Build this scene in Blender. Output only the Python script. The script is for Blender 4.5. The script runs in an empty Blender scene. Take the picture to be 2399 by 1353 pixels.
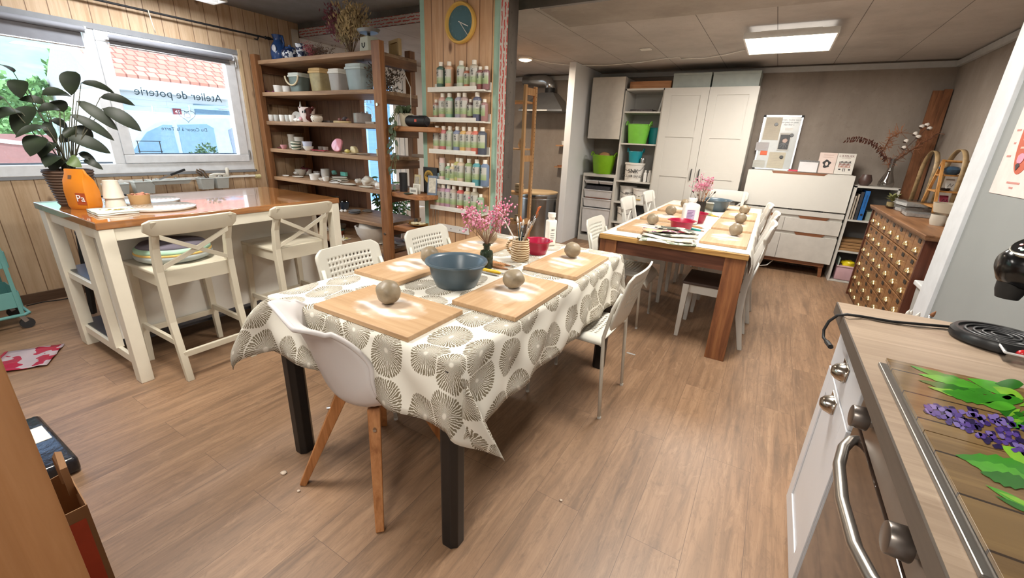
import bpy, bmesh, math, random
from math import sin, cos, pi, radians, sqrt, atan2
from mathutils import Vector, Matrix, noise

SC = bpy.context.scene
COL = SC.collection
RND = random.Random(11)

# ------------------------------------------------------------------ camera
EYE = Vector((0.0, 0.0, 1.36))
F_PX, CX, CY = 984.077, 1199.5, 676.5
CAM = Matrix(((0.85592805, 0.20535625, -0.47456927),
              (0.51539176, -0.26437194, 0.81515570),
              (0.04193451, -0.94230372, -0.33212227)))
cam_data = bpy.data.cameras.new('camera')
cam_data.sensor_width = 36.0
cam_data.lens = F_PX / 2399 * 36.0
cam_data.clip_start = 0.02
cam_data.clip_end = 400
cam = bpy.data.objects.new('camera', cam_data)
COL.objects.link(cam)
cam.matrix_world = Matrix(((CAM[0][0], -CAM[0][1], -CAM[0][2], EYE.x),
                           (CAM[1][0], -CAM[1][1], -CAM[1][2], EYE.y),
                           (CAM[2][0], -CAM[2][1], -CAM[2][2], EYE.z),
                           (0, 0, 0, 1)))
SC.camera = cam

# ------------------------------------------------------------------ light
SC.view_settings.view_transform = 'Standard'
SC.view_settings.look = 'None'
SC.view_settings.gamma = 1.0
SC.view_settings.use_curve_mapping = False
SC.view_settings.exposure = 0.72

world = bpy.data.worlds.new('sky')
SC.world = world
world.use_nodes = True
wn = world.node_tree.nodes
wl = world.node_tree.links
wn.clear()
w_out = wn.new('ShaderNodeOutputWorld')
w_bg = wn.new('ShaderNodeBackground')
w_sky = wn.new('ShaderNodeTexSky')
w_sky.sky_type = 'NISHITA'
w_sky.sun_disc = False
w_sky.sun_elevation = radians(48)
w_sky.sun_rotation = radians(200)
w_sky.air_density = 1.2
w_sky.dust_density = 3.0
w_bg.inputs['Strength'].default_value = SKY_STRENGTH = 0.55
wl.new(w_sky.outputs[0], w_bg.inputs['Color'])
wl.new(w_bg.outputs[0], w_out.inputs['Surface'])
sun_data = bpy.data.lights.new('sun', 'SUN')
sun_data.energy = 2.2
sun_data.angle = radians(1.0)
sun_data.color = (1.0, 0.96, 0.9)
sun = bpy.data.objects.new('sun', sun_data)
COL.objects.link(sun)
sun.rotation_euler = (0, radians(38), radians(25))   # over the roof from the far side: no direct patch indoors
LAMP_W = (1.0, 0.965, 0.91)
PANEL_FAR = 27.0      # watts of the far ceiling panel
ADDED_PANEL_KITCHEN = 15.0  # watts of an unseen panel added behind the camera to light the near end
ADDED_PANEL_ISLAND = 30.0  # watts of an unseen panel added to brighten the dim left side
ADDED_PANEL_NEAR = 34.0     # watts of an unseen panel added over the near table, as ball shadows suggest
TUBES = 10.0          # watts of the louvred fitting over the island
BULKHEAD = 18.0       # watts of the round fitting by the kiln


def lamp(name, w, sx, sy, loc, parent=None, color=LAMP_W):
    d = bpy.data.lights.new(name, 'AREA')
    d.shape = 'RECTANGLE'
    d.size, d.size_y = sx, sy
    d.energy = w
    d.color = color
    o = bpy.data.objects.new(name, d)
    COL.objects.link(o)
    o.location = loc
    if parent:
        o.parent = parent
    return o


# ------------------------------------------------------------------ helpers
def ray(u, v):
    return CAM @ Vector((u - CX, v - CY, F_PX))


def on_z(u, v, z):
    d = ray(u, v)
    return EYE + d * ((z - EYE.z) / d.z)


def on_y(u, v, y):
    d = ray(u, v)
    return EYE + d * ((y - EYE.y) / d.y)


def on_x(u, v, x):
    d = ray(u, v)
    return EYE + d * ((x - EYE.x) / d.x)


def srgb(h):
    if isinstance(h, str):
        h = h.lstrip('#')
        c = [int(h[i:i + 2], 16) / 255 for i in (0, 2, 4)]
    else:
        c = list(h)
    return tuple((x / 12.92 if x <= 0.04045 else ((x + 0.055) / 1.055) ** 2.4) for x in c) + (1.0,)


class MB:
    """collects shapes; build() links them as ONE mesh object"""

    def __init__(self):
        self.bm = bmesh.new()

    def box(self, x0, x1, y0, y1, z0, z1):
        b = self.bm
        vs = [b.verts.new((x, y, z)) for z in (z0, z1) for x, y in ((x0, y0), (x1, y0), (x1, y1), (x0, y1))]
        for f in ((3, 2, 1, 0), (4, 5, 6, 7), (0, 1, 5, 4), (1, 2, 6, 5), (2, 3, 7, 6), (3, 0, 4, 7)):
            b.faces.new([vs[i] for i in f])
        return self

    def hexa(self, pts):
        vs = [self.bm.verts.new(p) for p in pts]
        for f in ((3, 2, 1, 0), (4, 5, 6, 7), (0, 1, 5, 4), (1, 2, 6, 5), (2, 3, 7, 6), (3, 0, 4, 7)):
            self.bm.faces.new([vs[i] for i in f])
        return self

    def bar(self, p, q, w, h, up=(0, 0, 1), w2=None, h2=None):
        """straight bar of section w x h from p to q, tapering to w2 x h2"""
        p, q = Vector(p), Vector(q)
        d = (q - p).normalized()
        u = Vector(up)
        s = d.cross(u)
        if s.length < 1e-4:
            s = d.cross(Vector((0, 1, 0)))
        s.normalize()
        t = s.cross(d).normalized()
        w2 = w if w2 is None else w2
        h2 = h if h2 is None else h2
        pts = []
        for c, ww, hh in ((p, w, h), (q, w2, h2)):
            for a, b_ in ((-1, -1), (1, -1), (1, 1), (-1, 1)):
                pts.append(c + s * a * ww / 2 + t * b_ * hh / 2)
        return self.hexa(pts)

    def ring_surface(self, rings, caps=(True, True), close=True):
        b = self.bm
        rv = [[b.verts.new(p) for p in r] for r in rings]
        n = len(rings[0])
        m = n if close else n - 1
        for a, c in zip(rv, rv[1:]):
            for i in range(m):
                j = (i + 1) % n
                b.faces.new((a[i], a[j], c[j], c[i]))
        if caps[0]:
            b.faces.new(rv[0][::-1])
        if caps[1]:
            b.faces.new(rv[-1])
        return self

    def cyl(self, p, q, r, r2=None, n=16, caps=(True, True)):
        p, q = Vector(p), Vector(q)
        r2 = r if r2 is None else r2
        d = (q - p).normalized()
        s = d.orthogonal().normalized()
        t = d.cross(s)
        rings = [[c + (s * cos(2 * pi * i / n) + t * sin(2 * pi * i / n)) * rr for i in range(n)] for c, rr in ((p, r), (q, r2))]
        return self.ring_surface(rings, caps)

    def tube(self, pts, r, n=8, caps=True):
        pts = [Vector(p) for p in pts]
        rr = r if isinstance(r, (list, tuple)) else [r] * len(pts)
        rings = []
        s = None
        for i, p in enumerate(pts):
            d = (pts[min(i + 1, len(pts) - 1)] - pts[max(i - 1, 0)])
            if d.length < 1e-9:
                d = Vector((0, 0, 1))
            d.normalize()
            if s is None:
                s = d.orthogonal().normalized()
            else:
                s = s - d * s.dot(d)
                s = s.normalized() if s.length > 1e-6 else d.orthogonal().normalized()
            t = d.cross(s)
            rings.append([p + (s * cos(2 * pi * k / n) + t * sin(2 * pi * k / n)) * rr[i] for k in range(n)])
        return self.ring_surface(rings, (caps, caps))

    def lathe(self, prof, c=(0, 0, 0), n=28, sx=1.0, sy=1.0, closed=False):
        """prof: (radius, z) from bottom outside up, over the lip and down inside"""
        c = Vector(c)
        rings = [[c + Vector((max(r, 1e-4) * sx * cos(2 * pi * i / n), max(r, 1e-4) * sy * sin(2 * pi * i / n), z)) for i in range(n)] for r, z in prof]
        if closed:
            return self.ring_surface(rings + rings[:1], (False, False))
        return self.ring_surface(rings, (True, True))

    def ball(self, c, r, sx=1, sy=1, sz=1, n=16, m=10, lump=0.0, seed=0):
        c = Vector(c)
        rings = []
        for j in range(m + 1):
            th = pi * j / m
            ring = []
            for i in range(n):
                ph = 2 * pi * i / n
                v = Vector((sin(th) * cos(ph), sin(th) * sin(ph), -cos(th)))
                k = r
                if lump:
                    k *= 1 + lump * noise.noise(v * 1.7 + Vector((seed * 3.1, seed, 0)))
                if j in (0, m):
                    k *= 1.0
                    v = Vector((1e-4 * cos(ph), 1e-4 * sin(ph), v.z))
                ring.append(c + Vector((v.x * sx, v.y * sy, v.z * sz)) * k)
            rings.append(ring)
        return self.ring_surface(rings, (True, True))

    def prism(self, pts2, z0, z1, axis='z'):
        """extrude a polygon; axis names the extrusion direction"""
        def P(a, b_, h):
            return (a, b_, h) if axis == 'z' else ((h, a, b_) if axis == 'x' else (a, h, b_))
        b = self.bm
        lo = [b.verts.new(P(x, y, z0)) for x, y in pts2]
        hi = [b.verts.new(P(x, y, z1)) for x, y in pts2]
        n = len(pts2)
        b.faces.new(lo[::-1])
        b.faces.new(hi)
        for i in range(n):
            j = (i + 1) % n
            b.faces.new((lo[i], lo[j], hi[j], hi[i]))
        return self

    def sheet(self, grid):
        """grid of points -> open surface"""
        rv = [[self.bm.verts.new(p) for p in r] for r in grid]
        for a, c in zip(rv, rv[1:]):
            for i in range(len(a) - 1):
                self.bm.faces.new((a[i], a[i + 1], c[i + 1], c[i]))
        return self

    def quad(self, a, b_, c, d):
        self.bm.faces.new([self.bm.verts.new(p) for p in (a, b_, c, d)])
        return self

    def poly(self, pts):
        self.bm.faces.new([self.bm.verts.new(p) for p in pts])
        return self

    def xf(self, m):
        bmesh.ops.transform(self.bm, matrix=m, verts=self.bm.verts)
        return self

    def build(self, name, m, parent=None, smooth=False, bevel=0.0, seg=2, loc=None, subsurf=0, solid=0.0):
        bm = self.bm
        bmesh.ops.recalc_face_normals(bm, faces=bm.faces)
        if bevel:
            ed = [e for e in bm.edges if len(e.link_faces) == 2 and e.calc_face_angle(0) > 0.6]
            try:
                bmesh.ops.bevel(bm, geom=ed, offset=bevel, segments=seg, profile=0.5, affect='EDGES', clamp_overlap=True)
            except Exception:
                pass
        me = bpy.data.meshes.new(name)
        bm.to_mesh(me)
        bm.free()
        if isinstance(m, (list, tuple)):
            for x in m:
                me.materials.append(x)
        elif m:
            me.materials.append(m)
        o = bpy.data.objects.new(name, me)
        COL.objects.link(o)
        if parent:
            o.parent = parent
        if loc:
            o.location = loc
        if smooth:
            me.shade_smooth()
            if smooth != 'all':
                try:
                    me.set_sharp_from_angle(angle=radians(38))
                except Exception:
                    pass
        if solid:
            md = o.modifiers.new('solid', 'SOLIDIFY')
            md.thickness = solid
            md.offset = 0
        if subsurf:
            md = o.modifiers.new('sub', 'SUBSURF')
            md.levels = subsurf
            md.render_levels = subsurf
        return o


def tag(o, label, cat, group=None, kind=None):
    o['label'] = label
    o['category'] = cat
    if group:
        o['group'] = group
    if kind:
        o['kind'] = kind
    return o


def thing(name, label, cat, loc=(0, 0, 0), rz=0.0, group=None, rot=None):
    o = bpy.data.objects.new(name, None)
    o.empty_display_size = 0.05
    COL.objects.link(o)
    o.location = loc
    o.rotation_euler = rot if rot else (0, 0, rz)
    return tag(o, label, cat, group)


def struct(name, mb, m, parent=None, **k):
    o = mb.build(name, m, parent, **k)
    o['kind'] = 'structure'
    return o


def kids(o):
    return [c for c in bpy.data.objects if c.parent == o]


def dup(root, loc=None, rz=None, label=None, group=None, scale=None, rot=None):
    r = root.copy()
    COL.objects.link(r)
    if loc is not None:
        r.location = loc
    if rz is not None:
        r.rotation_euler = (0, 0, rz)
    if rot is not None:
        r.rotation_euler = rot
    if scale is not None:
        r.scale = scale if isinstance(scale, (tuple, list)) else (scale,) * 3
    if label:
        r['label'] = label
    if group:
        r['group'] = group
    for c in kids(root):
        d = c.copy()
        COL.objects.link(d)
        d.parent = r
        for g in kids(c):
            e = g.copy()
            COL.objects.link(e)
            e.parent = d
    return r


def words(name, text, m, size, loc, rot, parent=None, align='CENTER', extrude=0.0006, mirror=False, sx=1.0):
    c = bpy.data.curves.new(name, 'FONT')
    c.body = text
    c.size = size
    c.align_x = align
    c.align_y = 'CENTER'
    c.extrude = extrude
    c.resolution_u = 2
    c.materials.append(m)
    f = bpy.data.objects.new(name, c)
    me = bpy.data.meshes.new_from_object(f)
    bpy.data.objects.remove(f)
    me.name = name
    o = bpy.data.objects.new(name, me)
    COL.objects.link(o)
    o.location = loc
    o.rotation_euler = rot
    o.scale = (-sx if mirror else sx, 1, 1)
    if parent:
        o.parent = parent
    return o


# ------------------------------------------------------------------ materials
class NT:
    def __init__(self, name):
        self.m = bpy.data.materials.new(name)
        self.m.use_nodes = True
        self.t = self.m.node_tree
        self.n = self.t.nodes
        self.b = self.n['Principled BSDF']

    def new(self, kind, **k):
        x = self.n.new(kind)
        for a, v in k.items():
            setattr(x, a, v)
        return x

    def link(self, a, b_):
        self.t.links.new(a, b_)

    def coord(self, which='Object'):
        return self.new('ShaderNodeTexCoord').outputs[which]

    def mapping(self, vec, scale=(1, 1, 1), rot=(0, 0, 0), loc=(0, 0, 0)):
        x = self.new('ShaderNodeMapping')
        x.inputs['Scale'].default_value = scale
        x.inputs['Rotation'].default_value = rot
        x.inputs['Location'].default_value = loc
        self.link(vec, x.inputs['Vector'])
        return x.outputs[0]

    def noise(self, vec, scale, detail=4, rough=0.55, dist=0.0):
        x = self.new('ShaderNodeTexNoise')
        x.inputs['Scale'].default_value = scale
        x.inputs['Detail'].default_value = detail
        x.inputs['Roughness'].default_value = rough
        x.inputs['Distortion'].default_value = dist
        self.link(vec, x.inputs['Vector'])
        return x.outputs['Fac']

    def ramp(self, fac, stops, interp='LINEAR'):
        x = self.new('ShaderNodeValToRGB')
        x.color_ramp.interpolation = interp
        e = x.color_ramp.elements
        while len(e) < len(stops):
            e.new(0.5)
        for el, (p, c) in zip(e, stops):
            el.position = p
            el.color = srgb(c) if isinstance(c, str) else (c if len(c) == 4 else tuple(c) + (1,))
        self.link(fac, x.inputs['Fac'])
        return x.outputs['Color']

    def mix(self, fac, a, b_, mode='MIX'):
        x = self.new('ShaderNodeMix', data_type='RGBA', blend_type=mode)
        if isinstance(fac, (int, float)):
            x.inputs[0].default_value = fac
        else:
            self.link(fac, x.inputs[0])
        for s, i in ((a, 6), (b_, 7)):
            if isinstance(s, str):
                x.inputs[i].default_value = srgb(s)
            elif isinstance(s, tuple):
                x.inputs[i].default_value = s
            else:
                self.link(s, x.inputs[i])
        return x.outputs[2]

    def math(self, op, a, b_=None, clamp=False):
        x = self.new('ShaderNodeMath', operation=op)
        x.use_clamp = clamp
        for i, s in enumerate((a, b_)):
            if s is None:
                continue
            if isinstance(s, (int, float)):
                x.inputs[i].default_value = s
            else:
                self.link(s, x.inputs[i])
        return x.outputs[0]

    def bump(self, h, strength=0.2, dist=0.01):
        x = self.new('ShaderNodeBump')
        x.inputs['Strength'].default_value = strength
        x.inputs['Distance'].default_value = dist
        self.link(h, x.inputs['Height'])
        self.link(x.outputs[0], self.b.inputs['Normal'])

    def set(self, color=None, rough=None, metal=None, spec=None, trans=None, ior=None, alpha=None, coat=None):
        if color is not None:
            if isinstance(color, str):
                self.b.inputs['Base Color'].default_value = srgb(color)
            else:
                self.link(color, self.b.inputs['Base Color'])
        for k, v in (('Roughness', rough), ('Metallic', metal), ('Specular IOR Level', spec), ('Transmission Weight', trans), ('IOR', ior), ('Alpha', alpha), ('Coat Weight', coat)):
            if v is not None:
                if isinstance(v, (int, float)):
                    self.b.inputs[k].default_value = v
                else:
                    self.link(v, self.b.inputs[k])
        return self.m


_plain = {}


def plain(color, rough=0.5, metal=0.0, spec=0.5, var=0.06, scale=14.0, coat=0.0, bump=0.0):
    """one colour with a faint mottling"""
    key = (color, rough, metal, spec, var, scale, coat, bump)
    if key in _plain:
        return _plain[key]
    t = NT('finish_' + color.strip('#'))
    v = t.coord()
    f = t.noise(v, scale, 3)
    c = srgb(color)
    lo = tuple(x * (1 - var) for x in c[:3]) + (1,)
    hi = tuple(min(1, x * (1 + var)) for x in c[:3]) + (1,)
    t.set(t.ramp(f, [(0.3, lo), (0.7, hi)]), rough, metal, spec, coat=coat)
    if bump:
        t.bump(f, bump, 0.004)
    _plain[key] = t.m
    return t.m


def wood(name, base, dark, axis='x', scale=1.0, rough=0.45, knots=False, stripe=0.0, light=None, spec=0.4):
    """grain runs along axis"""
    t = NT(name)
    v = t.coord()
    s = {'x': (1.2, 16, 16), 'y': (16, 1.2, 16), 'z': (16, 16, 1.2)}[axis]
    mv = t.mapping(v, tuple(a * scale for a in s))
    f1 = t.noise(mv, 1.6, 5, 0.6, 0.6)
    f2 = t.noise(mv, 7.0, 3, 0.6)
    c = t.ramp(f1, [(0.32, dark), (0.52, base), (0.75, light or base)])
    c = t.mix(t.math('MULTIPLY', f2, 0.35), c, dark, 'MULTIPLY')
    if stripe:
        w = t.new('ShaderNodeTexVoronoi')
        w.inputs['Scale'].default_value = 1.0
        sv = {'x': (0.9, 1 / stripe, 1 / stripe), 'y': (1 / stripe, 0.9, 1 / stripe), 'z': (1 / stripe, 1 / stripe, 0.9)}[axis]
        t.link(t.mapping(v, sv), w.inputs['Vector'])
        sep = t.new('ShaderNodeSeparateColor')
        t.link(w.outputs['Color'], sep.inputs[0])
        c = t.mix(t.math('MULTIPLY', sep.outputs[0], 0.45), c, dark)
    if knots:
        w = t.new('ShaderNodeTexVoronoi')
        w.inputs['Scale'].default_value = 1.0
        k = {'x': (2.2, 7, 7), 'y': (7, 2.2, 7), 'z': (7, 7, 2.2)}[axis]
        t.link(t.mapping(v, k), w.inputs['Vector'])
        kn = t.math('LESS_THAN', w.outputs['Distance'], 0.11)
        sep = t.new('ShaderNodeSeparateColor')
        t.link(w.outputs['Color'], sep.inputs[0])
        kn = t.math('MULTIPLY', kn, t.math('GREATER_THAN', sep.outputs[1], 0.45))
        c = t.mix(t.math('MULTIPLY', kn, 0.8), c, '#6b4426')
    t.set(c, rough, spec=spec)
    t.bump(f2, 0.08, 0.002)
    return t.m


def planks(name, along, across, width, length, base, dark, light, gap, rough, knots=0.0, gapw=0.006, seedmix=0.5, bumpy=0.25, offset=0.5, worn=False):
    """boards laid side by side; along / across are the object axes (0..2)"""
    t = NT(name)
    v = t.coord()
    sep = t.new('ShaderNodeSeparateXYZ')
    t.link(v, sep.inputs[0])
    comb = t.new('ShaderNodeCombineXYZ')
    t.link(sep.outputs[along], comb.inputs[0])
    t.link(sep.outputs[across], comb.inputs[1])
    p = comb.outputs[0]
    br = t.new('ShaderNodeTexBrick')
    br.offset = offset
    br.offset_frequency = 2
    br.inputs['Scale'].default_value = 1.0
    br.inputs['Brick Width'].default_value = length
    br.inputs['Row Height'].default_value = width
    br.inputs['Mortar Size'].default_value = gapw / 2
    br.inputs['Mortar Smooth'].default_value = 0.4
    br.inputs['Bias'].default_value = 0.0
    br.inputs['Color1'].default_value = (0, 0, 0, 1)
    br.inputs['Color2'].default_value = (1, 1, 1, 1)
    br.inputs['Mortar'].default_value = (0.5, 0.5, 0.5, 1)
    t.link(p, br.inputs['Vector'])
    # grain, shifted per board by the board's own tone
    sh = t.new('ShaderNodeVectorMath', operation='MULTIPLY')
    sh.inputs[1].default_value = (7.0, 0.0, 3.0)
    t.link(br.outputs['Color'], sh.inputs[0])
    ad = t.new('ShaderNodeVectorMath', operation='ADD')
    t.link(p, ad.inputs[0])
    t.link(sh.outputs[0], ad.inputs[1])
    g = t.mapping(ad.outputs[0], (1.6, 22, 1))
    f1 = t.noise(g, 1.0, 6, 0.62, 0.8)
    f2 = t.noise(t.mapping(ad.outputs[0], (5, 90, 1)), 1.0, 3, 0.6)
    big = t.noise(t.mapping(ad.outputs[0], (0.9, 3.5, 1)), 1.0, 2)
    c = t.ramp(f1, [(0.28, dark), (0.5, base), (0.74, light)])
    tone = t.new('ShaderNodeSeparateColor')
    t.link(br.outputs['Color'], tone.inputs[0])
    c = t.mix(t.math('MULTIPLY', tone.outputs[0], seedmix), c, dark)
    c = t.mix(t.math('MULTIPLY', t.math('GREATER_THAN', f2, 0.56), 0.28), c, dark)
    c = t.mix(t.math('MULTIPLY', t.math('SUBTRACT', big, 0.4, True), 1.2, True), c, light)
    if knots:
        w = t.new('ShaderNodeTexVoronoi')
        w.inputs['Scale'].default_value = 1.0
        t.link(t.mapping(ad.outputs[0], (3.2, 1 / width * 0.9, 1)), w.inputs['Vector'])
        s2 = t.new('ShaderNodeSeparateColor')
        t.link(w.outputs['Color'], s2.inputs[0])
        kd = t.new('ShaderNodeMapRange')
        kd.inputs['From Min'].default_value = 0.19
        kd.inputs['From Max'].default_value = 0.09
        t.link(w.outputs['Distance'], kd.inputs['Value'])
        kn = t.math('MULTIPLY', kd.outputs[0], t.math('GREATER_THAN', s2.outputs[1], 1 - knots))
        c = t.mix(t.math('MULTIPLY', kn, 0.85), c, '#5f3a20')
    if worn:
        wn2 = t.noise(t.mapping(ad.outputs[0], (11, 26, 1)), 1.0, 6, 0.75, 1.2)
        c = t.mix(t.math('MULTIPLY', t.math('SUBTRACT', wn2, 0.5, True), 2.6, True), c, dark)
        wn3 = t.noise(t.mapping(ad.outputs[0], (3, 9, 1), loc=(5, 5, 0)), 1.0, 5, 0.7, 2.5)
        c = t.mix(t.math('MULTIPLY', t.math('SUBTRACT', wn3, 0.56, True), 3.5, True), c, light)
        c = t.mix(t.math('MULTIPLY', t.math('SUBTRACT', 0.36, wn3, True), 4.0, True), c, gap)
    c = t.mix(br.outputs['Fac'], c, gap)
    t.set(c, rough)
    h = t.math('SUBTRACT', t.math('MULTIPLY', f2, 0.12), br.outputs['Fac'])
    t.bump(h, bumpy, 0.004)
    return t.m


def concrete(name, base, dark, light, panel=None, rough=0.85, streak=(1, 1, 1), rot=0.0):
    t = NT(name)
    v = t.coord()
    a = t.noise(t.mapping(v, streak), 1.3, 6, 0.65)
    b_ = t.noise(v, 9, 5, 0.7)
    s = t.noise(v, 60, 2, 0.5)
    c = t.ramp(a, [(0.3, dark), (0.5, base), (0.72, light)])
    c = t.mix(t.math('MULTIPLY', b_, 0.5), c, dark)
    c = t.mix(t.math('MULTIPLY', t.math('GREATER_THAN', s, 0.68), 0.6), c, dark)
    sp2 = t.noise(t.mapping(v, (1, 1, 1), loc=(3, 7, 1)), 4.5, 6, 0.7, 0.6)
    c = t.mix(t.math('MULTIPLY', t.math('SUBTRACT', 0.42, sp2, True), 3.0, True), c, dark)
    c = t.mix(t.math('MULTIPLY', t.math('SUBTRACT', sp2, 0.60, True), 2.5, True), c, light)
    h = b_
    if panel:
        w, l, off = panel
        br = t.new('ShaderNodeTexBrick')
        br.offset = off
        br.inputs['Scale'].default_value = 1.0
        br.inputs['Brick Width'].default_value = l
        br.inputs['Row Height'].default_value = w
        br.inputs['Mortar Size'].default_value = 0.004
        br.inputs['Mortar Smooth'].default_value = 0.7
        br.inputs['Color1'].default_value = (0.25, 0.25, 0.25, 1)
        br.inputs['Color2'].default_value = (0.75, 0.75, 0.75, 1)
        t.link(t.mapping(v, (1, 1, 1), (0, 0, rot), (0, .21, 0)), br.inputs['Vector'])
        sp = t.new('ShaderNodeSeparateColor')
        t.link(br.outputs['Color'], sp.inputs[0])
        c = t.mix(t.math('MULTIPLY', sp.outputs[0], 0.3), c, light)
        c = t.mix(t.math('MULTIPLY', br.outputs['Fac'], 0.75), c, '#3a3330')
        h = t.math('SUBTRACT', b_, br.outputs['Fac'])
    t.set(c, rough, spec=0.25)
    t.bump(h, 0.25, 0.004)
    return t.m


def glass(name, tint='#ffffff', rough=0.0, mixin=0.06):
    """thin clear sheet: lets light straight through, with a faint reflection"""
    t = NT(name)
    out = t.n['Material Output']
    tr = t.new('ShaderNodeBsdfTransparent')
    tr.inputs['Color'].default_value = srgb(tint)
    gl = t.new('ShaderNodeBsdfGlossy')
    gl.inputs['Roughness'].default_value = rough
    mx = t.new('ShaderNodeMixShader')
    mx.inputs[0].default_value = mixin
    t.link(tr.outputs[0], mx.inputs[1])
    t.link(gl.outputs[0], mx.inputs[2])
    t.link(mx.outputs[0], out.inputs['Surface'])
    return t.m


def glow(name, color, strength):
    t = NT(name)
    t.b.inputs['Base Color'].default_value = (0.9, 0.9, 0.9, 1)
    t.b.inputs['Emission Color'].default_value = srgb(color)
    t.b.inputs['Emission Strength'].default_value = strength
    return t.m


WHITE = plain('#e9e6e0', 0.4)
CREAM = plain('#e6e0cf', 0.42)
WARMWHITE = plain('#e8e4da', 0.38)
PVC = plain('#eceff2', 0.3)
BLACK = plain('#17181a', 0.35)
MATBLACK = plain('#1d1d1f', 0.6)
STEEL = plain('#b9bbbd', 0.28, 1.0)
CHROME = plain('#d6d6d4', 0.12, 1.0)
BRASS = plain('#cbb485', 0.3, 1.0)
CLAYWHITE = plain('#ddd8cd', 0.5)
PAPER = plain('#ece8df', 0.7)
INK = plain('#2a2628', 0.6)
PINE = wood('pine_furniture', '#b98a58', '#8f5f35', 'z', 1.0, 0.5, knots=True, light='#cba070')
PINEX = wood('pine_board', '#b98d60', '#93683f', 'x', 1.0, 0.55, knots=True, light='#cfa97b')
BAMBOO = wood('bamboo_board', '#d6ab7c', '#bf8f5e', 'x', 1.3, 0.4, stripe=0.02, light='#e0ba8d')
BAMBOOY = wood('bamboo_board_lengthwise', '#d6ab7c', '#bf8f5e', 'y', 1.3, 0.4, stripe=0.02, light='#e0ba8d')
# ------------------------------------------------------------------ the room
FLOOR = planks('floor_oak_vinyl', 1, 0, 0.19, 1.25, '#927257', '#6c5542', '#ab8a6c', '#523f35', 0.44, gapw=0.0014, bumpy=0.08, seedmix=0.30, worn=True)
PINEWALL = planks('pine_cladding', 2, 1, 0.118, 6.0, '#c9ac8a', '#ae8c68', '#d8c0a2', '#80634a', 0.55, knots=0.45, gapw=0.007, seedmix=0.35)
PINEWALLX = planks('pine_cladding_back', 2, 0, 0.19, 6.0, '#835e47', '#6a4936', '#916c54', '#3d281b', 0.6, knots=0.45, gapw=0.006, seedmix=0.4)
PINECOL = planks('pine_cladding_pillar', 2, 0, 0.118, 6.0, '#c99f78', '#ae8259', '#d6b38f', '#6d4b2f', 0.5, knots=0.5, gapw=0.008, seedmix=0.35)
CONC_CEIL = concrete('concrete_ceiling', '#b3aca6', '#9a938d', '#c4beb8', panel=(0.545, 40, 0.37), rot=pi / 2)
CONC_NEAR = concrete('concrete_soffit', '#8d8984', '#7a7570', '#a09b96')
CONC_WALL = concrete('concrete_wall', '#93887e', '#7b7067', '#a89d92', streak=(1, 1, 0.35))
CONC_POST = concrete('concrete_post', '#544c46', '#3a342f', '#6b635a', streak=(3, 3, 0.5))
WHITEWALL = plain('#dcdcdc', 0.7, var=0.02, scale=5)
GREYWALL = plain('#868988', 0.75, var=0.03, scale=4)
MINT = plain('#9fc0ae', 0.8, var=0.08, scale=9)
TRIMGREY = plain('#b4b4b3', 0.5)
SKIRT = wood('brown_skirting', '#6b5240', '#533d2e', 'y', 1, 0.5)
WX = -4.78
YB = 3.30      # front of the beam and of the rear pine partition
ZN, ZF = 2.465, 2.33

struct('floor', MB().box(-5.4, 2.2, -1.7, 6.7, -0.12, 0.0), FLOOR)
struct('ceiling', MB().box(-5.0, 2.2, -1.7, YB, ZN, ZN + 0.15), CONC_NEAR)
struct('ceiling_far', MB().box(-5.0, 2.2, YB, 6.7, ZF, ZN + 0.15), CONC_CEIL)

WY0, WY1, WZ0, WZ1 = -0.35, 2.605, 0.955, 2.085
DY0, DY1, DZ1 = 3.80, 4.86, 2.10
wall = MB()
wall.box(WX - 0.16, WX, -1.7, YB, 0, WZ0)
wall.box(WX - 0.16, WX, -1.7, YB, WZ1, ZN)
wall.box(WX - 0.16, WX, -1.7, WY0, WZ0, WZ1)
wall.box(WX - 0.16, WX, WY1, YB, WZ0, WZ1)
struct('wall_left', wall, PINEWALL)
wall = MB()
wall.box(WX - 0.16, WX, YB, DY0, 0, ZF)
wall.box(WX - 0.16, WX, DY1, 6.5, 0, ZF)
wall.box(WX - 0.16, WX, DY0, DY1, DZ1, ZF)
struct('wall_left_entrance', wall, WHITEWALL)
struct('wall_back', MB().box(-5.0, 2.2, 6.4, 6.6, 0, ZF), CONC_WALL)
struct('wall_right', MB().box(1.40, 1.6, -1.7, 6.4, 0, ZN), CONC_WALL)
struct('wall_front', MB().box(-5.0, 1.6, -1.7, -1.55, 0, ZN), WHITEWALL)
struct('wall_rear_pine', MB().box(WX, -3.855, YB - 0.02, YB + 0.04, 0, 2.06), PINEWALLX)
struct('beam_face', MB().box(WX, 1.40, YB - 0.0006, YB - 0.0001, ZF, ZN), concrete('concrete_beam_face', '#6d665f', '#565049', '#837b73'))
struct('baseboard_left', MB().box(WX, WX + 0.018, -1.5, YB - 0.03, 0, 0.075), SKIRT)
struct('trim_1', MB().box(-4.78, 1.40, 6.365, 6.40, 2.255, 2.312).box(1.365, 1.40, 3.3, 6.4, 2.255, 2.312), TRIMGREY, bevel=0.003)
struct('trim_2', MB().box(WX + 0.0, WX + 0.02, YB - 0.09, YB - 0.02, 0, 2.40), plain('#cfc8ba', 0.6))

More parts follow.
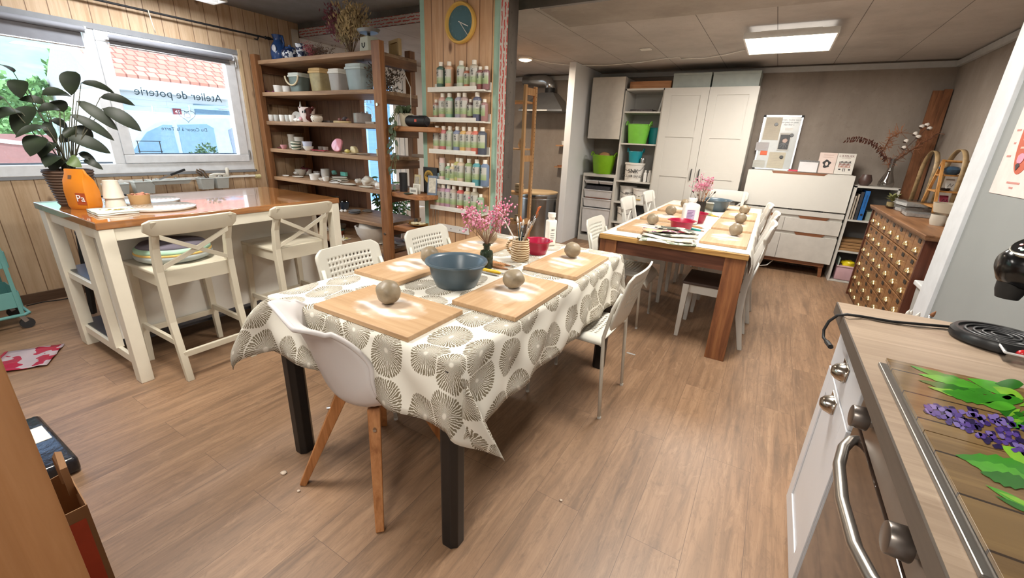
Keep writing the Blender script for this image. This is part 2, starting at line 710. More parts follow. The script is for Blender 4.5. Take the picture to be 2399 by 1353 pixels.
# printed masonry strip along the beam and down the pillar
t = NT('red_printed_mesh_strip')
v = t.coord()
br = t.new('ShaderNodeTexBrick')
br.offset = 0.5
for k, x in (('Scale', 1.0), ('Brick Width', 0.11), ('Row Height', 0.026), ('Mortar Size', 0.009), ('Mortar Smooth', 0.2)):
    br.inputs[k].default_value = x
for k, x in (('Color1', '#b5453d'), ('Color2', '#c25f55'), ('Mortar', '#c4bab0')):
    br.inputs[k].default_value = srgb(x)
sep = t.new('ShaderNodeSeparateXYZ')
t.link(v, sep.inputs[0])
cb = t.new('ShaderNodeCombineXYZ')
t.link(sep.outputs[0], cb.inputs[0])
t.link(sep.outputs[1], cb.inputs[1])
wob = t.noise(v, 25, 3)
vadd = t.new('ShaderNodeVectorMath', operation='ADD')
t.link(cb.outputs[0], vadd.inputs[0])
wv = t.new('ShaderNodeCombineXYZ')
t.link(t.math('MULTIPLY', wob, 0.03), wv.inputs[1])
t.link(vadd.outputs[0], br.inputs['Vector'])
t.link(wv.outputs[0], vadd.inputs[1])
RED_MESH = t.set(br.outputs['Color'], 0.75)
o = struct('trim_3', MB().box(0, 2.02, 0, 0.075, 0, 0.006), RED_MESH)
o.location = (-4.76, YB - 0.001, 2.335)
o.rotation_euler = (pi / 2, 0, 0)

# pillar with the bottle ledges
YC = 3.0
struct('pillar', MB().box(-2.733, -1.88, YC + 0.002, YC + 0.128, 0, ZN), MINT)
struct('pillar_concrete', MB().box(-1.885, -1.872, YC + 0.003, YC + 0.13, 0, ZN), CONC_POST)
struct('pillar_cladding', MB().box(-2.673, -2.0, YC - 0.014, YC + 0.004, 0, ZN), PINECOL)
o = struct('trim_4', MB().box(0, 2.46, 0, 0.064, 0, 0.008), RED_MESH)
o.rotation_euler = (pi / 2, -pi / 2, 0)
o.location = (-1.879, YC, 0)

# white partition beside the kiln corner, and the grey one beside the counter
struct('partition_white', MB().box(-2.49, -2.40, 5.48, 6.4, 0, ZF), WHITEWALL, bevel=0.002)
GP = 0.90
struct('partition_grey', MB().box(GP, GP + 0.10, -1.55, 3.235, 0, ZN), GREYWALL)
struct('trim_5', MB().box(GP - 0.02, GP + 0.102, 3.04, 3.24, 0, ZN), plain('#cdd0d4', 0.45), bevel=0.003)
struct('trim_6', MB().box(-1.785, 1.4, 3.30, 3.86, 2.318, 2.335), concrete('concrete_beam_soffit', '#a59d94', '#8f877f', '#b5ada5'))

# ------------------------------------------------------------------ window and glass door
GL = glass('window_glass', '#f4fbff', 0.0, 0.04)
REV = plain('#8b8d90', 0.6)
wn_ = MB()
x0, x1 = WX - 0.075, WX - 0.005
wn_.box(x0, x1, WY0, WY1, WZ0, 1.035)
wn_.box(x0, x1, WY0, WY1, 2.045, WZ1 - 0.005)
wn_.box(x0, x1, WY0, WY0 + 0.07, 1.035, 2.045)
wn_.box(x0, x1, 2.562, WY1, 1.035, 2.045)
wn_.box(x0, x1, 1.452, 1.522, 1.035, 2.045)
win = struct('window_1', wn_, PVC, bevel=0.004)
s = MB()
x0, x1 = WX - 0.06, WX + 0.008
s.box(x0, x1, 1.522, 2.560, 1.037, 1.108)
s.box(x0, x1, 1.522, 2.560, 1.968, 2.043)
s.box(x0, x1, 1.522, 1.598, 1.108, 1.968)
s.box(x0, x1, 2.468, 2.560, 1.108, 1.968)
struct('window_sash', s, PVC, win, bevel=0.006)
struct('window_bead', MB().box(WX - 0.055, WX - 0.05, 1.600, 2.466, 1.108, 1.120).box(WX - 0.055, WX - 0.05, -0.28, 1.45, 1.036, 1.05), plain('#5c6670', 0.5), win)
struct('window_pane', MB().box(WX - 0.048, WX - 0.044, 1.598, 2.468, 1.108, 1.968), GL, win)
struct('window_pane', MB().box(WX - 0.062, WX - 0.058, WY0 + 0.07, 1.452, 1.035, 2.045), GL, win)
struct('window_hinge', MB().cyl((WX + 0.012, 2.566, 1.06), (WX + 0.012, 2.566, 1.15), 0.008).cyl((WX + 0.012, 2.566, 1.93), (WX + 0.012, 2.566, 2.02), 0.008), STEEL, win)
struct('window_handle', MB().bar((WX + 0.012, 1.555, 1.45), (WX + 0.03, 1.555, 1.45), 0.022, 0.04).bar((WX + 0.035, 1.555, 1.46), (WX + 0.035, 1.555, 1.34), 0.018, 0.012), PVC, win, bevel=0.003)
struct('window_reveal', MB().box(WX - 0.003, WX + 0.002, WY0, WY1, 2.046, 2.088).box(WX - 0.004, WX + 0.012, WY0, WY1 + 0.01, WZ0 - 0.022, WZ0), REV, win)
struct('trim_7', MB().box(WX, WX + 0.012, WY1, WY1 + 0.028, 0.94, 2.10), plain('#d4bb94', 0.55))

BLIND = plain('#8d8f96', 0.7)
for nm, y0, y1, zt, drop, lab in (('roller_blind', 1.585, 2.53, 2.004, 0.03, 'grey roller blind rolled up tight at top of right window sash'),
                                  ('roller_blind', -0.26, 1.462, 2.025, 0.10, 'grey roller blind let down slightly over the wide left window pane')):
    b = thing(nm, lab, 'blind', (WX + 0.036, (y0 + y1) / 2, zt))
    hw = (y1 - y0) / 2
    MB().cyl((0, -hw, 0), (0, hw, 0), 0.021).build('roll', BLIND, b, smooth=True)
    MB().box(-0.028, -0.024, -hw + 0.02, hw - 0.02, -drop - 0.02, 0.0).build('blind_cloth', BLIND, b)
    MB().cyl((-0.026, -hw + 0.02, -drop - 0.022), (-0.026, hw - 0.02, -drop - 0.022), 0.008, n=8).build('bottom_rail', STEEL, b)
    for sg in (-1, 1):
        MB().box(-0.03, 0.02, sg * hw - 0.006, sg * hw + 0.006, -0.022, 0.022).build('bracket', PVC, b)

# lettering stuck to the outside of the right pane
gx = WX - 0.0495
LET = plain('#42525a', 0.6)
r_out = (pi / 2, 0, -pi / 2)
sg = thing('window_lettering', 'grey shop lettering with heart and jug on the right window pane', 'sign', (gx, 2.06, 1.5))
words('lettering', 'Atelier de poterie', LET, 0.098, (0, 0.0, 0.128), r_out, sg, extrude=0.0003, sx=0.98)
words('lettering', 'Du Coeur à la Terre', LET, 0.045, (0, -0.02, -0.168), r_out, sg, extrude=0.0003)
hp = []
for i in range(49):
    a = 2 * pi * i / 48
    hp.append((0, 0.0042 * 16 * sin(a) ** 3 + 0.02, 0.0036 * (13 * cos(a) - 5 * cos(2 * a) - 2 * cos(3 * a) - cos(4 * a)) - 0.045))
MB().tube(hp, 0.0022, 5).build('heart_outline', LET, sg)  # darkened colour carries the shade of this side turned from the light
MB().tube([(0, 0.02 + q[0], -0.04 + q[1]) for q in ((-0.018, 0.03), (-0.014, 0.018), (-0.026, 0.0), (-0.02, -0.022), (0.02, -0.022), (0.026, 0.0), (0.014, 0.018), (0.018, 0.03), (-0.018, 0.03))], 0.002, 5).build('jug_outline', LET, sg)

d = MB()
x0, x1 = WX - 0.09, WX - 0.02
d.box(x0, x1, DY0, DY0 + 0.09, 0, DZ1).box(x0, x1, DY1 - 0.19, DY1 - 0.10, 0, DZ1).box(x0, x1, DY0 + 0.09, DY1 - 0.19, 0, 0.12).box(x0, x1, DY0 + 0.09, DY1 - 0.19, DZ1 - 0.1, DZ1)
d.box(x0 - 0.02, x1, DY1 - 0.09, DY1, 0, DZ1)
dr = struct('door_1', d, PVC, bevel=0.004)
struct('door_pane', MB().box(WX - 0.058, WX - 0.052, DY0 + 0.09, DY1 - 0.19, 0.12, DZ1 - 0.1), GL, dr)
struct('door_handle', MB().bar((WX - 0.02, DY1 - 0.14, 1.02), (WX + 0.03, DY1 - 0.14, 1.02), 0.02, 0.02).bar((WX + 0.03, DY1 - 0.14, 1.02), (WX + 0.03, DY1 - 0.26, 1.02), 0.02, 0.02), STEEL, dr)
dl = thing('door_lettering', 'white round emblem and words on the glass entrance door', 'sign', (WX - 0.0605, 4.23, 1.62))
WH = plain('#f4f6f8', 0.5)
words('lettering', 'à la', WH, 0.11, (0, 0.03, 0.17), r_out, dl, extrude=0.0003)
MB().tube([(0, 0.09 * cos(2 * pi * i / 32), 0.09 * sin(2 * pi * i / 32)) for i in range(33)], 0.004, 5).build('emblem_ring', WH, dl)
MB().box(-0.001, 0.001, -0.02, 0.02, -0.05, 0.03).build('emblem_jug', WH, dl)

# ------------------------------------------------------------------ outside
GRASS = plain('#8fae6a', 0.9, var=0.2, scale=0.4)
GROUND = plain('#a9a49c', 0.9)
struct('ground_yard', MB().box(-90, WX - 0.17, -40, 70, -0.3, -0.05), GROUND)
LEAF = plain('#6d9458', 0.9, var=0.3, scale=0.9)
HILLM = plain('#7fa98a', 0.95, var=0.25, scale=0.25)
g = []
for i in range(33):
    y = -60 + i * 6
    row = []
    for j in range(8):
        k = j / 7
        row.append((-55 - 60 * k, y, -0.2 + 26 * k ** 0.7 * (0.7 + 0.45 * noise.noise(Vector((y * 0.03, k * 2, 1))))))
    g.append(row)
struct('hill_outside', MB().sheet(g), HILLM, smooth='all')


def leafy(mb, c, r, n, size, seed, squash=1.0):
    rr = random.Random(seed)
    for _ in range(n):
        d_ = Vector((rr.gauss(0, 1), rr.gauss(0, 1), rr.gauss(0, 1))).normalized() * (r * rr.uniform(0.55, 1.0))
        p = Vector(c) + Vector((d_.x, d_.y, d_.z * squash))
        a = Vector((rr.uniform(-1, 1), rr.uniform(-1, 1), rr.uniform(-1, 1))).normalized() * size
        b_ = a.orthogonal().normalized() * size * 0.5
        mb.quad(p - a, p + b_, p + a, p - b_)


tp = []
rr = random.Random(5)
for i in range(9):
    y = 7.0 + i * 5.6 + rr.uniform(-.3, .3)
    tp.append((-38 - rr.uniform(0, 8), y, rr.uniform(5.0, 6.4)))
tp += [(-24, 2.8, 2.6), (-22, 4.2, 2.1), (-26, 5.3, 3.0), (-11, -2.4, 1.6)]
for i, (x, y, h) in enumerate(tp):
    tr = thing('tree', 'leafy green tree on the slope beyond the garage' if i < 9 else 'pale green bush in the garden left of the garage', 'tree', (x, y, -0.2), group='trees on the slope outside' if i < 9 else 'bushes in the garden outside')
    m_ = MB()
    for k in range(5):
        leafy(m_, (rr.uniform(-.9, .9), rr.uniform(-1.2, 1.2), h * (0.42 + 0.12 * k)), h * (0.26 - 0.03 * k), 150, h * 0.05, i * 10 + k)
    m_.build('crown', LEAF, tr)
    MB().cyl((0, 0, 0), (0, 0, h * 0.6), 0.12, 0.05, n=6).build('trunk', plain('#5b4a3c', 0.9), tr)

# the garage opposite: tiled roof, white fascia, panelled wall with a blue door
hs = thing('garage_building', 'white garage with a red tiled roof across the yard', 'building', (-20, 8.0, 0))
t = NT('roof_tiles')
v = t.coord()
br = t.new('ShaderNodeTexBrick')
for k, x in (('Scale', 1.0), ('Brick Width', 0.32), ('Row Height', 0.34), ('Mortar Size', 0.03), ('Mortar Smooth', 0.3)):
    br.inputs[k].default_value = x
for k, x in (('Color1', '#c98d75'), ('Color2', '#b97860'), ('Mortar', '#8f5645')):
    br.inputs[k].default_value = srgb(x)
t.link(t.mapping(v, (1, 1, 1), (0, 0, pi / 2)), br.inputs['Vector'])
ROOF = t.set(br.outputs['Color'], 0.8)
SIDING = planks('white_siding', 0, 2, 0.22, 9, '#d9dcdd', '#c8cccf', '#e4e6e7', '#aab0b4', 0.7, gapw=0.012)
SIDINGY = planks('white_siding_yard', 1, 2, 0.22, 9, '#d9dcdd', '#c8cccf', '#e4e6e7', '#aab0b4', 0.7, gapw=0.012)
MB().hexa([(0.3, -1.9, 2.85), (0.3, 9, 2.85), (-3.0, 9, 4.75), (-3.0, -1.9, 4.75), (0.3, -1.9, 2.97), (0.3, 9, 2.97), (-3.0, 9, 4.87), (-3.0, -1.9, 4.87)]).build('roof', ROOF, hs)
MB().box(-6, 0, -1.7, 9, 0, 2.5).build('wall', SIDINGY, hs)
MB().box(0.0, 0.45, -2.4, 9, 2.45, 2.85).build('fascia', plain('#cdd6da', 0.6), hs)
MB().poly([(0.02, -1.7, 2.5), (-6, -1.7, 2.5), (-3, -1.7, 4.7)]).build('gable', plain('#8e8f92', 0.8), hs, solid=0.05)
MB().bar((0.4, -1.95, 2.8), (-3.0, -1.95, 4.8), 0.12, 0.3).build('verge_board', plain('#c3c9cc', 0.6), hs)
MB().box(0.0, 0.04, 0.9, 2.4, 0.0, 2.2).build('garage_door', plain('#6e8796', 0.5), hs)
MB().box(0.0, 0.04, 3.0, 5.0, 0.9, 2.2).build('garage_window', plain('#5f7787', 0.3), hs)
MB().box(0.0, 0.5, -1.75, -1.55, 0, 2.5).build('corner_post', plain('#c9cfd2', 0.7), hs)
nb = MB().box(0.02, 0.05, 0.15, 0.42, 1.75, 1.98).build('number_plate', plain('#8d3a3c', 0.5), hs)
words('lettering', '43', WH, 0.17, (0.055, 0.285, 1.865), (pi / 2, 0, pi / 2), nb, extrude=0.002)
MB().box(-3.5, -2.5, -2.3, -1.9, 0, 0.1).build('step', GROUND, hs)

# van parked in front of the window
VB = plain('#b9cfe0', 0.25, coat=0.6)
VG = plain('#7fa0b4', 0.08, spec=0.9)
vn = thing('parked_van', 'pale blue van with roof rack parked outside the right window', 'van', (-8.6, 3.95, -0.05))
prof = [(-1.32, 0.75), (-1.25, 1.0), (-0.98, 1.33), (-0.72, 1.5), (-0.3, 1.585), (0.4, 1.63), (1.9, 1.66), (2.3, 1.6), (2.35, 0.4), (-1.5, 0.4), (-1.55, 0.72)]
MB().prism(prof, -1.7, 0.0, 'x').build('body', VB, vn, bevel=0.06, seg=3, smooth=True)
MB().prism([(-1.12, 0.98), (-0.86, 1.30), (-0.62, 1.42), (-0.5, 1.42), (-0.48, 0.98)], 0.0, 0.012, 'x').build('side_window', VG, vn)
MB().prism([(-0.42, 0.98), (-0.42, 1.43), (0.02, 1.46), (0.12, 1.40), (0.12, 0.98)], 0.0, 0.012, 'x').build('side_window', VG, vn)
MB().prism([(0.42, 0.55), (0.36, 1.38), (0.52, 1.46), (1.9, 1.46), (1.9, 0.55)], 0.0, 0.012, 'x').build('side_window', plain('#8b93a0', 0.1, spec=0.9), vn)
for x in (-0.1, -1.5):
    MB().tube([(x, -0.15, 1.64), (x, -0.15, 1.73), (x, 0.3, 1.76), (x, 2.0, 1.78)], 0.02, 6).build('rack_rail', STEEL, vn)
for y in (0.45, 1.0, 1.6):
    MB().cyl((-0.1, y, 1.77), (-1.5, y, 1.77), 0.016, n=6).build('rack_bar', STEEL, vn)
for y in (-0.8, 1.6):
    MB().cyl((0.02, y, 0.35), (-0.2, y, 0.35), 0.33, n=20).build('wheel', MATBLACK, vn)
for tx, z in (('Du', 1.27), ('Atelier', 0.98), ('poterie', 0.86)):
    words('lettering', tx, WH, 0.16, (0.018, 0.62, z), (pi / 2, 0, pi / 2), vn, align='LEFT', extrude=0.001)

sd = thing('panelled_shed', 'pale blue-white panelled shed wall outside the glass door', 'shed', (-7.6, 7.25, -0.05))
MB().box(-1.5, 0, -0.62, 1.6, 0, 2.9).build('wall', planks('shed_panels', 1, 2, 0.5, 9, '#7ea4c2', '#7098b8', '#8db1cc', '#5f86a6', 0.6, gapw=0.02), sd)
MB().box(-1.55, 0.1, -0.68, 1.7, 2.9, 3.0).build('roof', plain('#8c959b', 0.6), sd)
# iron plant stand and the pot on the outer sill
ws = thing('wire_stand', 'small black wire plant stand on the outer window sill', 'stand', (WX - 0.25, 1.80, 0.955))
m_ = MB()
for y in (-0.08, 0.09):
    m_.tube([(0, y, 0), (0, y, 0.26)], 0.004, 5)
for z in (0.09, 0.17, 0.26):
    m_.tube([(0, -0.09, z), (0, 0.10, z)], 0.003, 5)
m_.build('wire_frame', MATBLACK, ws)
MB().box(-0.05, 0.05, -0.09, 0.10, -0.005, 0.005).build('tray', MATBLACK, ws)
sl = struct('sill_outside', MB().box(WX - 0.42, WX - 0.16, WY0, WY1 + 0.1, 0.91, 0.95), plain('#b9bbbd', 0.5))
pp = thing('potted_plant', 'small white pot with trailing greenery on the outer window sill', 'plant', (WX - 0.27, 2.32, 0.95))
MB().lathe([(0.06, 0), (0.08, 0.13), (0.072, 0.13), (0.055, 0.02)]).build('pot', WHITE, pp, smooth=True)
m_ = MB()
leafy(m_, (0, -0.03, 0.17), 0.10, 160, 0.02, 3)
leafy(m_, (0, -0.14, 0.12), 0.07, 60, 0.018, 4)
m_.build('foliage', plain('#4f6d4a', 0.8, var=0.2), pp)
fn = thing('garden_fence', 'low reddish board fence in the garden outside the left window', 'fence', (-14, 2.35, 0))
MB().box(0, 0.05, -1.2, 0.9, 0.3, 1.05).build('boards', plain('#a9776c', 0.8), fn)
MB().box(-0.04, 0.09, -1.3, -1.2, 0, 1.2).build('post', WHITE, fn)
MB().bar((0.06, -1.2, 1.1), (0.06, 0.9, 0.8), 0.05, 0.08).build('rail', WHITE, fn)

# ------------------------------------------------------------------ ceiling lamps
def panel(lab, x0, x1, y0, y1, z, watts):
    cx, cy = (x0 + x1) / 2, (y0 + y1) / 2
    hx, hy = (x1 - x0) / 2, (y1 - y0) / 2
    p = thing('ceiling_lamp', lab, 'lamp', (cx, cy, z))
    fr = MB()
    for a in ((-hx, hx, -hy, -hy + 0.012), (-hx, hx, hy - 0.012, hy), (-hx, -hx + 0.012, -hy + 0.012, hy - 0.012), (hx - 0.012, hx, -hy + 0.012, hy - 0.012)):
        fr.box(a[0], a[1], a[2], a[3], 0, 0.045)
    fr.box(-hx + 0.01, hx - 0.01, -hy + 0.01, hy - 0.01, 0.035, 0.045)
    fr.build('frame', plain('#d8d6d0', 0.4), p)
    MB().box(-hx + 0.012, hx - 0.012, -hy + 0.012, hy - 0.012, 0.004, 0.014).build('diffuser', glow('lamp_diffuser', '#fff3dd', 6.0), p)
    MB().box(-hx * 0.65, hx * 0.65, -hy * 0.65, hy * 0.65, 0.045, 0.075).build('mount', plain('#d8d6d0', 0.4), p)
    lamp('panel_light', watts, 2 * hx - 0.03, 2 * hy - 0.03, (0, 0, -0.002), p)
    bk = lamp('back_glow', watts * 0.03, 2 * hx * .9, 2 * hy * .9, (0, 0, 0.0775), p)
    bk.rotation_euler = (pi, 0, 0)
    return p


FZ = 2.235
a_, c_ = on_z(1752.3, 129, FZ), on_z(1967.5, 76, FZ)
panel('bright square panel lamp on the concrete ceiling above the far table', a_.x, c_.x, c_.y, a_.y, FZ, PANEL_FAR)
panel('square panel lamp added out of view on the ceiling above the near table', -0.58, 0.05, 2.10, 2.75, 2.38, ADDED_PANEL_NEAR)
panel('square panel lamp added out of view on the ceiling over the kitchen end', -0.75, -0.12, -1.0, -0.35, 2.38, ADDED_PANEL_KITCHEN)
panel('square panel lamp added out of view on the ceiling before the island', -2.55, -1.92, 0.25, 0.90, 2.38, ADDED_PANEL_ISLAND)
lv = thing('louvre_lamp', 'long white louvred tube lamp hanging by the window wall above the island', 'lamp', (-4.34, 1.75, 2.36))
MB().box(-0.11, -0.10, -0.62, 0.54, 0, 0.07).box(0.10, 0.11, -0.62, 0.54, 0, 0.07).box(-0.1, 0.1, 0.53, 0.54, 0, 0.07).box(-0.1, 0.1, -0.62, -0.61, 0, 0.07).box(-0.1, 0.1, -0.61, 0.53, 0.06, 0.07).build('housing', WHITE, lv)
m_ = MB()
for i in range(14):
    y = -0.56 + i * 0.08
    m_.box(-0.1, 0.1, y, y + 0.003, 0.004, 0.035)
m_.box(-0.002, 0.002, -0.6, 0.52, 0.004, 0.035)
m_.build('louvre', CHROME, lv)
for x in (-0.05, 0.05):
    MB().cyl((x, -0.59, 0.047), (x, 0.51, 0.047), 0.011, n=10).build('tube', glow('tube_glow', '#eef4ff', 5.0), lv)
lamp('tube_light', TUBES, 0.18, 1.1, (0, -0.04, -0.004), lv, (0.95, 0.97, 1.0))
for y in (-0.45, 0.4):
    MB().cyl((0, y, 0.07), (0, y, ZN - 2.36), 0.004, n=6).build('hanger', STEEL, lv)
rd = thing('bulkhead_lamp', 'round warm ceiling lamp near the kiln corner', 'lamp', (-2.88, 5.02, ZF - 0.03))
MB().lathe([(0.085, 0.03), (0.092, 0.012), (0.08, 0.0), (0.079, 0.005), (0.088, 0.016)]).build('rim', WHITE, rd, smooth=True)
MB().lathe([(0.001, -0.018), (0.05, -0.014), (0.08, 0.0), (0.08, 0.012), (0.001, 0.014)]).build('diffuser', glow('bulkhead_glow', '#ffdcb0', 9.0), rd, smooth=True)
d_ = bpy.data.lights.new('bulkhead_light', 'AREA')
d_.shape, d_.size, d_.energy, d_.color = 'DISK', 0.15, BULKHEAD, (1.0, 0.84, 0.66)
o = bpy.data.objects.new('bulkhead_light', d_)
COL.objects.link(o)
o.parent, o.location = rd, (0, 0, -0.022)
cpts = [on_z(u, v, ZF - 0.012) for u, v in ((1250, 139), (1290, 148), (1340, 153), (1420, 153), (1500, 146), (1560, 137), (1593, 134), (1594, 138), (1650, 136), (1700, 128), (1745, 117))]
cpts[6].z = cpts[7].z = ZF - 0.012
tag(MB().tube(cpts, 0.005, 6).build('lamp_cable', WHITE, smooth='all'), 'white lamp cable looping along the concrete ceiling between two lamps', 'cable')
p_ = on_z(1512, 114, ZF)
tag(MB().box(p_.x - 0.05, p_.x + 0.06, p_.y - 0.04, p_.y + 0.04, ZF - 0.012, ZF - 0.001).build('smoke_sensor', WHITE, bevel=0.003), 'small flat white sensor plate stuck on the far concrete ceiling', 'sensor')
# ------------------------------------------------------------------ near table
TZ = 0.742
bl = plain('#141416', 0.35)
tb = thing('work_table', 'near work table on black metal legs under the patterned cloth', 'table', (-1.14, 1.65, 0))
MB().box(-0.445, 0.445, -0.78, 0.79, TZ - 0.03, TZ).build('tabletop', plain('#6a5a4a', 0.5), tb, bevel=0.003)
MB().box(-0.40, 0.40, -0.73, 0.74, TZ - 0.08, TZ - 0.03).build('apron', bl, tb)
for sx, sy in ((-1, -1), (1, -1), (1, 1), (-1, 1)):
    px_, py_ = (0.425 * sx, -0.765 if sy < 0 else 0.74)
    m_ = MB()
    w = 0.036
    pts = [(-w, -w * .5), (-w * .5, -w), (w * .5, -w), (w, -w * .5), (w, w * .5), (w * .5, w), (-w * .5, w), (-w, w * .5)]
    m_.prism([(px_ + a, py_ + b_) for a, b_ in pts], 0, TZ - 0.03)
    m_.build('leg', bl, tb, bevel=0.003)

# gill-patterned cloth, coordinates in metres on the flat cloth
def gill_cloth(name, light, ink, cell=0.135):
    t = NT(name)
    uv = t.new('ShaderNodeUVMap').outputs[0]
    wob = t.new('ShaderNodeTexNoise')
    wob.inputs['Scale'].default_value = 6.0
    wob.inputs['Detail'].default_value = 1
    t.link(uv, wob.inputs['Vector'])
    k = t.new('ShaderNodeVectorMath', operation='MULTIPLY_ADD')
    k.inputs[1].default_value = (0.075, 0.075, 0)
    t.link(wob.outputs['Color'], k.inputs[0])
    t.link(uv, k.inputs[2])
    mp = t.mapping(k.outputs[0], (1 / cell, 0.82 / cell, 0))
    va = t.new('ShaderNodeTexVoronoi', voronoi_dimensions='2D', feature='F1')
    vb = t.new('ShaderNodeTexVoronoi', voronoi_dimensions='2D', feature='DISTANCE_TO_EDGE')
    for q in (va, vb):
        q.inputs['Scale'].default_value = 1.0
        q.inputs['Randomness'].default_value = 0.5
        t.link(mp, q.inputs['Vector'])
    df = t.new('ShaderNodeVectorMath', operation='SUBTRACT')
    t.link(mp, df.inputs[0])
    t.link(va.outputs['Position'], df.inputs[1])
    sp = t.new('ShaderNodeSeparateXYZ')
    t.link(df.outputs[0], sp.inputs[0])
    ang = t.math('ARCTAN2', sp.outputs[1], sp.outputs[0])
    n1 = t.noise(t.mapping(uv, (1, 1, 1)), 75, 2, 0.5)
    st = t.math('SINE', t.math('ADD', t.math('MULTIPLY', ang, 46), t.math('MULTIPLY', n1, 9.0)))
    d = va.outputs['Distance']
    e = vb.outputs['Distance']
    rag = t.math('MULTIPLY', st, 0.016)
    shape = t.math('MULTIPLY', t.math('GREATER_THAN', t.math('ADD', e, rag), 0.03), t.math('LESS_THAN', t.math('SUBTRACT', d, rag), 0.47))
    hole = t.math('GREATER_THAN', t.math('ADD', d, t.math('MULTIPLY', st, 0.03)), 0.075)
    lines = t.math('GREATER_THAN', st, t.math('SUBTRACT', 0.12, t.math('MULTIPLY', d, 1.35)))
    fac = t.math('MULTIPLY', t.math('MULTIPLY', shape, hole), lines)
    c = t.mix(fac, light, ink)
    t.set(c, 0.75, spec=0.2)
    fine = t.noise(t.mapping(uv, (900, 900, 1)), 1.0, 1)
    t.bump(fine, 0.05, 0.001)
    return t.m


CLOTH = gill_cloth('gill_pattern_cloth', '#dad6cb', '#7a705d')
CLOTH2 = gill_cloth('gill_pattern_cloth_pale', '#dfdbd2', '#c4bfb4', 0.15)


def drape(name, x0, x1, y0, y1, z, over, m, flare=1.0, seed=0, step=0.02):
    """over = (left, right, front, back) overhang"""
    ol, orr, of, ob = over
    nx = int(round((x1 - x0 + ol + orr) / step))
    ny = int(round((y1 - y0 + of + ob) / step))
    bm = bmesh.new()
    uvl = bm.loops.layers.uv.new('uv')
    grid, uvs = [], []
    R = 0.012
    for j in range(ny + 1):
        v = y0 - of + (y1 - y0 + of + ob) * j / ny
        row, ur = [], []
        for i in range(nx + 1):
            u = x0 - ol + (x1 - x0 + ol + orr) * i / nx
            dx = max(x0 - u, 0) + max(u - x1, 0)
            dy = max(y0 - v, 0) + max(v - y1, 0)
            sx = -1 if u < x0 else 1
            sy = -1 if v < y0 else 1
            cx, cy = min(max(u, x0), x1), min(max(v, y0), y1)
            nz = noise.noise(Vector((u * 3 + seed, v * 3, 0.3)))
            if dx == 0 and dy == 0:
                p = Vector((u, v, z + 0.0012 * nz))
            else:
                r = sqrt(dx * dx + dy * dy)
                th = atan2(dy, dx)          # 0 = pure x side, 90 = pure y side
                s2 = sin(2 * th)
                # how far the cloth stands off: a little on the sides, a lot on the corner fold
                hang = max(r - R, 0)
                if hang > 0.29 and s2 > 0.2:
                    hang = 0.29 + (hang - 0.29) * 0.45
                wave = 0.010 * sin((u + v) * 23 + seed * 2 + 2.5 * nz) + 0.012 * noise.noise(Vector((u * 7, v * 7, seed)))
                off = 0.010 + hang * 0.10 + wave * min(1, hang / 0.08) * (1 - s2 * 0.6)
                off += flare * s2 ** 1.5 * hang * 0.20
                ax, ay = cos(th), sin(th)
                # pull the folded corner together
                kk = 0.25 * s2
                bx, by = (ax * (1 - kk) + kk * 0.7071), (ay * (1 - kk) + kk * 0.7071)
                zz = z - hang * (0.985 + 0.26 * s2 * flare * (1 if sx > 0 else .3))
                if r < R:
                    off = r * 0.8
                    zz = z - (R - sqrt(max(R * R - r * r, 0))) * 0.4
                p = Vector((cx + sx * bx * off, cy + sy * by * off, zz))
                if sx > 0 and sy < 0:
                    p.y += flare * 0.62 * hang * s2 ** 2
                    p.x += flare * 0.10 * hang * s2 ** 2
                elif sx < 0 and sy < 0:
                    ex = flare * s2 ** 1.2 * hang * max(0, 1.0 - 2.1 * hang)
                    p.x -= ex * .8
                    p.y -= ex * .45
            row.append(bm.verts.new(p))
            ur.append((u, v))
        grid.append(row)
        uvs.append(ur)
    for j in range(ny):
        for i in range(nx):
            f = bm.faces.new((grid[j][i], grid[j][i + 1], grid[j + 1][i + 1], grid[j + 1][i]))
            for l, (a, b_) in zip(f.loops, ((j, i), (j, i + 1), (j + 1, i + 1), (j + 1, i))):
                l[uvl].uv = uvs[a][b_]
            f.smooth = True
    me = bpy.data.meshes.new(name)
    bm.to_mesh(me)
    bm.free()
    me.materials.append(m)
    o = bpy.data.objects.new(name, me)
    COL.objects.link(o)
    md = o.modifiers.new('solid', 'SOLIDIFY')
    md.thickness = 0.0016
    md.offset = 1
    return o


tag(drape('tablecloth', -1.600, -0.680, 0.860, 2.450, TZ + 0.003, (0.25, 0.27, 0.25, 0.26), CLOTH, 1.0, 1),
    'off-white cloth printed with taupe gill rounds draped over the near table', 'tablecloth')
CT = TZ + 0.0045

